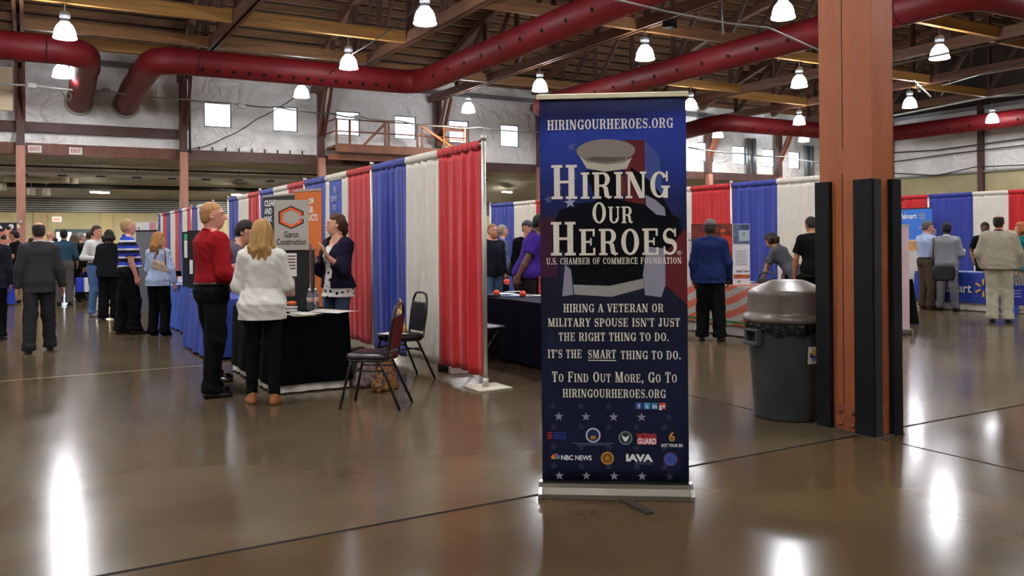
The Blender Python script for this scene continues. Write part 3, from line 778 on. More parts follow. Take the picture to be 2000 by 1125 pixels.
G['R'] = (0.74, stem(0.08, True, False) + rct(0, 0.42, 1 - TN, 1) + rct(0.2, 0.42, 0.45, 0.45 + TN) + ring(0.40, 0.725, 0.26, 0.275, -90, 90) + stroke([(0.40, 0.48), (0.5, 0.4), (0.55, 0.1), (0.64, 0.03), (0.73, 0.08)], [0.1, 0.16, 0.18, 0.1, 0.05]))
G['P'] = (0.68, stem(0.08, True, False) + rct(0, 0.40, 1 - TN, 1) + rct(0.2, 0.40, 0.42, 0.42 + TN) + ring(0.38, 0.71, 0.26, 0.29, -90, 90))
G['B'] = (0.72, stem(0.08) + rct(0.2, 0.42, 1 - TN, 1) + rct(0.2, 0.42, 0.48, 0.48 + TN) + rct(0.2, 0.42, 0, TN) + ring(0.40, 0.74, 0.23, 0.26, -90, 90) + ring(0.41, 0.265, 0.26, 0.265, -90, 90))
G['D'] = (0.76, stem(0.08) + rct(0.2, 0.40, 1 - TN, 1) + rct(0.2, 0.40, 0, TN) + ring(0.38, 0.5, 0.32, 0.5, -90, 90))
G['N'] = (0.80, stem(0.08, True, True, 0.09) + dg(0.05, 1, 0.50, 0, 0.2) + stem(0.61, False, True, 0.09))
G['M'] = (0.96, stem(0.08, True, True, 0.09) + dg(0.08, 1, 0.38, 0, 0.17) + dg(0.66, 1, 0.40, 0, 0.09) + stem(0.68, True, True))
G['G'] = (0.76, ring(0.38, 0.5, 0.34, 0.5, 35, 345) + stem(0.52, False, True, 0.17, 0.0, 0.46) + rct(0.62, 0.69, 0.62, 1.0))
G['C'] = (0.70, ring(0.38, 0.5, 0.34, 0.5, 38, 318) + rct(0.58, 0.65, 0.64, 1.0) + rct(0.6, 0.66, 0.1, 0.24))
G['O'] = (0.76, ring(0.38, 0.5, 0.34, 0.5, 0, 360, n=28))
G['U'] = (0.78, stem(0.08, False, True, TH, 0.28, 1) + stem(0.58, False, True, 0.09, 0.28, 1) + ring(0.375, 0.3, 0.295, 0.3, 180, 360, 0.17))
G['E'] = (0.68, stem(0.08) + rct(0.2, 0.58, 1 - TN, 1) + rct(0.2, 0.58, 0, TN) + rct(0.2, 0.46, 0.47, 0.47 + TN) + rct(0.52, 0.60, 0.72, 1) + rct(0.54, 0.62, 0, 0.28) + rct(0.42, 0.48, 0.37, 0.65))
G['F'] = (0.64, stem(0.08) + rct(0.2, 0.58, 1 - TN, 1) + rct(0.2, 0.46, 0.47, 0.47 + TN) + rct(0.52, 0.60, 0.72, 1) + rct(0.42, 0.48, 0.37, 0.65))
G['L'] = (0.62, stem(0.08) + rct(0.2, 0.56, 0, TN) + rct(0.51, 0.59, 0, 0.32))
G['T'] = (0.66, stem(0.23, True, False) + rct(0.02, 0.64, 1 - TN, 1) + rct(0.02, 0.09, 0.70, 1) + rct(0.57, 0.64, 0.70, 1))
G['S'] = (0.60, stroke(*s_path()) + rct(0.47, 0.53, 0.68, 1.0) + rct(0.06, 0.12, 0.0, 0.32))
G['A'] = (0.74, dg(0.06, 0, 0.30, 1, 0.09) + dg(0.52, 0, 0.28, 1, 0.19) + rct(0.16, 0.56, 0.28, 0.28 + TN) + rct(0, 0.22, 0, TN) + rct(0.44, 0.78, 0, TN))
G['V'] = (0.74, dg(0.28, 0, 0.06, 1, 0.19) + dg(0.36, 0, 0.60, 1, 0.09) + rct(0, 0.32, 1 - TN, 1) + rct(0.52, 0.76, 1 - TN, 1))
G['Y'] = (0.72, stem(0.26, True, False, TH, 0, 0.5) + dg(0.26, 0.42, 0.06, 1, 0.19) + dg(0.36, 0.42, 0.58, 1, 0.09) + rct(0, 0.32, 1 - TN, 1) + rct(0.5, 0.74, 1 - TN, 1))
G['J'] = (0.56, stem(0.24, False, True, TH, 0.25, 1) + ring(0.22, 0.24, 0.22, 0.24, 180, 360) + ring(0.08, 0.25, 0.08, 0.08, 0, 360, 0.075, 0.075, 10))
G['.'] = (0.26, rct(0.04, 0.22, 0, 0.18))
G[','] = (0.26, rct(0.04, 0.22, 0, 0.18) + [[(0.14, 0.02), (0.22, 0.02), (0.1, -0.18), (0.05, -0.16)]])
G["'"] = (0.24, rct(0.03, 0.2, 0.82, 1.0) + [[(0.12, 0.84), (0.2, 0.84), (0.1, 0.66), (0.05, 0.68)]])
G[' '] = (0.34, [])
def slab(mb, s, x0, x1, z, h, T, depth=0.0012, small=None, y=0.0):
    """slab serif capitals fitted between x0 and x1 on baseline z; letters in lower case print as small capitals"""
    small = small or h
    adv = 0.075
    tot = sum((G[c.upper()][0] + adv) * (small if c.islower() else h) for c in s) - adv * h
    k = (x1 - x0) / tot; x = x0
    for c in s:
        hh = small if c.islower() else h; w, ps = G[c.upper()]
        for q_, p in enumerate(ps):
            pts = [(x + px * hh * k, z + py * hh) for px, py in p]
            ar = sum(pts[i][0] * pts[(i + 1) % len(pts)][1] - pts[(i + 1) % len(pts)][0] * pts[i][1] for i in range(len(pts)))
            if ar < 0: pts.reverse()
            mb.prism(pts, T @ Matrix.Translation((0, y - depth - 2.5e-5 * q_, 0)), depth)
        x += (w + adv) * hh * k
def star(cx, cz, r, tilt=0.0):
    return [(cx + (r if i % 2 == 0 else r * 0.40) * math.cos(PI / 2 + tilt + i * PI / 5), cz + (r if i % 2 == 0 else r * 0.40) * math.sin(PI / 2 + tilt + i * PI / 5)) for i in range(10)]
def circ(cx, cz, r, n=28, ry=None):
    ry = ry or r
    return [(cx + r * math.cos(2 * PI * i / n), cz + ry * math.sin(2 * PI * i / n)) for i in range(n)]

# ================================================================ the big pull-up sign stand
pL, pR = fl(1057, 966.5), fl(1349, 971.5)
sx = (pR - pL); SW = sx.length
STAND_RZ = math.atan2(sx.y, sx.x)
st = thing('banner_stand', 'tall dark blue pull-up sign stand in front with a saluting soldier and white words', 'banner stand', (pL + pR) / 2, STAND_RZ)
I4 = Matrix.Identity(4)
HB, HT = 0.075, 2.265
FW = SW / 2 - 0.008
# printed fabric, its ground printed from deep blue at the head to navy at the foot
m_ban = M('printed banner fabric', '14183a', 0.7, spec=0.15)
nt, b = nodes_of(m_ban)
tc = N('ShaderNodeTexCoord'); sep = N('ShaderNodeSeparateXYZ'); L(tc.outputs['Object'], sep.inputs[0])
mr = N('ShaderNodeMapRange'); L(sep.outputs['Z'], mr.inputs[0]); mr.inputs[1].default_value = HB; mr.inputs[2].default_value = HT
nz = N('ShaderNodeTexNoise', Scale=2.2, Detail=3.0); L(tc.outputs['Object'], nz.inputs['Vector'])
wob = math_node('ADD', mr.outputs[0], math_node('MULTIPLY', math_node('SUBTRACT', nz.outputs['Fac'], 0.5), 0.10))
cr = N('ShaderNodeValToRGB'); L(wob, cr.inputs['Fac'])
els = cr.color_ramp.elements
els[0].position, els[0].color = 0.0, lin('10142c'); els[1].position, els[1].color = 1.0, lin('0d1026')
for p_, c_ in ((0.30, '12172f'), (0.48, '141729'), (0.60, '151832'), (0.72, '191f4a'), (0.84, '25347f'), (0.905, '253484'), (0.955, '151b42')):
    e = els.new(p_); e.color = lin(c_)
L(cr.outputs[0], b.inputs['Base Color'])
def fab(u, v):
    x = -FW + 2 * FW * u
    return (x, 0.0, HB + (HT - HB - 0.015) * v)
MB().grid(fab, 12, 24).build('fabric_panel', m_ban, st, solid=0.002)
MB().box((0, 0, HT - 0.005), (SW + 0.015, 0.022, 0.03)).build('top_rail', M('cream top rail', 'cfc8a8', 0.4, metal=0.2), st, bevel=0.004)
prof = [(-0.085, 0.0), (-0.085, 0.028), (-0.06, 0.06), (-0.02, 0.078), (0.03, 0.078), (0.085, 0.03), (0.085, 0.0)]
def cass(x0, x1, nm, mt, gr=0.0):
    mb = MB(); n = len(prof)
    for x in (x0, x1):
        for y, z in prof: mb.v.append((x, y * (1 + gr), z * (1 + gr * 0.5)))
    for i in range(n):
        j = (i + 1) % n; mb._f((i, n + i, n + j, j))
    mb._f(tuple(range(n))); mb._f(tuple(reversed(range(n, 2 * n))))
    return mb.build(nm, mt, st, bevel=0.003)
cass(-SW / 2 + 0.01, SW / 2 - 0.01, 'base_cassette', M('champagne aluminium', '625c4e', 0.45, metal=0.35))
boxo('slot', (0, -0.012, 0.078), (SW - 0.03, 0.03, 0.012), M('black plastic', '0c0c0d', 0.5), st)
for s_ in (-1, 1): cass(s_ * (SW / 2) - 0.012, s_ * (SW / 2) + 0.012, 'end_cap', M('chrome end cap', 'c9c9c6', 0.2, metal=0.9), 0.06)
boxo('swivel_foot', (0.09, -0.16, 0.006), (0.05, 0.34, 0.012), M('dark steel foot', '4a443c', 0.4, metal=0.5), st, rz=0.5)
boxo('support_pole', (0, 0.03, 1.15), (0.018, 0.018, 2.2), m_alu, st)
# place of a photograph pixel on the sign (x along it, z up)
def onsign(px, py):
    tz = (py - (187 - 9 * (px - 1059) / 290)) / ((947 + 2 * (px - 1059) / 290) - (187 - 9 * (px - 1059) / 290))
    return (-FW + 2 * FW * (px - 1059) / 290, HT - 0.015 - tz * (HT - 0.015 - 0.105))
def flat(name, polys, mat, y, T=I4):
    mb = MB()
    for p in polys:
        ar = sum(p[i][0] * p[(i + 1) % len(p)][1] - p[(i + 1) % len(p)][0] * p[i][1] for i in range(len(p)))
        mb.prism(p if ar > 0 else list(reversed(p)), T @ Matrix.Translation((0, -0.0013 - (abs(y) - 0.004) * 0.3, 0)), 0.0002)
    return mb.build(name, mat, st)
P_ = lambda pts: [onsign(*q) for q in pts]
# flag stripes and soldier, printed
for q in (P_([(1228, 268), (1268, 268), (1268, 396), (1228, 396)]), P_([(1306, 430), (1349, 452), (1349, 600), (1306, 560)])): flat('printed_red_stripe', [q], M('print dark red', '571a1e', 0.55, spec=0.15), -0.0055)
flat('printed_pale_stripe', [P_([(1268, 268), (1296, 300), (1306, 410), (1268, 392)])], M('print pale blue', '3c487e', 0.55, spec=0.15), -0.0055)
flat('printed_red_field', [P_([(1060, 424), (1112, 424), (1096, 500), (1092, 545), (1060, 545)])], M('print maroon', '38182c', 0.55, spec=0.15), -0.0055)
m_ink = M('print uniform black', '07080d', 0.85, spec=0.1)
for q in ([P_([(1170, 392), (1215, 388), (1255, 396), (1290, 404), (1334, 424), (1340, 452), (1310, 490), (1268, 520), (1264, 548), (1196, 561), (1126, 560), (1118, 520), (1106, 492), (1082, 486), (1085, 440), (1098, 410), (1130, 398)]),
                       P_([(1150, 330), (1228, 330), (1226, 352), (1216, 392), (1172, 396), (1160, 360)]), P_([(1240, 322), (1272, 345), (1296, 372), (1322, 420), (1290, 424), (1262, 380), (1236, 345)])]): flat('printed_tunic', [q], m_ink, -0.0068)
flat('printed_neck', [P_([(1212, 345), (1226, 338), (1228, 372), (1216, 390)])], M('print skin', '5a3524', 0.55, spec=0.15), -0.0076)
flat('printed_belt', [P_([(1124, 560), (1196, 562), (1262, 547), (1264, 566), (1200, 584), (1126, 580)])], M('print belt white', '8e8a86', 0.55, spec=0.15), -0.0078)
for q in ([P_([(1268, 378), (1288, 388), (1306, 404), (1308, 420), (1290, 418), (1270, 400)]), P_([(1270, 482), (1306, 486), (1306, 560), (1298, 584), (1266, 580), (1262, 540)]), P_([(1108, 520), (1120, 530), (1124, 580), (1102, 584)])]): flat('printed_glove', [q], M('print glove white', '85828f', 0.55, spec=0.15), -0.0078)
flat('printed_cap', [circ(*onsign(1191, 290), 0.165, 30, 0.065), P_([(1148, 302), (1236, 302), (1230, 324), (1152, 324)])], M('print cap grey', '7f746a', 0.55, spec=0.15), -0.0078)
flat('printed_cap_band', [P_([(1138, 300), (1154, 313), (1190, 318), (1226, 314), (1243, 302), (1232, 326), (1190, 332), (1153, 326)])], M('print cap white', 'b3aa98', 0.55, spec=0.15), -0.0086)
fs = [star(*onsign(*q), r, t_) for q, r, t_ in (((1123, 283), 0.03, 0.3), ((1125, 342), 0.028, 0.2), ((1076, 389), 0.028, 0.2), ((1119, 395), 0.035, 0.1), ((1098, 365), 0.022, 0.3))]
for q in fs[:3] + fs[4:]: flat('printed_star', [q], M('print star blue', '4a5280', 0.55, spec=0.15), -0.0056)
flat('printed_star', fs[3:4], M('print star pale', '9aa0b4', 0.55, spec=0.15), -0.0072)
# rows of small stars at the foot
row = []
for px in (1093, 1147, 1202, 1257, 1311): row.append(star(*onsign(px, 826), 0.027))
for px in (1093, 1147, 1202, 1257, 1311): row.append(star(*onsign(px, 945), 0.026))
for q in row[:4] + row[5:9]: flat('printed_star', [q], M('print star grey', '8b8694', 0.55, spec=0.15), -0.0046)
dim = [row[4], row[9]]
for k, py in enumerate((805, 846, 888, 926)):
    for j in range(5):
        dim.append(star(*onsign(1067 + 55 * j + 54 * (k % 1) + (27 if py in (805, 846, 888, 926) else 0) - 12, py), 0.025))
for q in dim: flat('printed_star', [q], M('print star dim', '2e3048', 0.55, spec=0.15), -0.0042)
m_let = M('print cream lettering', 'd9d2c2', 0.55, noise=(60, 0.06))
def words(s, px0, px1, pyb, pyt, sm=None, mat=m_let, dz=0.0):
    mb = MB(); pm = (px0 + px1) / 2
    x0, z = onsign(px0, pyb); x1, _ = onsign(px1, pyb)
    zl, zr = onsign(px0, pyb)[1], onsign(px1, pyb)[1]
    h = onsign(pm, pyt)[1] - onsign(pm, pyb)[1]
    hs = None if sm is None else h * sm
    slab(mb, s, x0, x1, onsign(pm, pyb)[1], h, I4, 0.0003, hs, -0.0031)
    o = mb.build('lettering', mat, st); return o
words('HIRINGOURHEROES.ORG', 1075, 1324, 246, 226)
words('Hiring', 1082, 1315, 386, 317, 0.77)
words('Our', 1162, 1243, 436, 393, 0.78)
words('Heroes', 1080, 1330, 500, 432, 0.78)
words('U.S. CHAMBER OF COMMERCE FOUNDATION', 1071, 1338, 518, 505)
words('HIRING A VETERAN OR', 1104, 1302, 615, 598)
words("MILITARY SPOUSE ISN'T JUST", 1073, 1334, 644, 627)
words('THE RIGHT THING TO DO.', 1094, 1312, 673, 656)
words("IT'S THE ", 1072, 1146, 708, 691); words('SMART', 1152, 1208, 708, 691); words('THING TO DO.', 1217, 1335, 709, 692)
words('To Find Out More, Go To', 1080, 1327, 756, 735, 0.8)
words('HIRINGOURHEROES.ORG', 1101, 1305, 787, 770)
a_, c_ = onsign(1152, 712), onsign(1208, 712)
flat('lettering_underline', [[(a_[0], a_[1] - 0.003), (c_[0], c_[1] - 0.003), (c_[0], c_[1] + 0.002), (a_[0], a_[1] + 0.002)]], m_let, -0.0098)
def stext(s, px, py, hpx, mat, fit=None, bold=0.0, y=-0.0033):
    x, z = onsign(px, py); hm = hpx * 2.16 / 760
    return text_obj('lettering', s, hm / 0.72, mat, Matrix.Translation((x, y, z)), st, bold=bold, fit=fit, depth=0.0002)
def disc(px, py, r, mat, y, nm='printed_seal'):
    return flat(nm, [circ(*onsign(px, py), r)], mat, y)
stext('\u00ae', 1334, 499, 9, m_let)
for px, col, g_ in ((1252, '2f4f93', 'f'), (1268, '3f8fb8', 't'), (1283, '2a6a99', 'in'), (1298, 'c1442f', 'g+')):
    x, z = onsign(px, 803); w_ = 0.018
    flat('printed_icon', [[(x - w_, z - w_), (x + w_, z - w_), (x + w_, z + w_), (x - w_, z + w_)]], M('icon ' + col, col, 0.5), -0.0062)
    stext(g_, px, 808, 9, M('print white', 'e2e2e2', 0.55, spec=0.15), bold=0.001)
m_w = M('print white'); mr_, mb_ = M('print flag red', '9a2b30', 0.55, spec=0.15), M('print flag blue', '27357c', 0.55, spec=0.15)
for i in range(3):
    flat('printed_logo_bar', [P_([(1070, 858 + 5 * i), (1079, 858 + 5 * i), (1079, 861 + 5 * i), (1070, 861 + 5 * i)])], mr_, -0.006)
    flat('printed_logo_bar', [P_([(1081, 858 + 5 * i), (1108, 858 + 5 * i), (1108, 861 + 5 * i), (1081, 861 + 5 * i)])], mb_, -0.006)
disc(1161, 863, 0.042, M('print seal white', 'b9b9bd', 0.55, spec=0.15), -0.006); disc(1161, 863, 0.033, M('print seal navy', '1d2850', 0.55, spec=0.15), -0.0072)
flat('printed_seal_emblem', [P_([(1156, 864), (1166, 864), (1166, 871), (1156, 871)])], M('print gold', 'b07f2e', 0.55, spec=0.15), -0.0082)
flat('printed_logo_bar', [P_([(1120, 878.5), (1203, 878.5), (1203, 880.5), (1120, 880.5)]), P_([(1128, 882), (1195, 882), (1195, 883.5), (1128, 883.5)])], M('print dim grey', '50546c', 0.55, spec=0.15), -0.006)
disc(1225, 868, 0.039, M('print seal grey', '6f7a78', 0.55, spec=0.15), -0.006); disc(1225, 868, 0.031, M('print seal dark', '2a3438', 0.55, spec=0.15), -0.0072)
flat('printed_seal_emblem', [P_([(1217, 862), (1225, 867), (1233, 862), (1229, 872), (1225, 876), (1221, 872)])], m_w, -0.0082)
stext('NATIONAL', 1267, 866.5, 8, M('print red', 'c03034', 0.5), fit=0.112, bold=0.0012)
flat('printed_logo_block', [P_([(1248, 867), (1286, 867), (1286, 881), (1248, 881)])], M('print red'), -0.006)
stext('GUARD', 1267, 879.5, 11, M('print white'), fit=0.105, bold=0.0015)
stext('6', 1316, 873, 18, M('print gold'), bold=0.002); stext('GOT YOUR SIX', 1316, 885, 6, m_w, fit=0.122, bold=0.0006)
for i, c_ in enumerate(('d8a52c', 'd4682a', 'c03034', '7c4a94', '2f6fb3', '4b9a4a')):
    x, z = onsign(1086, 912); a0, a1 = PI - PI * i / 6, PI - PI * (i + 1) / 6
    flat('printed_logo_feather', [[(x, z), (x + 0.026 * math.cos(a1), z + 0.03 * math.sin(a1) + 0.004), (x + 0.026 * math.cos(a0), z + 0.03 * math.sin(a0) + 0.004)]], M('feather ' + c_, c_, 0.5), -0.006)
stext('NBC NEWS', 1127, 913, 9.5, m_w, fit=0.172, bold=0.001)
disc(1189, 909, 0.037, M('print gold'), -0.006); disc(1189, 909, 0.028, M('print bronze', '6e4a26', 0.55, spec=0.15), -0.0072); flat('printed_seal_emblem', [star(*onsign(1189, 909), 0.02)], M('print gold'), -0.0082)
stext('IAVA', 1251, 914, 13, m_w, fit=0.15, bold=0.003)
flat('printed_logo_bar', [P_([(1243, 916.5), (1278, 916.5), (1278, 918), (1243, 918)]), P_([(1243, 919.5), (1278, 919.5), (1278, 921), (1243, 921)])], M('print dim grey'), -0.006)
disc(1313, 910, 0.039, M('print dull red', '6e3a4c', 0.55, spec=0.15), -0.006); disc(1313, 910, 0.034, M('print mid blue', '3a4f92', 0.55, spec=0.15), -0.0072)
flat('printed_seal_emblem', [P_([(1304, 911), (1322, 911), (1318, 916), (1308, 916)]), P_([(1308, 905), (1318, 905), (1316, 909), (1310, 909)])], M('print pale blue'), -0.0082)
# ================================================================ orange pillar and waste bin
m_or = M('orange painted timber', '94502a', 0.46, noise=(2.0, 0.05), stretch=(4, 4, 0.4), bump=(26, 0.5, 6), spec=0.4)
m_blk = M('black corner guard', '0c0d0e', 0.6, noise=(12, 0.3), spec=0.2)
x0, x1, y0, y1 = 5.295, 5.535, 3.985, 4.455
pt = thing('timber_pillar', 'orange painted timber pillar with black corner guards beside the waste bin', 'pillar', (0, 0, 0))
boxo('shaft', ((x0 + x1) / 2, (y0 + y1) / 2, 3.9), (x1 - x0, y1 - y0, 7.8), m_or, pt, bevel=0.006)
boxo('crack', (x0 - 0.001, 4.245, 1.05), (0.003, 0.006, 1.75), M('crack dark', '2a140c', 0.9), pt)
boxo('crack', (x0 - 0.001, 4.24, 2.9), (0.003, 0.004, 1.6), M('crack dark'), pt)
GH = 1.87
boxo('corner_guard', (x0 - 0.022, y1 - 0.055, GH / 2), (0.044, 0.13, GH), m_blk, pt, bevel=0.004)
boxo('corner_guard', (x0 - 0.022, y0 + 0.055, GH / 2), (0.044, 0.16, GH), m_blk, pt, bevel=0.004)
boxo('corner_guard', (x0 + 0.012, y0 - 0.018, GH / 2), (0.075, 0.036, GH), M('black guard side', '15181a', 0.5), pt, bevel=0.004)
boxo('corner_guard', (x1 - 0.025, y0 - 0.022, GH / 2), (0.10, 0.044, GH), m_blk, pt, bevel=0.004)
pp = boxo('foot_plate', (x0 - 0.008, 4.21, 0.105), (0.016, 0.20, 0.19), M('painted steel plate', '7c3f24', 0.5, noise=(20, 0.3)), pt, bevel=0.004)
for yy_ in (4.155, 4.265):
    for zz in (0.055, 0.15):
        MB().lathe([(0.0, 0.012), (0.014, 0.01), (0.017, 0.0)], (x0 - 0.016, yy_, zz), 8, rot=Matrix.Rotation(-PI / 2, 3, 'Y')).build('bolt', M('painted steel plate'), pp)
boxo('paint_chip', (x0 + 0.085, y0 - 0.002, 0.19), (0.018, 0.003, 0.075), M('bare chip', 'c9a77a', 0.8), pt)
sill = structure(boxo('floor_pillar_pad', ((x0 + x1) / 2, (y0 + y1) / 2, 0.006), (x1 - x0 + 0.09, y1 - y0 + 0.08, 0.012), M('dark grout pad', '3d3228', 0.8, noise=(8, 0.3))))

m_bin = M('grey bin plastic', '3b3e41', 0.5, noise=(40, 0.06), bump=(90, 0.05))
m_lid = M('brown grey lid plastic', '54483f', 0.36, noise=(30, 0.06))
cx_, cy_ = 5.37, 4.845
bn = thing('waste_bin', 'round grey waste bin with domed brown lid behind the orange pillar', 'bin', (cx_, cy_, 0), math.radians(-28))
MB().lathe([(0, 0.0), (0.255, 0.0), (0.268, 0.015), (0.312, 0.60), (0.318, 0.61), (0.322, 0.735), (0.33, 0.74), (0.33, 0.765), (0.30, 0.765), (0.29, 0.6), (0.25, 0.03), (0, 0.03)], n=56).build('body', m_bin, bn)
MB().lathe([(0.335, 0.775), (0.352, 0.778), (0.356, 0.80), (0.345, 0.825), (0.328, 0.838), (0.322, 0.86), (0.315, 0.985), (0.313, 1.008), (0.309, 1.018), (0.300, 1.026), (0.285, 1.034), (0.15, 1.096), (0.12, 1.106), (0, 1.108)], n=56).build('lid', m_lid, bn)
def bag(u, v):
    th = 2 * PI * u; r = 0.333 + 0.006 * math.sin(23 * th / 1.0) * math.sin(PI * v) + 0.012 * v * (1 - v)
    return (r * math.cos(th), r * math.sin(th), 0.775 - (0.075 + 0.02 * math.sin(3 * th + 1) + 0.012 * math.sin(11 * th)) * v)
MB().grid(bag, 140, 6).build('liner_bag', M('black bin liner', '0a0a0b', 0.22, bump=(30, 0.5)), bn)
for a_ in (math.radians(200), math.radians(20)):
    mb = MB(); R = Matrix.Rotation(a_, 4, 'Z')
    mb.box((0.348, -0.07, 0.665), (0.05, 0.02, 0.11), mat=R); mb.box((0.348, 0.07, 0.665), (0.05, 0.02, 0.11), mat=R)
    mb.box((0.355, 0, 0.61), (0.06, 0.16, 0.03), mat=R); mb.box((0.352, 0, 0.715), (0.05, 0.16, 0.02), mat=R)
    mb.build('handle', m_bin, bn, bevel=0.006)
    MB().box((0.325, 0, 0.665), (0.012, 0.12, 0.08), mat=R).build('handle_recess', M('black plastic'), bn)
# paper sticker wrapped on the body, facing the viewer close to the pillar
def stick(px_, pyc, hw, hh, z, mat, off, nm):
    def fn(u, v):
        th = px_ + (u - 0.5) * hw * 2; zz = z + (v - 0.5) * hh * 2
        r = 0.268 + (zz - 0.015) / 0.585 * 0.044 + off
        return (r * math.cos(th), r * math.sin(th), zz)
    return MB().grid(fn, 8, 2).build(nm, mat, bn)
a_st = math.radians(-72)
sk = stick(a_st, 0, 0.17, 0.068, 0.53, M('cream sticker', 'cfc9ae', 0.5), 0.003, 'sticker')
for da, dz_, hw, hh, c_ in ((0.01, 0.02, 0.06, 0.022, 'd8a52c'), (-0.02, -0.002, 0.10, 0.018, '3c3c8a'), (0.0, -0.03, 0.05, 0.012, '3f78b5')):
    stick(a_st + da, 0, hw, hh, 0.53 + dz_, M('sticker ' + c_, c_, 0.5), 0.0045, 'sticker_print')

# ================================================================ stacking chairs
m_ctube = M('black chair tube', '0d0d0e', 0.3, coat=0.3)
m_burg = M('dark burgundy vinyl', '190b0d', 0.35, noise=(8, 0.15), bump=(120, 0.06))
m_cblk = M('black vinyl', '141416', 0.4)
def rr_pts(w, d, r, n=6):
    o = []
    for cx, cy, a0 in ((w / 2 - r, d / 2 - r, 0), (-w / 2 + r, d / 2 - r, 90), (-w / 2 + r, -d / 2 + r, 180), (w / 2 - r, -d / 2 + r, 270)):
        for i in range(n + 1):
            a = math.radians(a0 + 90 * i / n); o.append((cx + r * math.cos(a), cy + r * math.sin(a)))
    return o
def chair(loc, rz, label, seat=None, group='stacking chairs'):
    """local +y is where a sitter faces"""
    seat = seat or m_burg
    t = thing('stacking_chair', label, 'chair', loc, rz, group)
    mb = MB(); rings = [(0.94, 0.425), (1.0, 0.435), (1.0, 0.455), (0.96, 0.472), (0.80, 0.482), (0.4, 0.486)]
    base = rr_pts(0.40, 0.40, 0.09); n = len(base)
    for k_, z in rings:
        for x, y in base: mb.v.append((x * k_, y * k_, z))
    for i in range(len(rings) - 1):
        for j in range(n): mb._f((i * n + j, i * n + (j + 1) % n, (i + 1) * n + (j + 1) % n, (i + 1) * n + j), True)
    mb._f(tuple(reversed(range(n)))); mb._f(tuple(range((len(rings) - 1) * n, len(rings) * n)))
    mb.build('seat', seat, t)
    for s_ in (-1, 1):
        MB().tube([(s_ * 0.165, 0.13, 0.43), (s_ * 0.175, 0.15, 0.38), (s_ * 0.20, 0.235, 0.0)], 0.0125, 10).build('leg', m_ctube, t)
        MB().tube([(s_ * 0.165, -0.10, 0.43), (s_ * 0.172, -0.13, 0.38), (s_ * 0.20, -0.30, 0.0)], 0.0125, 10).build('leg', m_ctube, t)
    mb = MB()
    mb.tube([(-0.184, 0.17, 0.30), (0.184, 0.17, 0.30)], 0.008, 8); mb.tube([(-0.178, -0.165, 0.30), (0.178, -0.165, 0.30)], 0.008, 8)
    for s_ in (-1, 1): mb.tube([(s_ * 0.178, 0.165, 0.33), (s_ * 0.175, -0.15, 0.33)], 0.008, 8)
    mb.build('stretcher', m_ctube, t)
    MB().tube([(x * 0.92, y * 0.92, 0.42) for x, y in base], 0.012, 8, closed=True).build('seat_frame', m_ctube, t)
    # back frame: closed tall loop, leaning back
    def bk(x, z): return (x, -0.185 - 0.14 * max(0, z - 0.44) - 0.03 * math.sin(max(0, (z - 0.44)) / 0.44 * PI) * 0, z)
    loop = [bk(-0.165, 0.44), bk(-0.165, 0.55), bk(-0.17, 0.70), bk(-0.15, 0.83), bk(-0.115, 0.885), bk(-0.06, 0.90), bk(0.06, 0.90), bk(0.115, 0.885), bk(0.15, 0.83), bk(0.17, 0.70), bk(0.165, 0.55), bk(0.165, 0.44)]
    loop = [(-0.16, -0.10, 0.428)] + loop + [(0.16, -0.10, 0.428)]
    MB().tube(loop, 0.0125, 10).build('back_frame', m_ctube, t)
    mb = MB()
    sec = [(0.50, 0.15), (0.56, 0.158), (0.70, 0.16), (0.78, 0.148), (0.80, 0.142)]
    for z, w in sec:
        for s_, off in ((-1, 0.022), (1, 0.022), (1, -0.012), (-1, -0.012)):
            p = bk(s_ * w, z); mb.v.append((p[0], p[1] + off, p[2]))
    for i in range(len(sec) - 1):
        for j in range(4): mb._f((i * 4 + j, i * 4 + (j + 1) % 4, i * 4 + 4 + (j + 1) % 4, i * 4 + 4 + j))
    mb._f((3, 2, 1, 0)); e = (len(sec) - 1) * 4; mb._f((e, e + 1, e + 2, e + 3))
    mb.build('backrest', seat, t, bevel=0.01)
    return t
def face(ang):
    """rotation for a local +y that points at angle ang (degrees) in the hall, 0 = +Y, clockwise"""
    return -math.radians(ang)
# ================================================================ chairs in view
cA = chair((2.65, 7.095, 0), face(-51.6), 'dark stacking chair with burgundy seat standing in front of the tall red drape')
for ch in list(cA.children):
    pass
cB = copy_thing(cA, (3.41, 8.31, 0), face(-94), 'black stacking chair with a tan handbag on its seat', 'stacking chairs')
for ch in cB.children:
    if ch.name.startswith(('seat', 'backrest')) and not ch.name.startswith('seat_frame'):
        ch.data = ch.data.copy(); ch.data.materials.clear(); ch.data.materials.append(m_cblk)
for px, s_ in ((1478, 'left'), (1516, 'right')):
    p = at_d(px, 545, 13.3 if px < 1500 else 13.9)
    copy_thing(cA, (p.x, p.y, 0), face(-95 if px < 1500 else -80), 'black stacking chair behind the flag clothed table, %s one of the two' % s_, 'stacking chairs')

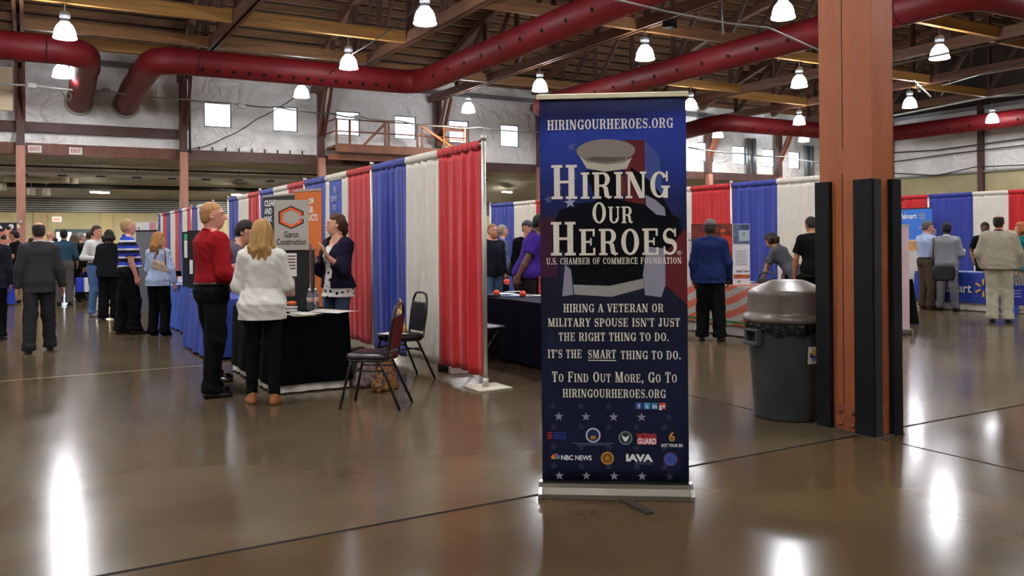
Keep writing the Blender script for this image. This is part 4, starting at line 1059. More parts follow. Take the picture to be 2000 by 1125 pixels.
# grey folding chair behind the tall drape row
p = at_z(967, 637, 0.44)
fc = thing('folding_chair', 'pale grey folding chair between the tall drape row and the navy clothed table', 'chair', (p.x - 0.13, p.y + 0.1, 0), face(80))
m_fc = M('pale grey plastic', '8f9298', 0.4)
boxo('seat', (0, 0, 0.44), (0.40, 0.40, 0.025), m_fc, fc, bevel=0.01)
boxo('backrest', (0, -0.22, 0.75), (0.40, 0.02, 0.18), m_fc, fc, bevel=0.008)
for s_ in (-1, 1):
    MB().tube([(s_ * 0.2, -0.24, 0.84), (s_ * 0.2, -0.12, 0.45), (s_ * 0.2, 0.22, 0.0)], 0.011, 8).build('leg', m_ctube, fc)
    MB().tube([(s_ * 0.19, 0.12, 0.42), (s_ * 0.19, -0.24, 0.0)], 0.011, 8).build('leg', m_ctube, fc)

# ================================================================ clothed tables
def cloth_table(loc, rz, lx, ly, mat, label, zc=0.0, skirt=None, h=0.74, flare=0.05, runner=None, seed=0):
    """table lx by ly (centre at loc) under a cloth that falls to height zc; optional pleated skirt under it"""
    t = thing('draped_table', label, 'table', loc, rz)
    rnd = random.Random(seed); ph = rnd.random() * 6
    boxo('tabletop', (0, 0, h - 0.03), (lx - 0.02, ly - 0.02, 0.03), M('laminate', 'a59a86', 0.5), t)
    for sx_ in (-1, 1):
        for sy_ in (-1, 1):
            MB().tube([(sx_ * (lx / 2 - 0.12), sy_ * (ly / 2 - 0.1), h - 0.045), (sx_ * (lx / 2 - 0.12), sy_ * (ly / 2 - 0.1), 0)], 0.014, 8).build('leg', m_ctube, t)
    base = rr_pts(lx, ly, 0.03, 4); per = [0.0]
    dense = []
    for i in range(len(base)):
        a, b_ = Vector(base[i]), Vector(base[(i + 1) % len(base)]); n = max(1, int((b_ - a).length / 0.03))
        for k in range(n): dense.append(a.lerp(b_, k / n))
    n = len(dense)
    def ring_at(z, fl_, amp, nfold):
        o = []
        s_ = 0
        for i, q in enumerate(dense):
            nx = q.x / (lx / 2); ny = q.y / (ly / 2)
            d = Vector((q.x if abs(nx) >= abs(ny) - 0.02 else 0, q.y if abs(ny) >= abs(nx) - 0.02 else 0)); d = d.normalized() if d.length else d
            w = amp * math.sin(i * nfold + ph) + amp * 0.6 * math.sin(i * nfold * 0.43 + 2 * ph)
            o.append((q.x + d.x * (fl_ + w), q.y + d.y * (fl_ + w), z))
        return o
    mb = MB()
    zs = [(h + 0.004, -0.01, 0), (h + 0.004, 0.0, 0), (h - 0.012, 0.006, 0)]
    m = 10
    for k in range(1, m + 1):
        v = k / m; zs.append((h - 0.012 - (h - 0.012 - zc) * v, 0.008 + flare * v, (0.009 if skirt else 0.018) * v))
    for z, f_, a_ in zs: mb.v += ring_at(z, f_, a_, 0.42)
    for i in range(len(zs) - 1):
        for j in range(n): mb._f(((i + 1) * n + j, (i + 1) * n + (j + 1) % n, i * n + (j + 1) % n, i * n + j), i > 2)
    mb._f(tuple(range(n)))
    mb.build('tablecloth', mat, t)
    if skirt:
        mb = MB()
        for z, f_, a_ in ((h - 0.05, -0.016, 0.001), (0.3, -0.012, 0.004), (0.015, 0.002, 0.012)): mb.v += ring_at(z, f_, a_, 1.1)
        for i in range(2):
            for j in range(n): mb._f(((i + 1) * n + j, (i + 1) * n + (j + 1) % n, i * n + (j + 1) % n, i * n + j), True)
        mb.build('skirt', skirt, t)
    return t
m_wskirt = M('white table skirt', 'd8d4cc', 0.7)
m_bcl = M('black table cloth', '050506', 0.85, spec=0.05)
m_navy = M('navy table cloth', '0b0e1e', 0.75, spec=0.1)
m_blue = M('royal blue table cloth', '2350ae', 0.6, noise=(5, 0.08))
m_wal = M('bright blue table cloth', '17368f', 0.6)
m_papr = M('white paper', 'e4e2dd', 0.6)
garco = cloth_table((2.40, 8.98, 0), 0, 0.74, 1.83, m_bcl, 'black clothed table with a white ruffled hem below the grey sign', zc=0.09, skirt=m_wskirt, flare=0.035, seed=2)
text_obj('lettering', 'Garco', 0.13, M('faint grey print', '3a3a3d', 0.7), frame_at((2.40 - 0.40 - 2.40, -0.35, 0.42), (0, -1)), garco)
def sheet(px, py, w, d, rz, label, z=0.7455, mat=None, cat='paper', th=0.004, name='paper_sheet', group='papers on the tables', curl=0.0):
    p = at_z(px, py, z)
    mb = MB()
    mb.grid(lambda u, v: ((u - 0.5) * w, (v - 0.5) * d, th + curl * math.sin(PI * u) * (0.5 + v)), 6, 2)
    o = mb.build(name, mat or m_papr, None, solid=0.003); o.location = p; o.rotation_euler = (0, 0, rz)
    return tag(o, label, cat, group)
sheet(652, 609, 0.30, 0.40, 0.5, 'large white sheet lying at the right corner of the black table', curl=0.012)
sheet(598, 613, 0.20, 0.28, 0.2, 'pale brochure at the middle of the black table edge', curl=0.004)
sheet(593, 617, 0.22, 0.12, 0.1, 'green and white flyer at the front edge of the black table', mat=M('green flyer', '8e946a', 0.5))
sheet(566, 615, 0.05, 0.16, 0.4, 'small white folded slip left on the black table')
pen = MB().tube([(0, 0, 0.006), (0.12, 0.05, 0.006)], 0.006, 8).build('pen', M('white plastic', 'dcdcd8', 0.4)); pen.location = at_z(566, 612, 0.746); tag(pen, 'white pen on the black table beside the flyer', 'pen')
for px, py, s_ in ((605, 606, 'left clear water bottle'), (617, 605, 'right clear water bottle')):
    p = at_z(px, py, 0.745); t = thing('water_bottle', s_ + ' with red label on the black table', 'bottle', p, 0, 'water bottles on the black table')
    MB().lathe([(0, 0), (0.031, 0.003), (0.033, 0.02), (0.031, 0.07), (0.033, 0.075), (0.033, 0.13), (0.031, 0.15), (0.026, 0.175), (0.013, 0.195), (0.013, 0.205), (0, 0.205)], n=20).build('body', M('clear plastic', 'd6e2ea', 0.08, trans=0.85), t)
    MB().lathe([(0.0342, 0.085), (0.0345, 0.088), (0.0345, 0.125), (0.0342, 0.128)], n=20).build('label_band', M('red white label', 'b4605a', 0.5, noise=(40, 0.3, 'd8cfd0')), t)
    MB().lathe([(0.015, 0.2), (0.015, 0.222), (0.012, 0.225), (0, 0.225)], n=14).build('cap', m_papr, t)
p = at_z(606, 601, 0.745); p = p + Vector((0.06, 0.14, 0))
t = thing('drink_tumbler', 'teal tumbler with a white lid behind the two water bottles', 'tumbler', p)
MB().lathe([(0, 0), (0.032, 0.002), (0.036, 0.17), (0, 0.17)], n=20).build('body', M('teal plastic', '3d7f94', 0.3), t)
MB().lathe([(0.039, 0.168), (0.039, 0.19), (0.03, 0.2), (0.02, 0.23), (0.024, 0.245), (0, 0.245)], n=20).build('lid', m_papr, t)
p = at_z(569, 609, 0.745)
for k in range(2):
    o = boxo('card_stack', (p.x + 0.01 * k, p.y + 0.02 * k, 0.76 + 0.032 * k), (0.10, 0.07, 0.022), m_papr, None, rz=0.3 + 0.2 * k, bevel=0.003)
    tag(o, '%s small white card box under the orange ball on the black table' % ('lower' if k == 0 else 'upper'), 'box', 'white card boxes')
o = MB().lathe([(0, 0), (0.03, 0.004), (0.048, 0.02), (0.046, 0.034), (0.03, 0.046), (0, 0.05)], n=20).build('stress_ball', M('orange foam', 'd9642a', 0.5)); o.location = (p.x + 0.01, p.y + 0.01, 0.805)
tag(o, 'orange foam ball on top of the small white boxes on the black table', 'ball')
# grey sign on a black display board
bc = at_d(571, 600, 8.78); bc.z = 0
brd = frame_at((bc.x, bc.y, 0.745), (CY, -SY * 0.8))
t = thing('display_board', 'black tabletop display board with pinned flag print and photo', 'display board', (bc.x, bc.y, 0.745), math.atan2(-SY * 0.8, CY))
m_felt = M('black felt', '1a1b1d', 0.9)
boxo('centre_panel', (0.0, 0, 0.31), (0.36, 0.02, 0.62), m_felt, t)
boxo('side_panel', (-0.2, -0.07, 0.31), (0.02, 0.16, 0.62), m_felt, t, rz=0.3); boxo('side_panel', (0.2, 0.07, 0.31), (0.02, 0.16, 0.62), m_felt, t, rz=0.3)
boxo('pinned_sheet', (-0.03, -0.012, 0.47), (0.16, 0.003, 0.24), m_papr, t)
for i in range(5): boxo('flag_stripe', (-0.005, -0.0145, 0.56 - 0.032 * i), (0.09, 0.002, 0.012), M('wine stripe', '5a2430', 0.6), t)
boxo('pinned_photo', (-0.03, -0.012, 0.24), (0.12, 0.003, 0.2), M('photo tones', '6a5550', 0.5, noise=(40, 0.3, 'b58a70')), t)
t = thing('tabletop_sign', 'pale grey sign with an orange and black hexagon logo', 'sign', (bc.x, bc.y, 1.366), math.atan2(-SY * 0.8, CY))
boxo('sign_box', (0.0, 0.0, 0.26), (0.345, 0.05, 0.52), M('grey sign board', 'aaa69e', 0.55), t, bevel=0.004)
def hexa(r, cx=0.0, cz=0.34, sx=1.0): return [(cx + sx * r * math.cos(math.radians(90 + 60 * i)), cz + r * 0.82 * math.sin(math.radians(90 + 60 * i))) for i in range(6)]
def hexring(r0, r1, skip, cx=0.0, cz=0.34):
    a, b_ = hexa(r0, cx, cz), hexa(r1, cx, cz); out = []
    for i in range(6):
        if i == skip:
            for u0, u1 in ((0.0, 0.36), (0.66, 1.0)):
                f = lambda P, u: (P[i][0] + (P[(i + 1) % 6][0] - P[i][0]) * u, P[i][1] + (P[(i + 1) % 6][1] - P[i][1]) * u)
                out.append([f(a, u0), f(a, u1), f(b_, u1), f(b_, u0)])
        else: out.append([a[i], a[(i + 1) % 6], b_[(i + 1) % 6], b_[i]])
    return out
mb = MB()
for q in hexring(0.148, 0.122, 4): mb.prism(q, Matrix.Translation((0, -0.0265, 0)), 0.001)
mb.build('logo_black_edge', M('print black', '141210', 0.6), t)
mb = MB()
for q in hexring(0.130, 0.098, 4): mb.prism(q, Matrix.Translation((0, -0.0275, 0)), 0.001)
mb.build('logo_orange_hexagon', M('print orange', 'e0591f', 0.5), t)
text_obj('lettering', 'Garco', 0.088, M('print black'), Matrix.Translation((0, -0.0265, 0.135)), t, fit=0.145, bold=0.001)
text_obj('lettering', 'Construction', 0.088, M('print black'), Matrix.Translation((0, -0.0265, 0.058)), t, fit=0.30, bold=0.001)

# pull-up banners in the booths of the tall drape row
def pullup(p0, p1, z0, z1, mat, label, lines, tm, base=True):
    """p0,p1 ground points seen left to right"""
    a = Vector((p1[0] - p0[0], p1[1] - p0[1], 0)); w = a.length
    t = thing('pull_up_banner', label, 'banner', ((p0[0] + p1[0]) / 2, (p0[1] + p1[1]) / 2, 0), math.atan2(a.y, a.x), 'pull-up banners in the booths')
    boxo('fabric_panel', (0, 0, (z0 + z1) / 2), (w, 0.006, z1 - z0), mat, t)
    boxo('top_rail', (0, 0, z1 + 0.01), (w + 0.02, 0.02, 0.025), m_alu, t)
    boxo('base_cassette', (0, 0, 0.05), (w + 0.02, 0.14, 0.1), m_alu, t, bevel=0.01)
    boxo('support_pole', (0, 0.03, z1 / 2), (0.015, 0.015, z1), m_alu, t)
    for s, x, z, h_, fit in lines:
        text_obj('lettering', s, h_, tm, Matrix.Translation((x * w, -0.005, z)), t, align='LEFT', bold=h_ * 0.03, fit=fit)
    return t
d_ = 10.6
q0, q1 = at_d(516, 600, 11.9), at_d(590, 600, 11.2)
za = lambda px, py, d_: at_d(px, py, d_).z
pullup(q0, q1, 0.1, za(550, 382, 11.5), M('charcoal banner', '26231f', 0.5, noise=(3, 0.4)), 'black pull-up banner with bold white words behind the man in glasses',
       [('CLEAR', -0.46, za(520, 402, 11.7), 0.115, 0.30), ('AND', -0.46, za(520, 418, 11.7), 0.12, 0.21), ('MAK', -0.46, za(520, 432.5, 11.7), 0.11, 0.21)], M('print white'))
q0, q1 = at_d(579, 600, 10.5), at_d(631, 600, 9.9)
q0, q1 = at_d(578, 600, 10.35), at_d(630, 600, 10.05)
pullup(q0, q1, 0.1, za(605, 373, 10.2), M('orange banner', 'cf6a24', 0.5, noise=(2, 0.08)), 'orange pull-up banner with white words right behind the grey sign',
       [('OW', 0.03, za(610, 399, 10.2), 0.105, 0.10), ('UR', 0.03, za(610, 415, 10.2), 0.105, 0.085), ('UCTS', 0.03, za(610, 431, 10.2), 0.105, 0.16)], M('print white'))
q0, q1 = at_d(645, 500, 10.35), at_d(668, 500, 10.0)
pullup(q0, q1, 0.1, za(660, 352, 10.2), M('blue booth banner', '3a4fa8', 0.5, noise=(2, 0.2)), 'narrow blue pull-up banner above the woman in the navy cardigan',
       [('THE', -0.16, za(655, 377, 10.2), 0.10, 0.10), ('SUPPORT', -0.36, za(655, 394, 10.2), 0.10, 0.22), ('YOU', -0.24, za(655, 411, 10.2), 0.10, 0.13)], M('print pale', 'aab4dd', 0.5))

# bags
m_leo = M('tan leather', '9a6a34', 0.45, noise=(28, 0.4, '2a1a10'))
def handbag(name, loc, rz, w, d, h, mat, label, group=None, strap=True):
    t = thing(name, label, 'bag', loc, rz, group)
    def fn(u, v):
        th = 2 * PI * u; k = (1 - 0.35 * v ** 2) * (0.9 + 0.1 * math.sin(PI * min(1, v * 3)))
        c_, s_ = math.cos(th), math.sin(th)
        e = 0.55
        return (w / 2 * k * math.copysign(abs(c_) ** e, c_) , d / 2 * k * math.copysign(abs(s_) ** e, s_) * (1 - 0.5 * v), h * v + 0.004 + 0.006 * math.sin(5 * th + 9 * v))
    mb = MB().grid(fn, 36, 14); mb._f(tuple(reversed(range(36)))); mb._f(tuple(14 * 37 + i for i in range(36)))
    mb.build('body', mat, t)
    if strap:
        MB().tube([(w * 0.3 * math.cos(PI * i / 12), 0, h * 0.95 + h * 0.5 * math.sin(PI * i / 12)) for i in range(13)], 0.009, 8).build('handle', mat, t)
    return t
p = fl(752, 762); handbag('handbag', (p.x, p.y, 0), 0.5, 0.32, 0.16, 0.28, m_leo, 'brown and tan handbag on the floor under the nearest chair')
p = fl(716, 757); handbag('handbag', (p.x + 0.02, p.y + 0.05, 0), 0.2, 0.30, 0.2, 0.26, M('patterned bag', '7d6a62', 0.6, noise=(16, 0.5, '2a2220')), 'pinkish patterned bag on the floor behind the chair legs beside the black table')
p = fl(698, 745); handbag('tote_bag', (p.x + 0.1, p.y + 0.35, 0), 0.2, 0.38, 0.2, 0.30, M('black bag', '151517', 0.6), 'black soft bag on the floor by the red drape', strap=False)
handbag('handbag', (3.43, 8.36, 0.487), 1.4, 0.24, 0.13, 0.24, M('golden tan leather', 'b98d4e', 0.45, noise=(30, 0.2)), 'golden tan handbag standing on the seat of the chair by the white drape')
o = boxo('paper_sheet', (3.30, 8.24, 0.489), (0.2, 0.27, 0.004), m_papr, None, rz=0.4); tag(o, 'white paper on the chair seat next to the tan handbag', 'paper')
p = fl(892, 731); o = boxo('white_box', (p.x + 0.1, p.y + 0.1, 0.035), (0.26, 0.16, 0.07), m_papr, None, rz=-0.3, bevel=0.004); tag(o, 'flat white box on the floor under the nearest red drape', 'box')
p = fl(857, 727); o = boxo('power_strip_box', (p.x + 0.14, p.y + 0.06, 0.045), (0.2, 0.12, 0.09), M('black plastic'), None, bevel=0.01); tag(o, 'black box on the floor under the first white drape', 'box')

# blue table beyond the man in red, with its clutter
bt = cloth_table((2.64, 15.5, 0), math.radians(1), 0.78, 4.0, m_blue, 'long table under a bright blue cloth left of the man in red', zc=0.02, flare=0.10, seed=5)
mq = frame_at((-0.455, 1.0, 0.38), (0, -1)); MB().tube([mq @ Vector(q) for q in ((-0.30, 0, 0.30), (-0.28, 0, 0.1), (-0.26, 0, -0.14), (-0.22, 0, 0.06), (-0.12, 0, 0.12), (-0.10, 0, 0.0), (-0.02, 0, 0.02), (0.06, 0, 0.06), (0.12, 0, -0.02), (0.10, 0, -0.1), (0.02, 0, -0.06), (0.06, 0, 0.04))], 0.012, 6).build('printed_swirl', M('pale blue print', '9fb4dd', 0.6), bt)
sheet(345, 556, 0.3, 0.25, 0.3, 'white handouts at the near end of the blue table'); sheet(358, 549, 0.22, 0.3, 0.9, 'scattered papers at the middle of the blue table')
for px, py, w, d, h, c, s_ in ((346, 546, 0.42, 0.16, 0.07, 'c2321f', 'red orange tray'), (340, 552, 0.12, 0.1, 0.1, 'dfe3e2', 'white folded card'), (352, 538, 0.16, 0.1, 0.26, 'd8d6d0', 'tilted white leaflet holder'),
                              (358, 535, 0.14, 0.1, 0.2, '3a4a9a', 'small blue box'), (362, 552, 0.16, 0.2, 0.04, 'e6e4de', 'stack of white booklets')):
    p = at_z(px, py, 0.745); p.x = min(2.85, max(2.42, p.x)); p.y = min(p.y, 17.15)
    o = boxo('table_item', (p.x, p.y, 0.746 + h / 2), (w, d, h), M('item ' + c, c, 0.5), None, rz=0.3, bevel=0.006)
    o.name = {'tray': 'tray', 'card': 'folded_card', 'holder': 'leaflet_holder', 'box': 'small_box', 'booklets': 'booklet_stack'}[s_.split()[-1]]
    tag(o, s_ + ' on the bright blue clothed table', s_.split()[-1])
# second blue cloth seen behind the man in glasses
cloth_table((2.35, 11.75, 0), 0, 0.76, 1.7, M('deep blue cloth', '1e3a8c', 0.6), 'table under a deep blue cloth right behind the man in red', zc=0.03, flare=0.06, seed=8)
# black display panel with green and white sheets
p = at_d(383, 500, 13.2)
t = thing('display_board', 'tall black display panel with green and white sheets left of the man in red', 'display board', (p.x, p.y, 0.746), -YAW)
boxo('panel', (0.05, 0, 0.45), (0.36, 0.03, 0.9), m_felt, t); boxo('side_panel', (-0.16, 0.02, 0.45), (0.12, 0.02, 0.86), M('navy felt', '1b2038', 0.9), t)
boxo('green_sheet', (-0.13, -0.012, 0.80), (0.10, 0.004, 0.09), M('sheet green', '3fae5e', 0.6), t)
boxo('white_sheet', (-0.13, -0.012, 0.61), (0.10, 0.004, 0.27), m_papr, t); boxo('white_sheet', (-0.07, -0.018, 0.33), (0.05, 0.004, 0.22), m_papr, t)
# grey partition and sheets behind the woman in blue
p = at_d(287, 520, 17.5)
t = thing('display_board', 'grey cloth display panel between the striped polo and the woman in the blue shirt', 'display board', (p.x, p.y, 0), -YAW)
boxo('panel', (0, 0, 0.85), (0.42, 0.05, 1.7), M('grey felt', '6f7075', 0.9), t)
boxo('frame', (0, 0, 1.71), (0.44, 0.06, 0.03), m_felt, t)
p = at_d(284, 460, 22.3)
t = thing('hanging_sheets', 'white and pink sheets hung from a rail near the far drape end', 'poster', (p.x, p.y, 0), -YAW)
MB().tube([(-0.3, 0, 2.0), (0.36, 0, 2.0)], 0.012, 6).build('rail', m_alu, t); MB().tube([(0.3, 0, 0), (0.3, 0, 2.02)], 0.014, 6).build('upright', m_alu, t); MB().tube([(-0.28, 0, 0), (-0.28, 0, 2.02)], 0.014, 6).build('upright', m_alu, t)
boxo('white_sheet', (-0.14, -0.015, 1.79), (0.2, 0.004, 0.42), m_papr, t); boxo('white_sheet', (0.04, -0.012, 1.79), (0.14, 0.004, 0.42), M('pale sheet', 'd9dbe8', 0.6), t)
boxo('pink_sheet', (0.2, -0.02, 1.79), (0.16, 0.004, 0.42), M('pink sheet', 'c88a92', 0.6), t); boxo('blue_mark', (-0.16, -0.019, 1.79), (0.03, 0.003, 0.2), M('print blue', '3a5ac0', 0.6), t)
# dark table behind the striped polo
p = fl(288, 590)
cloth_table((p.x + 0.1, p.y + 0.3, 0), -YAW, 1.3, 0.7, m_bcl, 'table under a black cloth behind the man in the striped polo', zc=0.03, seed=9)
# far left booth
p = fl(4, 598)
cloth_table((p.x - 0.7, p.y + 0.5, 0), -YAW, 1.7, 0.8, M('vivid blue cloth', '1c34a8', 0.6), 'vivid blue clothed table behind the man in the black polo', zc=0.03, seed=10)
p = at_d(12, 470, 25)
t = thing('photo_backdrop', 'large dark poster with faces printed on it at the left edge', 'poster', (p.x - 0.15, p.y, 0), -YAW)
boxo('panel', (0, 0, 1.15), (0.95, 0.05, 1.9), M('poster black', '15161a', 0.6), t)
rnd = random.Random(3)
mb = MB()
for q in ((0.05, 1.78, 0.10), (0.26, 1.82, 0.12), (0.12, 1.55, 0.13), (-0.15, 1.7, 0.12), (0.36, 1.58, 0.12), (-0.05, 1.45, 0.1), (0.4, 1.72, 0.08)): mb.prism(circ(*q, ry=q[2] * 1.2), Matrix.Translation((0, -0.028, 0)), 0.002)
mb.build('printed_faces', M('print face', 'bd7b66', 0.6, noise=(12, 0.3)), t)
mb = MB()
for q in ((0.26, 1.62, 0.12), (0.40, 1.44, 0.16), (-0.05, 1.90, 0.14), (0.34, 1.98, 0.08), (0.12, 1.38, 0.14), (-0.25, 1.55, 0.14)): mb.prism(circ(*q), Matrix.Translation((0, -0.027, 0)), 0.001)
mb.build('printed_shirts', m_papr, t)
mb = MB()
for q in ((0.05, 1.88, 0.07), (0.26, 1.94, 0.08), (0.12, 1.66, 0.09)): mb.prism(circ(*q, ry=q[2] * 0.7), Matrix.Translation((0, -0.030, 0)), 0.001)
mb.build('printed_hair', M('print hair', '1d1512', 0.7), t)
o = boxo('switch_box', at_y(40, 433, BW - 0.62), (0.12, 0.08, 0.12), M('grey box', 'a3a29c', 0.5)); tag(o, 'small grey electric box on the left wall post', 'junction box')
o = boxo('notice_card', at_y(36, 442, BW - 0.6), (0.1, 0.02, 0.14), M('cream card', 'd6c79a', 0.6)); tag(o, 'small cream card on the left wall post below the grey box', 'card')

# ================================================================ navy table right of the tall drape row
nv = cloth_table((5.35, 8.45, 0), 0, 0.76, 2.1, m_navy, 'table under a navy cloth between the tall drape row and the blue sign stand', zc=0.04, flare=0.05, seed=12)
for px, py, w, d, c, s_ in ((985, 574, 0.3, 0.22, 'e4e2dd', 'white leaflets by the edge of the navy table'), (1000, 579, 0.28, 0.2, '3a54a0', 'blue folder on the navy table'), (1022, 577, 0.3, 0.22, 'dcdcde', 'pile of white leaflets in the middle of the navy table'),
                            (1045, 578, 0.3, 0.25, 'b9bcc4', 'grey magazines beside the blue sign stand'), (1010, 570, 0.3, 0.2, 'd9dde4', 'pale leaflets at the back of the navy table')):
    sheet(px, py, w, d, px * 0.7, s_, mat=M('sheet ' + c, c, 0.5), th=0.006)
for px, py, s_ in ((970, 575, 'left'), (1021, 577, 'right'), (990, 556, 'held')):
    p = at_z(px, py, 0.77); o = MB().lathe([(0, 0), (0.028, 0.006), (0.042, 0.03), (0.038, 0.056), (0.018, 0.074), (0, 0.078)], n=18).build('stress_ball', M('red orange foam', 'd8401f', 0.5)); o.location = (p.x, p.y, 0.752)
    if s_ == 'held': o.location = at_d(990, 556, 11.2)
    tag(o, 'red orange foam ball ' + ('held above the navy table by the man in purple' if s_ == 'held' else 'on the navy table, %s of the two' % s_), 'ball', 'foam balls')
o = boxo('phone', at_z(963, 577, 0.76), (0.1, 0.16, 0.02), M('black plastic'), None, rz=0.4, bevel=0.004); tag(o, 'black phone on the navy table next to the left foam ball', 'phone')

# ================================================================ flag clothed table in the middle row
m_flag = M('flag print cloth', 'b8b2a6', 0.6)
nt, b = nodes_of(m_flag)
tc = N('ShaderNodeTexCoord'); sep = N('ShaderNodeSeparateXYZ'); L(tc.outputs['Object'], sep.inputs[0])
nz = N('ShaderNodeTexNoise', Scale=1.3); L(tc.outputs['Object'], nz.inputs['Vector'])
s1 = math_node('ADD', math_node('MULTIPLY', sep.outputs['Z'], 4.6), math_node('ADD', math_node('MULTIPLY', sep.outputs['Y'], 1.7), math_node('MULTIPLY', nz.outputs['Fac'], 0.7)))
fr_ = math_node('GREATER_THAN', math_node('FRACT', s1), 0.48)
mxf = N('ShaderNodeMix', data_type='RGBA'); L(fr_, mxf.inputs[0]); mxf.inputs[6].default_value = lin('a8a49c'); mxf.inputs[7].default_value = lin('b8563c')
grn = math_node('LESS_THAN', math_node('ABSOLUTE', math_node('SUBTRACT', sep.outputs['Z'], 0.215)), 0.018)
mxg = N('ShaderNodeMix', data_type='RGBA'); L(grn, mxg.inputs[0]); L(mxf.outputs[2], mxg.inputs[6]); mxg.inputs[7].default_value = lin('2f7a44')
L(mxg.outputs[2], b.inputs['Base Color'])
cloth_table((9.42, 9.24, 0), 0, 0.76, 2.1, m_flag, 'table under a flag printed cloth beside the man in the blue jacket', zc=0.17, skirt=M('grey white skirt', 'b5b2ac', 0.7), flare=0.04, seed=14)
for px, py, s_ in ((1420, 552, 'left pile of white flyers'), (1436, 550, 'middle pile of white flyers'), (1455, 551, 'right pile of white flyers')):
    sheet(px, py, 0.24, 0.3, px, s_ + ' on the flag clothed table', th=0.008)
# posters standing on the flag table
p = at_d(1408, 548, 12.9)
t = thing('poster_board', 'dark red poster of chilli peppers behind the man in the blue jacket', 'poster', (p.x, p.y, 0.746), -YAW * 0.9)
z1 = at_d(1408, 437, 12.9).z - 0.746
m_pep = M('poster maroon', '4a120e', 0.5, noise=(4, 0.5, '8a2a14'))
boxo('board', (-0.12, 0, z1 / 2), (0.66, 0.02, z1), m_pep, t)
boxo('dark_foot', (0.0, -0.012, 0.13), (0.42, 0.004, 0.26), M('poster dark', '161210', 0.6), t)
for q, c, r in (((0.09, z1 - 0.27), 'c4321e', (0.085, 0.14)), ((0.15, z1 - 0.5), 'c43a20', (0.075, 0.17)), ((-0.12, z1 - 0.2), '6a160f', (0.13, 0.09)), ((0.04, z1 - 0.14), 'c4571f', (0.05, 0.06)), ((0.16, 0.36), 'c98a2a', (0.045, 0.12)), ((0.02, z1 - 0.4), 'd0642a', (0.03, 0.1))):
    MB().prism(circ(*q, r[0], 24, r[1]), Matrix.Translation((0, -0.013, 0)), 0.002).build('printed_pepper', M('pepper ' + c, c, 0.45), t)
text_obj('lettering', 'America', 0.10, M('print dark ink', '1c0c0a', 0.6), Matrix.Translation((0.0, -0.0165, z1 - 0.17)), t, fit=0.3)
p = at_d(1448, 548, 12.75); z1 = at_d(1448, 437, 12.75).z - 0.746
t = thing('poster_board', 'white poster with a van photo at its head on the flag clothed table', 'poster', (p.x, p.y, 0.746), -YAW * 0.9)
boxo('board', (0, 0, z1 / 2), (0.262, 0.02, z1), M('poster white', 'c9cbd0', 0.55), t)
boxo('photo', (0, -0.012, z1 - 0.155), (0.25, 0.004, 0.30), M('van photo', '4a5a72', 0.5, noise=(6, 0.3)), t)
boxo('van_side', (0.04, -0.0145, z1 - 0.18), (0.16, 0.003, 0.16), M('van grey', '9fa6b2', 0.5), t); boxo('van_window', (0.06, -0.0145, z1 - 0.05), (0.13, 0.003, 0.06), M('van glass', '27375c', 0.4), t)
text_obj('lettering', 'SP', 0.05, M('logo green', '3c9a55', 0.5), Matrix.Translation((0.04, -0.017, z1 - 0.17)), t, bold=0.002)
for k in range(9):
    w_ = 0.19 - 0.02 * (k % 3); boxo('text_line', (0, -0.0115, z1 - 0.41 - 0.026 * k), (w_, 0.002, 0.007), M('print grey ink', '77797e', 0.6), t)
text_obj('lettering', 'Apply Today!', 0.05, M('print black'), Matrix.Translation((0.02, -0.0125, 0.19)), t, fit=0.2)
boxo('photo_strip', (0, -0.012, 0.125), (0.25, 0.003, 0.06), M('fire photo', '7c2a18', 0.5, noise=(25, 0.5, 'b8622a')), t)
text_obj('lettering', 'SP', 0.05, M('logo green'), Matrix.Translation((-0.04, -0.0125, 0.03)), t, bold=0.002)
p = Vector((9.17, 10.16, 0))
t = thing('poster_board', 'narrow white poster showing at the right edge of the blue sign stand', 'poster', (p.x - 0.05, p.y, 0.746), -YAW * 0.9)
boxo('board', (0, 0, 0.40), (0.12, 0.02, 0.80), M('poster white'), t); boxo('green_band', (0, -0.012, 0.68), (0.12, 0.003, 0.02), M('logo green'), t)

# ================================================================ end of the middle row and the bright blue booth
pa, pb = at_z(1752, 650, 0), at_z(1779, 655, 0)
p0 = Vector((11.42, 8.28, 0)); p1 = Vector((11.30, 7.88, 0))
p1 = fl(1778, 653); p0 = p1 + Vector((-0.62, 0.36, 0))
t = thing('pull_up_banner', 'pale pink back of a pull-up banner right next to the orange pillar', 'banner', (p0 + p1) / 2, math.atan2((p1 - p0).y, (p1 - p0).x), 'pull-up banners in the booths')
w_ = (p1 - p0).length; zt_ = at_d(1766, 441, 12.45).z
boxo('fabric_panel', (0, 0, (zt_ + 0.08) / 2), (w_ - 0.02, 0.006, zt_ - 0.08), M('pale pink fabric', 'c9aeb2', 0.6, noise=(1.5, 0.1)), t)
boxo('top_rail', (0, 0, zt_ + 0.005), (w_, 0.025, 0.03), m_alu, t); boxo('base_cassette', (0, 0, 0.04), (w_, 0.15, 0.08), M('champagne aluminium'), t, bevel=0.015)
boxo('end_cap', (w_ / 2, 0, 0.045), (0.02, 0.16, 0.09), M('chrome end cap'), t, bevel=0.005)
p = fl(1796, 634)
cloth_table((p.x - 0.5, p.y + 0.42, 0), -0.05, 1.0, 0.6, m_bcl, 'small table under a black cloth behind the pale pink banner', zc=0.02, flare=0.10, seed=16)
wt = cloth_table((16.20, 9.95, 0), 0, 0.78, 1.95, m_wal, 'table under a bright blue cloth with a large white and yellow logo', zc=0.16, skirt=m_wskirt, flare=0.04, seed=18)
mw = frame_at((-0.455, 0, 0), (0, -1))
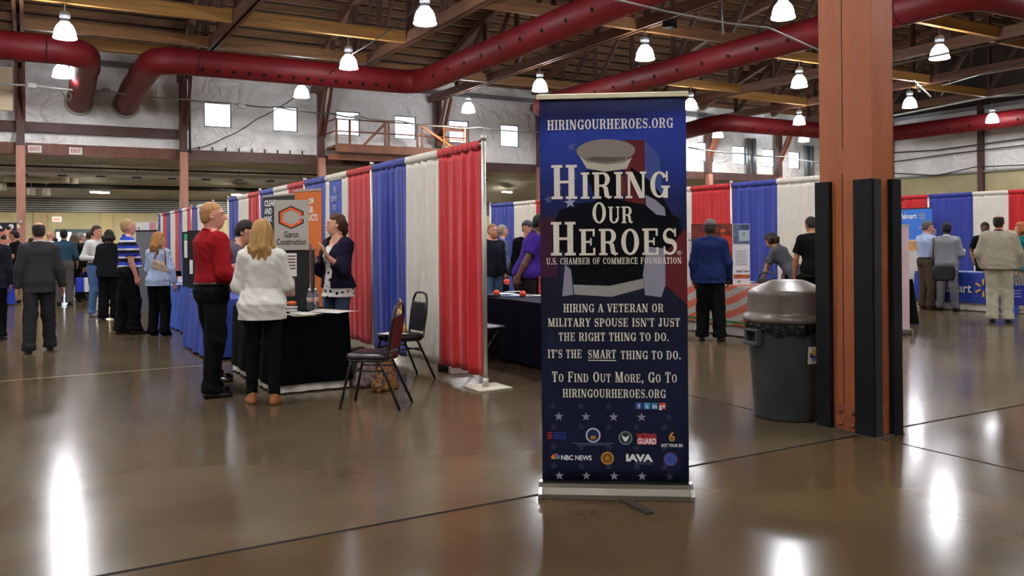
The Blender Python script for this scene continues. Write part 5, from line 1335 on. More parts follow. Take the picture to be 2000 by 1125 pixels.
text_obj('lettering', 'Walmart', 0.25, M('print white'), mw @ Matrix.Translation((-0.16, 0, 0.36)), wt, bold=0.005, fit=0.86)
def spark(T, r, parent, mat):
    mb = MB()
    for k in range(6):
        a = math.radians(90 + 60 * k); c_, s_ = math.cos(a), math.sin(a); w2 = r * 0.13
        pts = [(c_ * r * 0.34 - s_ * w2 * 0.6, s_ * r * 0.34 + c_ * w2 * 0.6), (c_ * r * 0.34 + s_ * w2 * 0.6, s_ * r * 0.34 - c_ * w2 * 0.6), (c_ * r + s_ * w2, s_ * r - c_ * w2), (c_ * r - s_ * w2, s_ * r + c_ * w2)]
        pts.reverse()
        mb.prism(pts if sum(pts[i][0] * pts[(i + 1) % 4][1] - pts[(i + 1) % 4][0] * pts[i][1] for i in range(4)) > 0 else pts[::-1], T, 0.002)
    return mb.build('logo_spark', mat, parent)
m_yel = M('print yellow', 'e8b02a', 0.5)
spark(mw @ Matrix.Translation((0.50, 0, 0.46)), 0.17, wt, m_yel)
p0, p1 = at_x(1740, 420, 17.95), at_x(1820, 420, 17.95)
t = thing('wall_banner', 'blue booth banner with white lettering hung before the right red drape', 'banner', ((p0.x + p1.x) / 2, (p0.y + p1.y) / 2, 0), math.atan2((p1 - p0).y, (p1 - p0).x))
w_ = (p1 - p0).length; zt_ = at_x(1790, 408, 17.95).z; zm = at_x(1790, 468, 17.95).z
boxo('panel', (0, 0, (zt_ + zm) / 2), (w_, 0.03, zt_ - zm), M('banner sky blue', '2e6cc4', 0.5), t); boxo('lower_panel', (0, 0, (0.1 + zm) / 2), (w_, 0.03, zm - 0.1), M('banner pale', 'b9b4ae', 0.55, noise=(3, 0.2)), t)
boxo('frame', (0, 0, zt_ + 0.01), (w_ + 0.02, 0.04, 0.02), M('black plastic'), t)
Tz = lambda px, py: Matrix.Translation(((at_x(px, py, 17.95) - (p0 + p1) / 2).length * (1 if px > 1780 else -1), -0.017, at_x(px, py, 17.95).z))
text_obj('lettering', 'Walmart', 0.17, M('print white'), Tz(1774, 427), t, bold=0.004, fit=0.52)
spark(Tz(1801.5, 422.5), 0.085, t, m_yel)
text_obj('lettering', 'with a', 0.12, M('print pale'), Tz(1787, 447), t, fit=0.28); text_obj('lettering', 'OOSE', 0.17, M('print sand', 'c9a05a', 0.5), Tz(1788, 458), t, fit=0.36)
boxo('photo_patch', (0.1, -0.017, zm - 0.14), (0.3, 0.004, 0.22), M('photo orange', 'b8864a', 0.5, noise=(8, 0.3)), t)
p = at_z(1893, 527, 0.745)
t = thing('handbag', 'black bag with an arched handle on the bright blue logo table', 'bag', (16.35, 9.35, 0.746), 1.2)
boxo('body', (0, 0, 0.03), (0.30, 0.12, 0.06), M('black bag', '151517', 0.6), t, bevel=0.02)
MB().tube([(-0.14, 0, 0.05), (-0.13, 0, 0.11), (-0.09, 0, 0.135), (0.09, 0, 0.135), (0.13, 0, 0.11), (0.14, 0, 0.05)], 0.012, 8).build('handle', M('black bag'), t)
for px, py, s_ in ((1902, 528, 'near'), (1880, 530, 'far')):
    o = boxo('paper_sheet', (16.05 if s_ == 'near' else 16.3, 9.75 if s_ == 'near' else 10.1, 0.748), (0.2, 0.28, 0.004), M('sheet b9bcc4'), None, rz=0.4)
    tag(o, 'papers on the bright blue logo table, ' + ('at its front edge' if s_ == 'near' else 'behind the front papers'), 'paper', 'papers on the tables')
o = boxo('gift_bag', (16.3, 10.72, 0.85), (0.22, 0.2, 0.2), M('bag blue', '2a3fa0', 0.5), None, bevel=0.01); tag(o, 'small blue bag on the left end of the bright blue logo table', 'bag')
# ================================================================ people: smooth distance-field bodies
class Field:
    def __init__(s, h): s.h = h; s.p = []; s.cuts = []; s.amp = 0; s.nz = None
    def add(s, pr, k=0.02, op='u'): s.p.append((pr, k, op)); return s
    def cap(s, a, b, r0, r1=None, k=0.02, cut=None, op='u', flat=None):
        """tapered capsule; cut = fraction along a-b where it ends flat"""
        a, b = np.array(a, float), np.array(b, float); r1 = r0 if r1 is None else r1
        d = b - a; dd = float(d @ d) + 1e-12; L_ = math.sqrt(dd)
        def fn(x, y, z):
            t = ((x - a[0]) * d[0] + (y - a[1]) * d[1] + (z - a[2]) * d[2]) / dd
            tc_ = np.clip(t, 0, 1)
            q = np.sqrt((x - a[0] - d[0] * tc_) ** 2 + (y - a[1] - d[1] * tc_) ** 2 + (z - a[2] - d[2] * tc_) ** 2) - (r0 + (r1 - r0) * tc_)
            if cut is not None: q = np.maximum(q, (t - cut) * L_)
            return q
        rm = max(r0, r1)
        return s.add((fn, np.minimum(a, b) - rm, np.maximum(a, b) + rm), k, op)
    def ell(s, c, r, R=None, k=0.02, op='u'):
        c, r = np.array(c, float), np.array(r, float)
        def fn(x, y, z):
            q = [x - c[0], y - c[1], z - c[2]]
            if R is not None: q = [q[0] * R[0][i] + q[1] * R[1][i] + q[2] * R[2][i] for i in range(3)]
            k0 = np.sqrt((q[0] / r[0]) ** 2 + (q[1] / r[1]) ** 2 + (q[2] / r[2]) ** 2) + 1e-9
            k1 = np.sqrt((q[0] / r[0] ** 2) ** 2 + (q[1] / r[1] ** 2) ** 2 + (q[2] / r[2] ** 2) ** 2) + 1e-9
            return k0 * (k0 - 1) / k1
        rm = float(r.max()) if R is not None else r
        return s.add((fn, c - rm, c + rm), k, op)
    def loft(s, P, u, rt, fw, Ln, tab, k=0.02, pw=2.0):
        """elliptic sections along an axis; tab rows = (t, half width, half depth, forward shift)"""
        P, u, rt, fw = (np.array(q, float) for q in (P, u, rt, fw)); tab = np.array(tab, float)
        t0, t1 = tab[0, 0], tab[-1, 0]
        def fn(x, y, z):
            q = (x - P[0], y - P[1], z - P[2])
            t = (q[0] * u[0] + q[1] * u[1] + q[2] * u[2]) / Ln
            a = q[0] * rt[0] + q[1] * rt[1] + q[2] * rt[2]; b = q[0] * fw[0] + q[1] * fw[1] + q[2] * fw[2]
            rx = np.interp(t, tab[:, 0], tab[:, 1]); ry = np.interp(t, tab[:, 0], tab[:, 2]); sh = np.interp(t, tab[:, 0], tab[:, 3])
            kk = (np.abs(a / rx) ** pw + np.abs((b - sh) / ry) ** pw) ** (1 / pw)
            d = (kk - 1) * np.minimum(rx, ry)
            return np.maximum(d, np.maximum(t0 - t, t - t1) * Ln)
        e0, e1 = P + u * t0 * Ln, P + u * t1 * Ln; rm = float(tab[:, 1:3].max() + 0.05)
        return s.add((fn, np.minimum(e0, e1) - rm, np.maximum(e0, e1) + rm), k)
    def plane(s, p, n):
        s.cuts.append((np.array(p, float), np.array(n, float))); return s
    def mesh(s, name, mat, parent, scale=1.0, mats=None):
        h = s.h
        us = [q for q in s.p if q[2] == 'u']
        lo = np.min([q[0][1] for q in us], 0) - 3 * h - 0.01; hi = np.max([q[0][2] for q in us], 0) + 3 * h + 0.01
        n = np.ceil((hi - lo) / h).astype(int) + 1
        ax = [lo[i] + h * np.arange(n[i]) for i in range(3)]
        D = np.full(n, 0.25, np.float32)
        for (fn, a, b), k, op in s.p:
            m = k + 2.5 * h
            i0 = np.clip(np.floor((a - m - lo) / h).astype(int), 0, n - 1); i1 = np.clip(np.ceil((b + m - lo) / h).astype(int) + 1, 1, n)
            if np.any(i1 <= i0): continue
            sl = tuple(slice(i0[i], i1[i]) for i in range(3))
            d = fn(ax[0][sl[0]][:, None, None], ax[1][sl[1]][None, :, None], ax[2][sl[2]][None, None, :])
            o = D[sl]
            if op == 'u':
                hh = np.maximum(k - np.abs(o - d), 0) / k
                D[sl] = np.minimum(o, d) - hh * hh * k * 0.25
            else:
                hh = np.maximum(k - np.abs(o + d), 0) / k
                D[sl] = np.maximum(o, -d) + hh * hh * k * 0.25
        X, Y, Z = ax[0][:, None, None], ax[1][None, :, None], ax[2][None, None, :]
        if s.nz is not None: D = D + s.nz(X, Y, Z).astype(np.float32)
        for p, nn in s.cuts:
            D = np.maximum(D, (X - p[0]) * nn[0] + (Y - p[1]) * nn[1] + (Z - p[2]) * nn[2])
        D[0], D[-1], D[:, 0], D[:, -1], D[:, :, 0], D[:, :, -1] = (0.2,) * 6
        D[np.abs(D) < 1e-6] = 1e-6
        v, f = surface_nets(D.astype(np.float32))
        v = (lo + v * h) * scale
        me = bpy.data.meshes.new(name)
        me.vertices.add(len(v)); me.vertices.foreach_set('co', v.astype(np.float32).ravel())
        me.loops.add(f.size); me.loops.foreach_set('vertex_index', f.astype(np.int32).ravel())
        me.polygons.add(len(f)); me.polygons.foreach_set('loop_start', np.arange(0, f.size, 4, dtype=np.int32))
        me.polygons.foreach_set('use_smooth', np.ones(len(f), bool))
        me.update(calc_edges=True); me.validate()
        me.materials.append(mat)
        o = bpy.data.objects.new(name, me); put(o, parent)
        return o
def surface_nets(D):
    S = D < 0; nx, ny, nz = D.shape
    c = [S[i:nx - 1 + i, j:ny - 1 + j, k:nz - 1 + k] for i in (0, 1) for j in (0, 1) for k in (0, 1)]
    a = c[0].copy(); o = c[0].copy()
    for q in c[1:]: a &= q; o |= q
    act = o & ~a
    idx = np.full(act.shape, -1, np.int64); ids = np.argwhere(act); m = len(ids); idx[act] = np.arange(m)
    acc = np.zeros((m, 3)); cnt = np.zeros(m); quads = []
    for axn in range(3):
        s0 = [slice(None)] * 3; s1 = [slice(None)] * 3; s0[axn] = slice(0, -1); s1[axn] = slice(1, None)
        A, B = S[tuple(s0)], S[tuple(s1)]
        e = np.argwhere(A != B)
        if not len(e): continue
        e2 = e.copy(); e2[:, axn] += 1
        d0 = D[tuple(e.T)]; d1 = D[tuple(e2.T)]; t = d0 / (d0 - d1)
        pos = e.astype(float); pos[:, axn] += t
        b_, c_ = (axn + 1) % 3, (axn + 2) % 3
        ci = []
        for db, dc in ((-1, -1), (0, -1), (0, 0), (-1, 0)):
            q = e.copy(); q[:, b_] += db; q[:, c_] += dc
            ii = idx[tuple(q.T)]; ci.append(ii)
            cnt += np.bincount(ii, minlength=m)
            for k in range(3): acc[:, k] += np.bincount(ii, weights=pos[:, k], minlength=m)
        Q = np.stack(ci, 1); ins = S[tuple(e.T)]
        Q[~ins] = Q[~ins][:, ::-1]
        quads.append(Q)
    return acc / cnt[:, None], np.concatenate(quads)

def vn(v):
    v = np.array(v, float); return v / (np.linalg.norm(v) + 1e-12)
def wrinkle(amp, sx=1.0, seed=0.0):
    def fn(x, y, z):
        return 0.62 * amp * (np.sin(23 * x * sx + 31 * z + seed + 2.5 * np.sin(11 * y + 9 * z)) * np.sin(33 * y - 19 * z + 1.7 * seed + 2 * np.sin(14 * x)) + 0.55 * np.sin(52 * z + 31 * x * sx + 19 * y + 3 * np.sin(17 * x + 8 * z)) * np.sin(21 * x - 13 * z + seed))
    return fn
SKIN = {'fair': 'cc987e', 'pink': 'c68d78', 'tan': '9f6f52', 'brown': '5f3f2c', 'dark': '40281d'}
def skin(k): return M('skin ' + k, SKIN[k], 0.5, noise=(14, 0.06), spec=0.35)
def fabric(name, col, rough=0.8, amt=0.06): return M(name, col, rough, noise=(60, amt), bump=(260, 0.12), spec=0.08)
def hairm(col): return M('hair ' + col, col, 0.62, noise=(60, 0.35), stretch=(6, 6, 0.7), bump=(120, 0.3), spec=0.25)
m_eyew, m_eyed = M('eye white', 'a99e95', 0.35), M('eye dark', '20150f', 0.2)
TORSO = [(-0.14, .155, .115, -.005), (0.0, .170, .122, -.01), (.12, .160, .115, -.004), (.28, .142, .106, 0), (.45, .152, .112, .004), (.62, .170, .120, .004), (.74, .172, .118, -.004), (.82, .155, .104, -.010), (.89, .105, .084, -.014), (.95, .070, .068, -.014), (1.0, .058, .060, -.012)]
TORSO_F = [(-0.14, .165, .125, -.015), (0.0, .175, .128, -.018), (.12, .158, .112, -.006), (.28, .128, .098, 0), (.45, .140, .108, .006), (.60, .152, .128, .022), (.70, .155, .122, .016), (.76, .148, .108, .006), (.83, .130, .092, -.006), (.89, .092, .074, -.012), (.95, .060, .060, -.014), (1.0, .050, .052, -.012)]

def person(label, pos, phi, H=1.75, res=0.012, sex='m', w=1.0, belly=0.0, lean=0.0, side=0.0, twist=0.0, head=(0, 0), skn='fair',
           arms=None, feet=None, top=None, jacket=None, bottom=None, shoes=None, hair=('short', '2a1d14'), face=True, hand_thumb=None, curl=0.5, group='visitors', pose_z=0.0, cat='person', extra=None, palm=None):
    s = H / 1.75; h = res / s
    P3 = Vector((pos[0], pos[1], 0)); fwd = Vector((P3.x, P3.y, 0)).normalized(); rgt = Vector((fwd.y, -fwd.x, 0))
    ph = math.radians(phi); fv = fwd * math.cos(ph) + rgt * math.sin(ph)
    root = thing('person', label, cat, P3, math.atan2(-fv.x, fv.y), group)
    rs = np.random.RandomState(abs(hash(label)) % 1000 if False else sum(map(ord, label)) % 1000); sd = rs.rand() * 6
    # joints
    feet = feet or {}
    FL = feet.get('L', (-0.11, 0.0, 8)); FR = feet.get('R', (0.11, 0.0, -8))
    mid = np.array([(FL[0] + FR[0]) / 2, (FL[1] + FR[1]) / 2])
    hipz = 0.92 - pose_z
    P = np.array([mid[0] * 0.5, mid[1] * 0.8, hipz + 0.03])
    ln, sdn, tw = math.radians(lean), math.radians(side), math.radians(twist)
    u = vn([math.sin(sdn), math.sin(ln), math.cos(ln)]); 
    rt = vn([math.cos(tw), -math.sin(tw) * math.cos(ln), 0.0]); rt = vn(rt - u * (rt @ u)); fw = np.cross(u, rt)
    LS = 0.53
    Nk = P + u * LS
    shw = (0.170 if sex == 'm' else 0.146) * (0.6 + 0.4 * w)
    SH = {'L': P + u * (0.835 * LS) - rt * shw - fw * 0.01, 'R': P + u * (0.835 * LS) + rt * shw - fw * 0.01}
    HP = {'L': P + np.array([-0.088, 0, -0.03]), 'R': P + np.array([0.088, 0, -0.03])}
    AN, KN = {}, {}
    for q, F in (('L', FL), ('R', FR)):
        lift = F[3] if len(F) > 3 else 0.0
        AN[q] = np.array([F[0], F[1] - 0.02, 0.085 + lift]); d = AN[q] - HP[q]; L_ = np.linalg.norm(d); a_, b_ = 0.425, 0.415
        if L_ > a_ + b_ - 1e-4: KN[q] = HP[q] + d * (a_ / (a_ + b_)) + np.array([0, 0.012, 0])
        else:
            x_ = (a_ * a_ - b_ * b_ + L_ * L_) / (2 * L_); hh = math.sqrt(max(0, a_ * a_ - x_ * x_)); dn = d / L_
            f_ = np.array([math.sin(math.radians(-F[2])) * 0 , 1.0, 0]); f_ = vn(f_ - dn * (f_ @ dn)); KN[q] = HP[q] + dn * x_ + f_ * hh
    arms = arms or {}
    EL, WR, HD, TB = {}, {}, {}, {}
    for q, sg in (('L', -1), ('R', 1)):
        A = arms.get(q, ((0.16 * sg, -0.04, -1), (0.05 * sg, 0.16, -1)))
        EL[q] = SH[q] + vn(A[0]) * 0.285; WR[q] = EL[q] + vn(A[1]) * 0.255
        HD[q] = vn(A[2]) if len(A) > 2 else vn(A[1])
        TB[q] = np.array(A[3], float) if len(A) > 3 else np.array([0, 1.0, 0.25])
    yaw, pit = math.radians(head[0]), math.radians(head[1]); rol = math.radians(head[2]) if len(head) > 2 else 0.0
    Rh = np.array((Matrix.Rotation(-yaw, 3, 'Z') @ Matrix.Rotation(pit, 3, 'X') @ Matrix.Rotation(rol, 3, 'Y')))
    up = Rh @ np.array([0, 0, 1.0]); fwh = Rh @ np.array([0, 1.0, 0])
    Hc = Nk + vn(u * 0.7 + up * 0.5) * 0.075 + up * 0.068 + fwh * 0.014
    def hp(x, y, z): return Hc + Rh @ np.array([x, y, z])
    sm = skin(skn)
    fm = 0.93 if sex == 'f' else 1.0
    # ---------------- body: one continuous surface
    B = Field(h); tab = TORSO_F if sex == 'f' else TORSO
    tb = [(t, a * w * (0.90 if t < 0.8 else 0.97), b * w * (0.90 if t < 0.8 else 0.97), c) for t, a, b, c in tab]
    B.loft(P, u, rt, fw, LS, tb, 0.04)
    B.cap(Nk - u * 0.03, Hc + Rh @ np.array([0, -0.02, -0.05]), 0.056 * fm * (0.8 + 0.2 * w), 0.052 * fm, 0.035)
    for q in 'LR':
        sg = -1 if q == 'L' else 1
        B.cap(P + u * (0.955 * LS) + rt * sg * 0.022 - fw * 0.015, SH[q], 0.040, 0.047, 0.05)
        B.cap(SH[q], EL[q], 0.052 * fm * (0.7 + 0.3 * w), 0.040 * fm, 0.03); B.cap(EL[q], EL[q] * 0.7 + WR[q] * 0.3, 0.040 * fm, 0.041 * fm, 0.02); B.cap(EL[q] * 0.7 + WR[q] * 0.3, WR[q], 0.041 * fm, 0.026 * fm, 0.02)
        B.cap(HP[q], KN[q], 0.074 * (0.6 + 0.4 * w), 0.044, 0.04); B.cap(KN[q], KN[q] * 0.65 + AN[q] * 0.35, 0.042, 0.044, 0.03); B.cap(KN[q] * 0.65 + AN[q] * 0.35, AN[q], 0.044, 0.032, 0.03)
        B.cap(AN[q] + [0, 0, -0.03], AN[q] + [0, 0.10, -0.045], 0.034, 0.028, 0.03)
        # hand
        a = HD[q]; t_ = TB[q]; t_ = vn(t_ - a * (t_ @ a)); n_ = np.cross(a, t_) * (1 if q == 'L' else -1)
        Wp = WR[q]
        kb = [Wp + a * 0.082 + t_ * 0.030, Wp + a * 0.088 + t_ * 0.010, Wp + a * 0.084 - t_ * 0.011, Wp + a * 0.076 - t_ * 0.030]
        for j, (kk, off) in enumerate(zip(kb, (0.018, 0.006, -0.006, -0.018))):
            B.cap(Wp + t_ * off, kk, 0.0155, 0.0115, 0.012)
        cl = curl if not isinstance(curl, dict) else curl[q]
        rf = max(0.0085, h * 0.62)
        for j, (kk, ll) in enumerate(zip(kb, (0.070, 0.078, 0.072, 0.056))):
            c1, c2 = cl * (0.8 + 0.1 * j), cl * (1.7 + 0.15 * j)
            m1 = kk + (a * math.cos(c1) + n_ * math.sin(c1)) * ll * 0.52 + t_ * (1.2 - 0.8 * j) * 0.004
            m2 = m1 + (a * math.cos(c2) + n_ * math.sin(c2)) * ll * 0.5
            B.cap(kk, m1, rf * 1.08, rf, 0.006); B.cap(m1, m2, rf, rf * 0.85, 0.004)
        th0 = Wp + a * 0.028 + t_ * 0.026; th1 = th0 + vn(a * 0.55 + t_ * 0.75 + n_ * 0.35) * 0.042; th2 = th1 + vn(a * 0.85 + t_ * 0.25 + n_ * 0.4) * 0.034
        B.cap(th0, th1, 0.014, rf * 1.2, 0.012); B.cap(th1, th2, rf * 1.2, rf, 0.006)
    # head
    B.ell(hp(0, -0.012, 0.030), np.array([0.077, 0.096, 0.092]) * fm ** 0.5, Rh, 0.02)
    B.ell(hp(0, 0.018, -0.035), np.array([0.062, 0.074, 0.085]) * fm ** 0.5, Rh, 0.03)
    B.ell(hp(0, 0.040, -0.088), np.array([0.034, 0.036, 0.026]), Rh, 0.03)
    B.cap(hp(0, 0.088, 0.012), hp(0, 0.108, -0.026), 0.009, 0.0135, 0.012)
    for sg in (-1, 1):
        B.cap(hp(sg * 0.012, 0.084, 0.028), hp(sg * 0.045, 0.068, 0.026), 0.010, 0.009, 0.015)
        B.ell(hp(sg * 0.031, 0.093, 0.006), (0.017, 0.014, 0.010), Rh, 0.012, 's')
        B.cap(hp(sg * 0.012, 0.098, -0.030), hp(sg * 0.016, 0.092, -0.028), 0.008, 0.006, 0.008)
        B.ell(hp(sg * 0.077, -0.008, -0.006), (0.010, 0.019, 0.031), Rh, 0.008); B.ell(hp(sg * 0.082, -0.002, -0.001), (0.006, 0.010, 0.017), Rh, 0.006, 's')
    B.ell(hp(0, 0.086, -0.053), (0.024, 0.013, 0.007), Rh, 0.008); B.ell(hp(0, 0.083, -0.066), (0.021, 0.013, 0.008), Rh, 0.008)
    B.mesh('body', sm, root, s)
    # ---------------- face pieces
    if face:
        for sg in (-1, 1):
            mb = MB(); R3 = Matrix([list(r) for r in Rh])
            pr = [(0.0105 * math.sin(PI * i / 8), -0.0105 * math.cos(PI * i / 8)) for i in range(9)]
            c_ = Vector(hp(sg * 0.031, 0.0795, 0.006) * s)
            rot = R3 @ Matrix.Rotation(-PI / 2, 3, 'X')
            def almond(mb_):
                Rt = R3.transposed()
                for i_, v_ in enumerate(mb_.v):
                    q_ = Rt @ (Vector(v_) - c_); q_.z *= 0.52; q_.x *= 1.15; mb_.v[i_] = tuple(c_ + R3 @ q_)
            mb.lathe([(r * s, z * s) for r, z in pr], c_, 12, rot=rot); almond(mb)
            eye = mb.build('eye', m_eyew, root)
            mb = MB(); mb.lathe([(0.0, 0.0114 * s), (0.0060 * s, 0.0098 * s), (0.0070 * s, 0.0080 * s)], c_, 10, rot=rot); almond(mb); mb.build('iris', m_eyed, eye)
            MB().tube([tuple(hp(sg * 0.013, 0.0935, 0.027) * s), tuple(hp(sg * 0.032, 0.090, 0.031) * s), tuple(hp(sg * 0.050, 0.076, 0.025) * s)], [0.0028 * s, 0.0038 * s, 0.002 * s], 6).build('eyebrow', hairm(hair[1]), root)
        f = Field(min(h, 0.006)); f.ell(hp(0, 0.0885, -0.0535), (0.021, 0.0115, 0.0055), Rh); f.ell(hp(0, 0.086, -0.0645), (0.018, 0.0115, 0.006), Rh, 0.004); f.mesh('lips', M('lips ' + skn, {'fair': 'a8665a', 'pink': 'a8605a', 'tan': '7a4a3c', 'brown': '4a2c24', 'dark': '38211c'}[skn], 0.45), root, s)
    # ---------------- trousers / jeans
    bt_ = bottom or {}
    if bt_:
        f = Field(h); lo_ = bt_.get('loose', 0.02); z0 = bt_.get('cuff', 0.06); wz = bt_.get('waist', 0.09)
        f.loft(P, u, rt, fw, LS, [(t, a * w + 0.012, b * w + 0.012, c) for t, a, b, c in tab if t < 0.3], 0.05)
        for q in 'LR':
            f.cap(HP[q] + [0, -0.012, 0.0], KN[q], (0.088 + lo_ * 0.6) * (0.6 + 0.4 * w), 0.060 + lo_ * 0.8, 0.05)
            f.cap(KN[q], AN[q], 0.060 + lo_ * 0.8, 0.045 + lo_, 0.04)
            f.cap(AN[q], AN[q] + [0, 0.03, -0.04], 0.046 + lo_, 0.05 + lo_ * 1.1, 0.03)
        f.nz = lambda x, y, z, A=bt_.get('wr', 0.004): A * (np.sin(26 * z + 19 * x + sd + 2 * np.sin(11 * y)) * np.sin(24 * y + 9 * z + sd) + 0.8 * np.clip(1.2 - np.abs(z - 0.16) * 5, 0, 1) * np.sin(62 * z + 18 * y + 14 * x + sd + 2 * np.sin(31 * x)) * np.sin(23 * y + 17 * x + sd) + 0.7 * np.clip(1 - np.abs(z - 0.5) * 7, 0, 1) * np.sin(55 * z + 24 * y + sd) * np.sin(25 * x + sd))
        f.plane((0, 0, z0), (0, 0, -1)); f.plane(P + u * wz, u)
        f.mesh('trousers', bt_['mat'], root, s)
        if 'belt' in bt_:
            pts = []
            wzb = wz - 0.022
            for i in range(28):
                a_ = 2 * PI * i / 28; rx = float(np.interp(wzb / LS, [q[0] for q in tab], [q[1] for q in tab])) * w + 0.020; ry = float(np.interp(wzb / LS, [q[0] for q in tab], [q[2] for q in tab])) * w + 0.020
                pts.append(tuple((P + u * wzb + rt * rx * math.cos(a_) + fw * (ry * math.sin(a_))) * s))
            MB().tube(pts, 0.014 * s, 6, closed=True).build('belt', bt_['belt'], root)
    # ---------------- shoes
    sh_ = shoes or {'mat': M('black leather', '0e0d0d', 0.28)}
    for q, F in (('L', FL), ('R', FR)):
        f = Field(min(h, 0.010)); ya = math.radians(F[2]); lift = F[3] if len(F) > 3 else 0.0
        dx, dy = -math.sin(ya), math.cos(ya); ank = AN[q] + np.array([0, 0, -0.085])
        sx_ = np.array([dx, dy, 0]); R = np.array([[dy, dx, 0], [-dx, dy, 0], [0, 0, 1.0]])
        k_ = 0.9 if sex == 'f' else 1.0
        pt_ = math.radians(sh_.get('tip', 0))
        f.ell(ank + sx_ * -0.015 + [0, 0, 0.032], (0.037 * k_, 0.052, 0.046), R, 0.03); f.ell(ank + sx_ * 0.06 + [0, 0, 0.026], (0.041 * k_, 0.085, 0.040), R, 0.03); f.ell(ank + sx_ * 0.125 * k_ + [0, 0, 0.018], (0.046 * k_, 0.070, 0.028), R, 0.03)
        if sh_.get('boot'): f.cap(ank + [0, 0, 0.05], ank + [0, 0, 0.13], 0.045, 0.05, 0.03)
        if sh_.get('wedge'): f.cap(ank + sx_ * -0.02 + [0, 0, 0.03], ank + sx_ * -0.025 + [0, 0, 0.085], 0.040, 0.036, 0.03)
        f.plane((0, 0, lift + 0.002), (0, 0, -1))
        so = f.mesh('shoe', sh_['mat'], root, s)
    # ---------------- tops
    def garment(nm, g, over):
        f = Field(h); th = g.get('thick', 0.014) + over; hem = g.get('hem', 0.86)
        tt = [(t, a * w + th, b * w + th, c) for t, a, b, c in tab]
        tt = [(t, a, b + (belly * math.exp(-((t - 0.2) / 0.25) ** 2)), c + (belly * 0.8 * math.exp(-((t - 0.2) / 0.25) ** 2))) for t, a, b, c in tt]
        if g.get('boxy'):
            bx = g['boxy']; tt = [(t, max(a, (0.155 + bx) * w + th) if t < 0.7 else a + 0.008, max(b, (0.112 + bx * 0.6) * w + th) if t < 0.7 else b, c) for t, a, b, c in tt]
        if not g.get('tucked'): tt = [(t, a + 0.018 * min(1, max(0, (0.35 - t) / 0.2)), b + 0.018 * min(1, max(0, (0.35 - t) / 0.2)), c) for t, a, b, c in tt]
        t_h = (hem - P[2]) / LS
        if t_h < -0.14: tt = [(t_h - 0.05, tt[0][1] + g.get('flare', 0.012), tt[0][2] + g.get('flare', 0.012), tt[0][3])] + tt
        f.loft(P, u, rt, fw, LS, tt[:-1] + [(0.985, 0.07 * w + th, 0.066 * w + th, -0.012)], 0.04, g.get('pw', 2.0))
        sl = g.get('sleeve', 2.0)
        for q in 'LR':
            sg = -1 if q == 'L' else 1
            f.cap(P + u * (0.95 * LS) + rt * sg * 0.024 - fw * 0.015, SH[q], 0.040 + th, 0.048 + th, 0.05)
            ru = (0.052 + th) * fm * (0.75 + 0.25 * w)
            if sl <= 1: f.cap(SH[q], EL[q], ru + 0.006, 0.046 + th + (0.012 if sl < 0.9 else 0), 0.035, cut=sl)
            else:
                f.cap(SH[q], EL[q], ru + 0.002, 0.044 + th, 0.04); f.cap(EL[q], WR[q], 0.044 + th, (0.028 + th) if sl > 1.9 else 0.038 + th, 0.03, cut=min(1.0, sl - 1))
        am = g.get('wr', 0.004)
        f.nz = wrinkle(am, 1.0, sd + over * 100)
        if not g.get('nocut'):
            nd = vn(u + fw * g.get('neck', 0.25)); pc = P + u * LS * g.get('necky', 0.985)
            def ncut(x, y, z):
                q_ = (x - pc[0], y - pc[1], z - pc[2]); hgt = q_[0] * nd[0] + q_[1] * nd[1] + q_[2] * nd[2]
                ra = np.sqrt(np.maximum(q_[0] ** 2 + q_[1] ** 2 + q_[2] ** 2 - hgt ** 2, 0))
                return np.maximum(ra - g.get('neckr', 0.11) , -hgt)
            f.add((ncut, pc - 0.25, pc + 0.25), 0.012, 's')
        f.plane((0, 0, hem), (0, 0, -1)) if not g.get('tucked') else f.plane(P + u * (g.get('tuckz', 0.075)), -u)
        if g.get('open'):
            ow = g['open']
            def fo(x, y, z):
                q_ = (x - P[0], y - P[1], z - P[2]); a = q_[0] * rt[0] + q_[1] * rt[1] + q_[2] * rt[2]; b = q_[0] * fw[0] + q_[1] * fw[1] + q_[2] * fw[2]
                return np.maximum(np.abs(a) - ow, -b)
            f.add((fo, P - 0.4, P + 0.7), 0.008, 's')
        o = f.mesh(nm, g['mat'], root, s)
        if g.get('collar'):
            f = Field(min(h, 0.009)); c0 = Nk - u * 0.012 - fw * 0.010; n_ = 22; pts = []
            for i in range(n_ + 1):
                a_ = -PI / 2 + 2 * PI * (i / n_) ; a_ = PI / 2 + 0.25 + (2 * PI - 0.5) * i / n_
                pts.append(c0 + rt * (0.062 + over * 0.4) * (0.85 + 0.15 * w) * math.cos(a_) + fw * ((0.064 + over * 0.4) * math.sin(a_)) + u * (0.010 - 0.022 * math.sin(a_)))
            for a_, b_ in zip(pts, pts[1:]): f.cap(a_, b_, 0.0125, 0.0125, 0.008)
            for e, nx in ((pts[0], 1), (pts[-1], -1)): f.cap(e, e + fw * 0.012 - u * 0.04 + rt * 0.02 * (-nx), 0.010, 0.006, 0.008)
            f.mesh('collar', g['collar'], root, s)
        return o
    if top: garment(top.get('name', 'shirt'), top, 0.0)
    if jacket: garment(jacket.get('name', 'jacket'), jacket, 0.011)
    # ---------------- hair
    st_, hc_ = hair[0], hair[1]
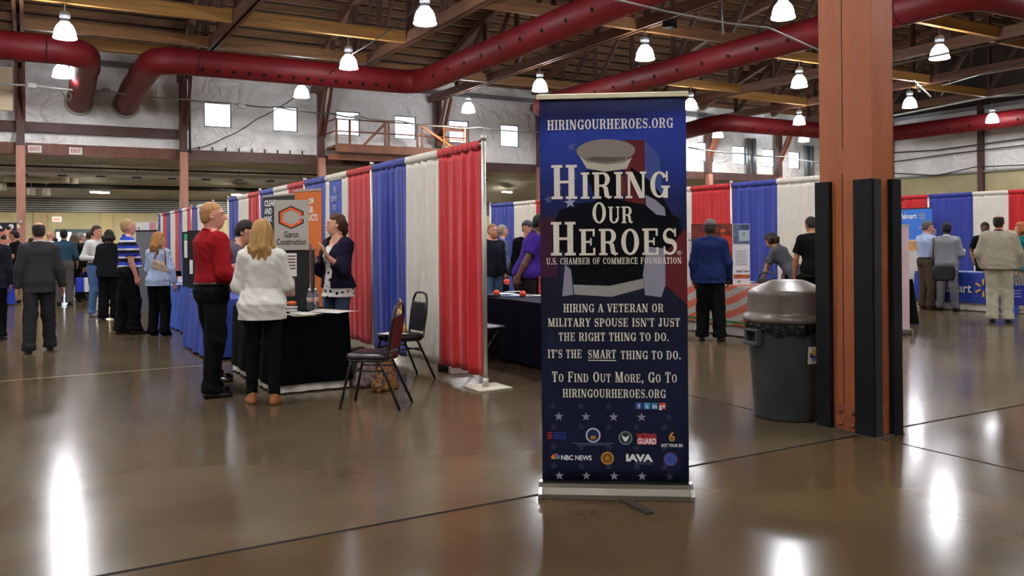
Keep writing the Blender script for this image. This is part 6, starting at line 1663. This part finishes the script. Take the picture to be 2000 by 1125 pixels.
    if st_ != 'none':
        hm = hairm(hc_); f = Field(min(h, 0.010)); tck = {'buzz': 0.004, 'bald': 0.005, 'short': 0.009, 'cap': 0.006, 'pony': 0.007}.get(st_, 0.013)
        f.ell(hp(0, -0.016, 0.032), np.array([0.077 + tck, 0.096 + tck, 0.092 + tck * 1.2]) * fm ** 0.5, Rh, 0.02)
        if st_ in ('short', 'buzz', 'bald', 'cap'): f.ell(hp(0, -0.05, -0.02), np.array([0.066 + tck, 0.055 + tck, 0.065]), Rh, 0.02)
        if st_ in ('long', 'bob'):
            f.ell(hp(0, -0.03, 0.0), np.array([0.085, 0.088, 0.10]), Rh, 0.03)
        if st_ == 'pony': f.ell(hp(0, -0.045, -0.015), np.array([0.068, 0.064, 0.07]), Rh, 0.03)
        if st_ in ('long', 'bob'):
            Lh = hair[2] if len(hair) > 2 else (0.32 if st_ == 'long' else 0.12)
            for i in range(9):
                a_ = PI + PI * (i - 4) / 4 * 0.62; x_, y_ = math.sin(a_) * 0.082, math.cos(a_) * 0.085
                top_ = hp(x_, y_ - 0.012, 0.0); end = top_ * 1.0 + np.array([0, 0, -Lh]) + fw * (-0.045 if abs(i - 4) < 3 else -0.01) + rt * (x_ * 0.35) + np.array([0, 0, 0.04 * math.sin(i * 2.3)])
                mid_ = (top_ + end) / 2 + fw * -0.02 + rt * 0.008 * math.sin(i * 1.9)
                f.cap(top_, mid_, 0.030, 0.028, 0.018); f.cap(mid_, end, 0.028, 0.012, 0.018)
            f.nz = lambda x, y, z: 0.0035 * np.sin(75 * x + 60 * y + 4 * np.sin(9 * z) + sd) + 0.002 * np.sin(150 * x - 90 * y + 6 * np.sin(7 * z))
        if st_ == 'pony':
            q0 = hp(0.0, -0.108, 0.03); 
            f.cap(hp(0, -0.10, -0.01), hp(0.01, -0.105, -0.07), 0.038, 0.030, 0.02); f.cap(hp(0.01, -0.105, -0.07), hp(0.03, -0.085, -0.16), 0.028, 0.018, 0.015)
            f.nz = lambda x, y, z: 0.0025 * np.sin(70 * z + 60 * x + sd)
        # cut away the face: a slanted plane in front, and below the hair line
        fl_ = {'short': 0.052, 'buzz': 0.05, 'bald': 0.02}.get(st_, 0.05)
        def cutface(x, y, z):
            q_ = (x - Hc[0], y - Hc[1], z - Hc[2]); ly = q_[0] * Rh[0][1] + q_[1] * Rh[1][1] + q_[2] * Rh[2][1]; lz = q_[0] * Rh[0][2] + q_[1] * Rh[1][2] + q_[2] * Rh[2][2]; lx = q_[0] * Rh[0][0] + q_[1] * Rh[1][0] + q_[2] * Rh[2][0]
            # region to remove: front of the ears below the hair line, rising to the forehead
            a = -(ly - 0.005 - 0.0 * np.abs(lx)); b = lz - (fl_ + 0.012 * np.cos(lx * 30))
            return np.maximum(a, b)
        f.add((cutface, Hc - 0.3, Hc + 0.3), 0.012, 's')
        if st_ in ('short', 'buzz', 'bald', 'cap'):
            f.plane(hp(0, -0.03, -0.062), -vn(up * 1.0 - fwh * 0.15))
        if st_ == 'bald':
            f.ell(hp(0, 0.0, 0.105), (0.062, 0.085, 0.05), Rh, 0.012, 's'); f.ell(hp(0, 0.06, 0.09), (0.07, 0.06, 0.06), Rh, 0.012, 's')
        f.mesh('hair', hm, root, s)
    if len(hair) > 2 and hair[0] == 'cap':
        f = Field(min(h, 0.010)); f.ell(hp(0, -0.012, 0.038), np.array([0.090, 0.110, 0.100]), Rh); f.plane(hp(0, 0, 0.038), -up)
        a0 = hp(0, 0.08, 0.045)
        f2 = Field(min(h, 0.010)); f2.ell(hp(0, 0.118, 0.040), (0.068, 0.062, 0.010), Rh)
        cm = M('cap ' + hair[2], hair[2], 0.7); hat = f.mesh('cap', cm, root, s); f2.mesh('brim', cm, hat, s)
    if extra: extra(root, dict(s=s, hp=hp, Hc=Hc, Rh=Rh, WR=WR, EL=EL, SH=SH, P=P, u=u, rt=rt, fw=fw, Nk=Nk, HD=HD))
    return root
def polo(mat, **k): return dict(dict(mat=mat, sleeve=0.72, hem=0.84, collar=mat, name='polo_shirt'), **k)
def suit(mat, **k): return dict(dict(mat=mat, sleeve=2.0, hem=0.78, thick=0.010, boxy=0.004, pw=2.4, wr=0.003, neck=0.35, name='suit_jacket'), **k)
def ground(px, py): 
    p = fl(px, py); return (p.x, p.y)
def dist(px, d):
    p = at_d(px, 469, d); return (p.x, p.y)
# ================================================================ the crowd
NEAR, MIDR, FAR = 0.0085, 0.012, 0.017
k_char = fabric('charcoal suiting', '353436'); k_blk = fabric('black cloth', '0a0a0b'); k_black2 = fabric('black trouser cloth', '0b0b0c')
k_wsh = fabric('white shirt cloth', 'd8d6d2'); m_belt = M('black leather'  , '0e0d0d', 0.28)
def band_mat(name, base, rows, axis='Z'):
    """cloth with printed bands; rows = [(z0, z1, colour)] in the garment's own coordinates"""
    m = M(name, base, 0.75, spec=0.2); nt_, b_ = nodes_of(m)
    tc_ = nt_.nodes.new('ShaderNodeTexCoord'); sp = nt_.nodes.new('ShaderNodeSeparateXYZ'); nt_.links.new(tc_.outputs['Object'], sp.inputs[0])
    last = None
    for z0, z1, c in rows:
        a = nt_.nodes.new('ShaderNodeMath'); a.operation = 'COMPARE'; nt_.links.new(sp.outputs[axis], a.inputs[0]); a.inputs[1].default_value = (z0 + z1) / 2; a.inputs[2].default_value = (z1 - z0) / 2
        mx = nt_.nodes.new('ShaderNodeMix'); mx.data_type = 'RGBA'; nt_.links.new(a.outputs[0], mx.inputs[0])
        if last is None: mx.inputs[6].default_value = lin(base)
        else: nt_.links.new(last, mx.inputs[6])
        mx.inputs[7].default_value = lin(c); last = mx.outputs[2]
    nt_.links.new(last, b_.inputs['Base Color']); return m

# man in red shirt
person('man in a red shirt and black trousers facing the blonde woman in white', ground(417, 772), 66, 1.84, NEAR, w=1.06, belly=0.015, head=(28, 2), skn='pink',
       arms={'R': ((0.24, 0.02, -1), (-0.05, 1.0, -0.42), (-0.2, 1.0, -0.2), (-0.3, 0.2, 1)), 'L': ((-0.25, 0.15, -1), (0.45, 1.0, 0.12), (0.5, 1, 0.0), (0.3, 0.2, 1))},
       feet={'L': (-0.13, 0.06, 10), 'R': (0.12, -0.06, -12)}, top=dict(mat=fabric('red shirt cloth', '861418'), sleeve=1.55, tucked=True, thick=0.022, collar=fabric('red shirt cloth', '861418'), wr=0.006, boxy=0.01, tuckz=0.055),
       bottom=dict(mat=k_black2, loose=0.028, waist=0.085, belt=m_belt, wr=0.005, cuff=0.05), hair=('buzz', 'a47a4e'), curl=0.9)
# man with glasses leaning
def glasses(root, d):
    s = d['s']; hp = d['hp']; mt = M('spectacle frame', '1a1a1c', 0.3, metal=0.5); g = None
    mb = MB()
    for sg in (-1, 1):
        mb.tube([tuple(hp(sg * 0.031 + 0.022 * math.cos(a), 0.102, 0.004 + 0.016 * math.sin(a)) * s) for a in [2 * PI * i / 14 for i in range(14)]], 0.0016 * s, 6, closed=True)
        mb.tube([tuple(hp(sg * 0.053, 0.102, 0.008) * s), tuple(hp(sg * 0.081, 0.05, 0.008) * s), tuple(hp(sg * 0.083, -0.01, 0.004) * s)], 0.0018 * s, 6)
    mb.tube([tuple(hp(-0.010, 0.104, 0.008) * s), tuple(hp(0.010, 0.104, 0.008) * s)], 0.0016 * s, 6)
    mb.build('glasses', mt, root)
p_gl = ground(452, 745)
person('man with glasses in a grey polo bending over the black table', (p_gl[0] - 0.125, p_gl[1] + 0.15), 92, 1.76, NEAR, w=1.05, lean=27, head=(18, -22), skn='fair',
       arms={'R': ((0.15, 0.42, -1), (-0.1, 1.0, -0.25), (0, 1, -0.2), (-0.5, 0.2, 1)), 'L': ((-0.1, 0.5, -1), (0.35, 1.0, -0.2), (0.3, 1, -0.1), (0.5, 0.2, 1))},
       top=polo(fabric('grey purple polo', '55505f'), hem=0.86), bottom=dict(mat=fabric('navy trouser', '16182a'), loose=0.018, waist=0.09), hair=('short', '241a14'), extra=glasses, curl=0.8)
# blonde woman in white
person('woman with long blonde hair in a white sweater seen from behind', (1.845, 7.73), 4, 1.66, NEAR, sex='f', w=1.10, head=(12, -4), skn='fair', twist=6,
       arms={'L': ((-0.25, 0.12, -1), (0.5, 0.8, 0.15), (0.7, 0.6, 0.2), (0, 0.2, 1)), 'R': ((0.28, 0.10, -1), (-0.35, 0.9, 0.1), (-0.6, 0.6, 0.1), (0, 0.2, 1))},
       feet={'L': (-0.11, 0.04, 14), 'R': (0.105, -0.05, -10)}, top=dict(mat=fabric('white knit', 'd9d7d0', amt=0.03), sleeve=2.0, hem=0.80, thick=0.022, wr=0.007, name='sweater', flare=0.0, boxy=0.0),
       bottom=dict(mat=fabric('black jeans', '0d0d10'), loose=0.006, waist=0.08, cuff=0.10, wr=0.005), shoes={'mat': M('tan suede', '9a6236', 0.6), 'wedge': True}, hair=('long', 'a07a48', 0.33), face=True, curl=0.8)
# cardigan woman with raised hands
dot = fabric('dotted blouse', 'd6d3ce'); nt, b = nodes_of(dot)
tc = N('ShaderNodeTexCoord'); mp = N('ShaderNodeMapping'); mp.inputs['Scale'].default_value = (17, 17, 17); mp.inputs['Rotation'].default_value = (0.3, 0.2, 0.6); L(tc.outputs['Object'], mp.inputs['Vector'])
vo = N('ShaderNodeTexVoronoi', Scale=1.0, Randomness=0.25); L(mp.outputs[0], vo.inputs['Vector'])
mxd = N('ShaderNodeMix', data_type='RGBA'); L(math_node('LESS_THAN', vo.outputs['Distance'], 0.30), mxd.inputs[0]); mxd.inputs[6].default_value = lin('d6d3ce'); mxd.inputs[7].default_value = lin('121218'); L(mxd.outputs[2], b.inputs['Base Color'])
person('woman in a navy cardigan and dotted blouse gesturing behind the black table', (3.0, 9.13), -128, 1.77, 0.0075, sex='f', w=1.0, head=(36, 2), skn='fair',
       arms={'L': ((-0.20, 0.30, -1), (0.20, 0.72, 0.62), (0.10, 0.30, 0.95), (0.6, -0.5, 0.1)), 'R': ((0.14, 0.36, -1), (-0.30, 0.72, 0.72), (-0.2, 0.5, 0.85), (-0.6, -0.6, 0.2))},
       top=dict(mat=dot, sleeve=0.4, hem=0.83, thick=0.012, wr=0.005, neck=0.9, necky=0.93, name='blouse', flare=0.03), jacket=dict(mat=fabric('navy cardigan', '1b1a2c'), sleeve=1.55, hem=0.93, thick=0.018, open=0.062, wr=0.004, neck=0.7, necky=0.96, name='cardigan'),
       bottom=dict(mat=fabric('blue jeans', '3f4a5c'), loose=0.006, waist=0.09), hair=('pony', '42291a'), curl=0.35)
# suit man walking away
person('balding man in a charcoal suit walking away', (0.15, 13.04), -4, 1.75, MIDR, w=0.92, head=(-4, 0), skn='pink',
       arms={'L': ((-0.26, -0.02, -1), (-0.08, 0.12, -1), (-0.1, 0.1, -1)), 'R': ((0.28, 0.0, -1), (0.18, 0.18, -1), (0.15, 0.2, -1))},
       feet={'L': (-0.14, -0.12, 6), 'R': (0.13, 0.16, -6)}, top=dict(mat=k_wsh, hem=0.9, sleeve=1.95, collar=k_wsh), jacket=suit(k_char, hem=0.80), bottom=dict(mat=fabric('charcoal trouser', '2a2a2c'), loose=0.032, wr=0.006, cuff=0.04), hair=('bald', '2a211c'), face=False)
# dark coat cut by the left edge
person('person in a dark coat cut off by the left edge of the photo', ground(-13, 664), 12, 1.72, MIDR, w=1.05, skn='tan', jacket=suit(fabric('navy coat', '191a24'), hem=0.80), top=dict(mat=k_wsh, hem=0.95, sleeve=1.9), bottom=dict(mat=k_black2, loose=0.03), hair=('short', '1c1612'), face=False)
# striped polo
rows = [(1.475, 1.505, 'd6d9e0'), (1.415, 1.475, '10122a'), (1.345, 1.375, 'd6d9e0'), (1.29, 1.345, '10122a'), (1.215, 1.245, 'd6d9e0'), (1.155, 1.215, '10122a'), (1.075, 1.105, 'd6d9e0')]
person('man in a blue and white striped polo standing side on', ground(254, 652), 78, 1.85, MIDR, w=1.10, belly=0.035, head=(8, 4), skn='pink', arms={'R': ((0.10, 0.02, -1), (0.02, 0.30, -1), (0, 0.2, -1)), 'L': ((-0.1, 0.05, -1), (0, 0.4, -1))},
       feet={'L': (-0.1, -0.10, 4), 'R': (0.1, 0.06, -4)}, top=polo(band_mat('striped polo cloth', '2a3fae', rows), tucked=True, tuckz=0.06), bottom=dict(mat=k_black2, loose=0.045, waist=0.085, belt=m_belt, wr=0.006), hair=('buzz', 'a58a62'))
# woman in blue blouse
stripe_m = fabric('pale blue striped blouse', '9fb2d0'); nt, b = nodes_of(stripe_m)
tc = N('ShaderNodeTexCoord'); wv = N('ShaderNodeTexWave', Scale=14.0, Distortion=0.6); wv.bands_direction = 'X'; L(tc.outputs['Object'], wv.inputs['Vector'])
crs = N('ShaderNodeValToRGB'); L(wv.outputs['Fac'], crs.inputs['Fac']); crs.color_ramp.elements[0].color = lin('8298c2'); crs.color_ramp.elements[1].color = lin('bccade'); L(crs.outputs[0], b.inputs['Base Color'])
def shoulder_bag(root, d):
    s = d['s']; q = d['P'] + d['u'] * 0.22 - d['fw'] * 0.17 + d['rt'] * 0.06
    pass
person('woman with long fair hair in a pale blue blouse and black trousers', ground(311, 655), 32, 1.63, MIDR, sex='f', w=1.02, head=(30, 0), skn='fair', arms={'R': ((0.25, 0.05, -1), (0.12, 0.25, -1)), 'L': ((-0.2, 0.1, -1), (0.1, 0.7, -0.3))},
       top=dict(mat=stripe_m, sleeve=1.9, hem=0.84, thick=0.02, wr=0.006, collar=stripe_m), bottom=dict(mat=k_blk, loose=0.035, waist=0.09, cuff=0.02), hair=('long', '9a6c3c', 0.22))
pw = at_d(311, 520, 13.0)
t = thing('shoulder_bag', 'patterned shoulder bag on the back of the woman in pale blue', 'bag', (pw.x, pw.y - 0.03, 1.02), -YAW - 0.25)
mb = MB().grid(lambda u, v: (0.145 * math.cos(2 * PI * u) * (1 - 0.25 * v), 0.045 * math.sin(2 * PI * u), 0.13 * v - 0.04 * math.cos(2 * PI * u) + 0.02), 24, 6); mb._f(tuple(range(24))[::-1]); mb._f(tuple(6 * 25 + i for i in range(24)))
mb.build('body', M('patterned bag cloth', 'b8a88c', 0.6, noise=(30, 0.4, '8a6a6a')), t)
MB().tube([(-0.11, 0, 0.15), (-0.05, 0.02, 0.32), (0.02, 0.05, 0.42), (0.07, 0.04, 0.30), (0.11, 0, 0.09)], 0.011, 8).build('strap', M('tan leather strap', '7a4a2c', 0.5), t)
# woman in black suit, man in white long sleeves
person('woman in a black trouser suit with her back turned', ground(214, 624), 14, 1.72, MIDR, sex='f', w=1.10, skn='tan', head=(0, -6), arms={'L': ((-0.25, 0.1, -1), (0.4, 0.9, 0.1)), 'R': ((0.2, 0.1, -1), (-0.3, 0.9, 0.0))}, jacket=suit(fabric('black jacket cloth', '17181b'), hem=0.83), top=dict(mat=k_blk, hem=0.9, sleeve=1.8), bottom=dict(mat=k_black2, loose=0.045, cuff=0.03), hair=('bob', '1e1512', 0.10), face=False)
person('man in a white long sleeved top and blue jeans', ground(190, 617), 140, 1.82, MIDR, w=1.0, skn='pink', head=(-10, 0), arms={'L': ((-0.2, 0.1, -1), (0.5, 0.9, 0.0)), 'R': ((0.45, -0.05, -1), (-0.35, 0.9, -0.1))}, top=dict(mat=fabric('white jersey', 'c9cbc9'), sleeve=1.95, hem=0.86, tucked=True), bottom=dict(mat=fabric('washed jeans', '4d6c92'), loose=0.022, waist=0.085, belt=m_belt), shoes={'mat': M('grey sneaker', '6f7478', 0.6)}, hair=('short', '3a2a1c'))
t = thing('tote_bag', 'small blue bag held between the man in white and the woman in black', 'bag', tuple(at_d(198, 547, 16.6)[:2]) + (0.62,), 0.4); boxo('body', (0, 0, 0.12), (0.16, 0.07, 0.24), M('bag royal blue', '2436b8', 0.5), t, bevel=0.01); MB().tube([(-0.05, 0, 0.24), (0, 0, 0.36), (0.05, 0, 0.24)], 0.006, 6).build('handle', M('bag royal blue'), t)
# farther crowd on the left
person('man in a black polo and khaki trousers facing the far left booth', ground(31, 592), -68, 1.80, FAR, w=1.02, skn='tan', head=(-12, -8), arms={'R': ((0.15, 0.1, -1), (-0.1, 0.7, -0.8)), 'L': ((-0.18, -0.05, -1), (0.15, 0.75, -0.6))}, top=polo(k_blk, hem=0.86), bottom=dict(mat=fabric('khaki twill', '8a8058'), loose=0.02), hair=('short', '17110d'))
person('man in a dark teal shirt and grey trousers right of the charcoal suit', ground(126, 596), 10, 1.80, FAR, w=1.12, skn='tan', arms={'R': ((0.3, 0.05, -1), (-0.05, 0.6, -0.7))}, top=dict(mat=fabric('teal shirt', '28414e'), sleeve=1.9, tucked=True, collar=fabric('teal shirt', '28414e')), bottom=dict(mat=fabric('grey trouser', '4d4a48'), loose=0.04), hair=('short', '16120f'), face=False)
person('grey haired man in a black suit with white collar in the left crowd', ground(158, 586), 62, 1.74, FAR, skn='pink', top=dict(mat=k_wsh, hem=0.95, sleeve=1.9, collar=k_wsh), jacket=suit(k_blk), bottom=dict(mat=k_black2, loose=0.03), hair=('short', '77736e'))
person('dark haired man in a black suit behind the man in white', ground(177, 577), 72, 1.80, FAR, skn='tan', top=dict(mat=k_wsh, hem=0.95, sleeve=1.9, collar=k_wsh), jacket=suit(fabric('dark suit', '1c1b1e')), bottom=dict(mat=k_black2, loose=0.03), hair=('short', '2a1d15'))
person('woman with curly brown hair partly hidden by the teal shirt', ground(146, 590), 18, 1.70, FAR, sex='f', skn='tan', top=dict(mat=k_blk, sleeve=1.9, hem=0.84), bottom=dict(mat=k_black2, loose=0.03), hair=('long', '4a3526', 0.2), face=False)
person('bald man whose head shows just right of the charcoal suit', dist(97, 25.5), 60, 1.84, FAR, skn='pink', top=dict(mat=fabric('white grey shirt', 'b9bcc4'), sleeve=1.9, hem=0.86), bottom=dict(mat=k_black2), hair=('none', '8a7a6a'))
person('dark haired person whose head shows right of the left wall post', dist(61, 27.5), 30, 1.66, FAR, skn='pink', top=dict(mat=k_blk, sleeve=1.9, hem=0.86), bottom=dict(mat=k_black2), hair=('short', '2a1410'))
person('person with black hair peeking between suit and teal shirt', dist(108, 27.0), 10, 1.66, FAR, skn='tan', top=dict(mat=k_char, sleeve=1.9, hem=0.86), bottom=dict(mat=k_black2), hair=('short', '14110f'), face=False)
for px, py, s_, z_ in ((160, 566, 'left blue carrier bag among the dark suits', 'bag royal blue'), (176, 560, 'white carrier bag among the dark suits', 'white plastic')):
    p = at_d(px, py, 20.6); t = thing('tote_bag', s_, 'bag', (p.x, p.y - 0.3, 0.30), 0.3); boxo('body', (0, 0, 0.17), (0.3, 0.1, 0.34), M(z_), t, bevel=0.01); MB().tube([(-0.07, 0, 0.34), (0, 0, 0.48), (0.07, 0, 0.34)], 0.006, 6).build('handle', M(z_), t)
# people between the drapes and the blue sign stand
k_pur = fabric('purple polo', '40267f')
person('man in a purple polo leaning over the navy table', dist(1026, 11.6), 80, 1.84, MIDR, w=1.12, belly=0.03, lean=17, head=(6, -14), skn='brown', arms={'R': ((0.12, -0.55, -1), (0.05, -0.55, -1), (0.0, -0.4, -1)), 'L': ((-0.2, 0.3, -1), (0.2, 0.5, -0.9))}, top=polo(k_pur, hem=0.88), bottom=dict(mat=fabric('brown black trouser', '1d1714'), loose=0.03, belt=m_belt), hair=('buzz', '15100e'))
person('bearded man in a dark top and jeans with sunglasses on his head', dist(962, 14.6), 150, 1.74, FAR, skn='pink', head=(-5, 2), arms={'R': ((0.2, 0.0, -1), (0.05, 0.3, -1))}, top=dict(mat=fabric('dark navy top', '1a1c26'), sleeve=1.9, hem=0.84), bottom=dict(mat=fabric('mid jeans', '4a6480')), hair=('buzz', '8a5c3a'),
       extra=lambda root, d: (lambda f: f.mesh('beard', hairm('a06a40'), root, d['s']))(Field(0.012).ell(d['hp'](0, 0.045, -0.075), (0.062, 0.055, 0.055), d['Rh']).ell(d['hp'](0, 0.03, -0.11), (0.05, 0.045, 0.045), d['Rh'])))
person('grey haired man in profile in front of the blue drape', dist(981, 17.0), 82, 1.76, FAR, skn='pink', top=polo(fabric('steel blue polo', '4b5a78')), bottom=dict(mat=k_black2), hair=('short', '857c6e'))
person('man in a dark suit bending forward before the white drape', dist(1011, 15.4), 78, 1.76, FAR, lean=26, head=(0, -30), skn='fair', top=dict(mat=k_wsh, sleeve=1.9, hem=0.95, collar=k_wsh), jacket=suit(fabric('dark suit', '1c1b1e')), bottom=dict(mat=k_black2), hair=('short', '17120f'))
person('man with a dark cap standing behind the man in purple', dist(1030, 14.2), 160, 1.78, FAR, w=1.1, skn='pink', head=(-10, 2), top=dict(mat=k_blk, sleeve=1.9, hem=0.84), bottom=dict(mat=k_black2), hair=('cap', '6a6058', '22262e'))
# booths right of the sign stand
person('man in a blue jacket and grey cap at the flag clothed table', ground(1388, 666), 4, 1.72, MIDR, w=1.0, skn='dark', head=(14, -4), arms={'R': ((0.25, 0.1, -1), (0.02, 0.45, -1)), 'L': ((-0.2, 0.0, -1), (0, 0.2, -1))}, feet={'L': (-0.12, 0.02, 10), 'R': (0.13, -0.02, -14)}, top=dict(mat=k_blk, hem=0.9, sleeve=1.5), jacket=dict(mat=fabric('navy blue jacket', '19264f'), sleeve=1.98, hem=0.83, thick=0.016, collar=fabric('navy blue jacket', '19264f'), wr=0.007, name='jacket', boxy=0.01), bottom=dict(mat=k_blk, loose=0.045, wr=0.006), hair=('cap', '2a2522', '4a4744'), face=False)
person('man in a black T-shirt looking down beside the orange pillar', dist(1592, 12.6), -24, 1.78, MIDR, w=1.12, lean=8, head=(-8, -22), skn='tan', arms={'L': ((-0.3, 0.1, -1), (0.05, 0.35, -1), (0.1, 0.3, -1))}, top=dict(mat=k_blk, sleeve=0.75, hem=0.84, thick=0.018, name='t_shirt'), bottom=dict(mat=k_black2), hair=('buzz', '1e1814'), face=False)
person('woman in a grey top bending down before the white drape', dist(1549, 13.35), -60, 1.66, MIDR, sex='f', lean=38, head=(0, -30), skn='tan', arms={'L': ((-0.1, 0.5, -1), (0, 0.3, -1))}, top=dict(mat=fabric('grey top', '4a4c52'), sleeve=0.8, hem=0.84), bottom=dict(mat=k_black2), hair=('bob', '2a1a12', 0.08), face=False)
# bright blue booth
person('man in a light blue shirt and brown trousers at the logo table', ground(1811, 604), 48, 1.76, MIDR, w=1.05, skn='pink', head=(28, -8), arms={'R': ((0.15, 0.2, -1), (-0.1, 0.9, 0.1)), 'L': ((-0.15, 0.2, -1), (0.1, 0.9, 0.1))}, top=dict(mat=fabric('light blue shirt', 'a4b6d8'), sleeve=1.9, tucked=True, collar=fabric('light blue shirt', 'a4b6d8')), bottom=dict(mat=fabric('brown trouser', '4c4238'), loose=0.035, belt=m_belt), shoes={'mat': M('brown leather', '5a3420', 0.4)}, hair=('short', '55504c'))
person('man in a light grey suit with a black bag at the logo table', ground(1850, 607), 14, 1.72, MIDR, w=1.04, skn='dark', head=(-4, -6), arms={'R': ((0.28, 0.12, -1), (-0.1, 0.9, 0.25)), 'L': ((-0.28, 0.0, -1), (0.15, 0.4, -0.8))}, feet={'L': (-0.14, 0.05, 8), 'R': (0.15, -0.02, -10)}, top=dict(mat=k_wsh, hem=0.95, sleeve=1.9, collar=k_wsh), jacket=suit(fabric('light grey suit', '7d7e84'), hem=0.80), bottom=dict(mat=fabric('grey suit trouser', '66676b'), loose=0.026), hair=('short', '0f0d0c'), face=False)
pw = at_d(1843, 537, 15.75); t = thing('shoulder_bag', 'black soft bag hanging behind the light grey suit', 'bag', (pw.x, pw.y, 0.62), -YAW)
mb = MB().grid(lambda u, v: (0.22 * (1 - 0.2 * abs(2 * v - 1) ** 3) * math.cos(2 * PI * u), 0.07 * math.sin(2 * PI * u), 0.30 * v), 24, 8); mb._f(tuple(range(24))[::-1]); mb._f(tuple(8 * 25 + i for i in range(24))); mb.build('body', M('black bag'), t)
MB().tube([(-0.2, 0, 0.27), (-0.24, -0.10, 0.5), (-0.2, -0.03, 0.8)], 0.014, 6).build('strap', M('black bag'), t)
person('person in a black polo standing behind the logo table', dist(1924, 17.9), 188, 1.74, FAR, w=1.05, skn='brown', head=(0, -4), top=polo(k_blk), arms={'R': ((0.35, 0.0, -1), (-0.2, 0.5, -0.7))}, bottom=dict(mat=k_black2), hair=('short', '120e0c'))
k_khak = fabric('stone jacket', '97917f')
person('balding man in a stone coloured jacket and pale trousers', (14.10, 8.20), 6, 1.80, MIDR, w=1.12, skn='tan', head=(2, 2), arms={'L': ((-0.35, 0.0, -1), (0.1, 0.3, -0.7)), 'R': ((0.34, 0.05, -1), (0.0, 0.35, -1))}, feet={'L': (-0.09, -0.02, 6), 'R': (0.12, 0.05, -8)}, jacket=dict(mat=k_khak, sleeve=1.95, hem=0.87, thick=0.026, boxy=0.03, wr=0.006, name='jacket', collar=fabric('dark collar', '26221f')), top=dict(mat=k_blk, hem=0.95, sleeve=1.5), bottom=dict(mat=fabric('pale trouser', 'aaa591'), loose=0.045, wr=0.005), hair=('bald', '201813'), face=False)
person('red haired woman in a teal blouse at the right edge', ground(1996, 612), -62, 1.70, MIDR, sex='f', w=1.05, skn='fair', head=(-6, 0), arms={'R': ((0.12, 0.1, -1), (0.0, 0.7, -0.5)), 'L': ((-0.12, 0.0, -1), (0.0, 0.25, -1))}, top=dict(mat=fabric('teal blouse', '176a72'), sleeve=1.9, hem=0.82, thick=0.02, wr=0.006), bottom=dict(mat=fabric('light khaki', 'a39a84'), loose=0.012), shoes={'mat': M('cream shoe', 'b8ad98', 0.5)}, hair=('long', '8a4a24', 0.12))
for px, py, d_, c, s_ in ((1983, 580, 14.9, 'bag blue deep', 'royal blue carrier bag held by the woman in teal'), (1967, 596, 15.6, 'bag blue bright', 'bright blue bag on the floor beyond the stone coloured jacket')):
    p = at_d(px, py, d_); t = thing('tote_bag', s_, 'bag', (p.x, p.y, 0.22 if px > 1975 else 0.0), -0.6)
    mt = M(c, '1c2a8a' if px > 1975 else '2444b8', 0.4)
    boxo('body', (0, 0, 0.18), (0.34, 0.12, 0.36), mt, t, bevel=0.01)
    for q in (-0.05, 0.05): MB().tube([(-0.08, q, 0.36), (-0.05, q, 0.52), (0.05, q, 0.52), (0.08, q, 0.36)], 0.006, 6).build('handle', mt, t)
    if px > 1975:
        for k in range(3): boxo('printed_line', (0, -0.0605, 0.26 - 0.05 * k), (0.14, 0.002, 0.012), M('print pale'), t)
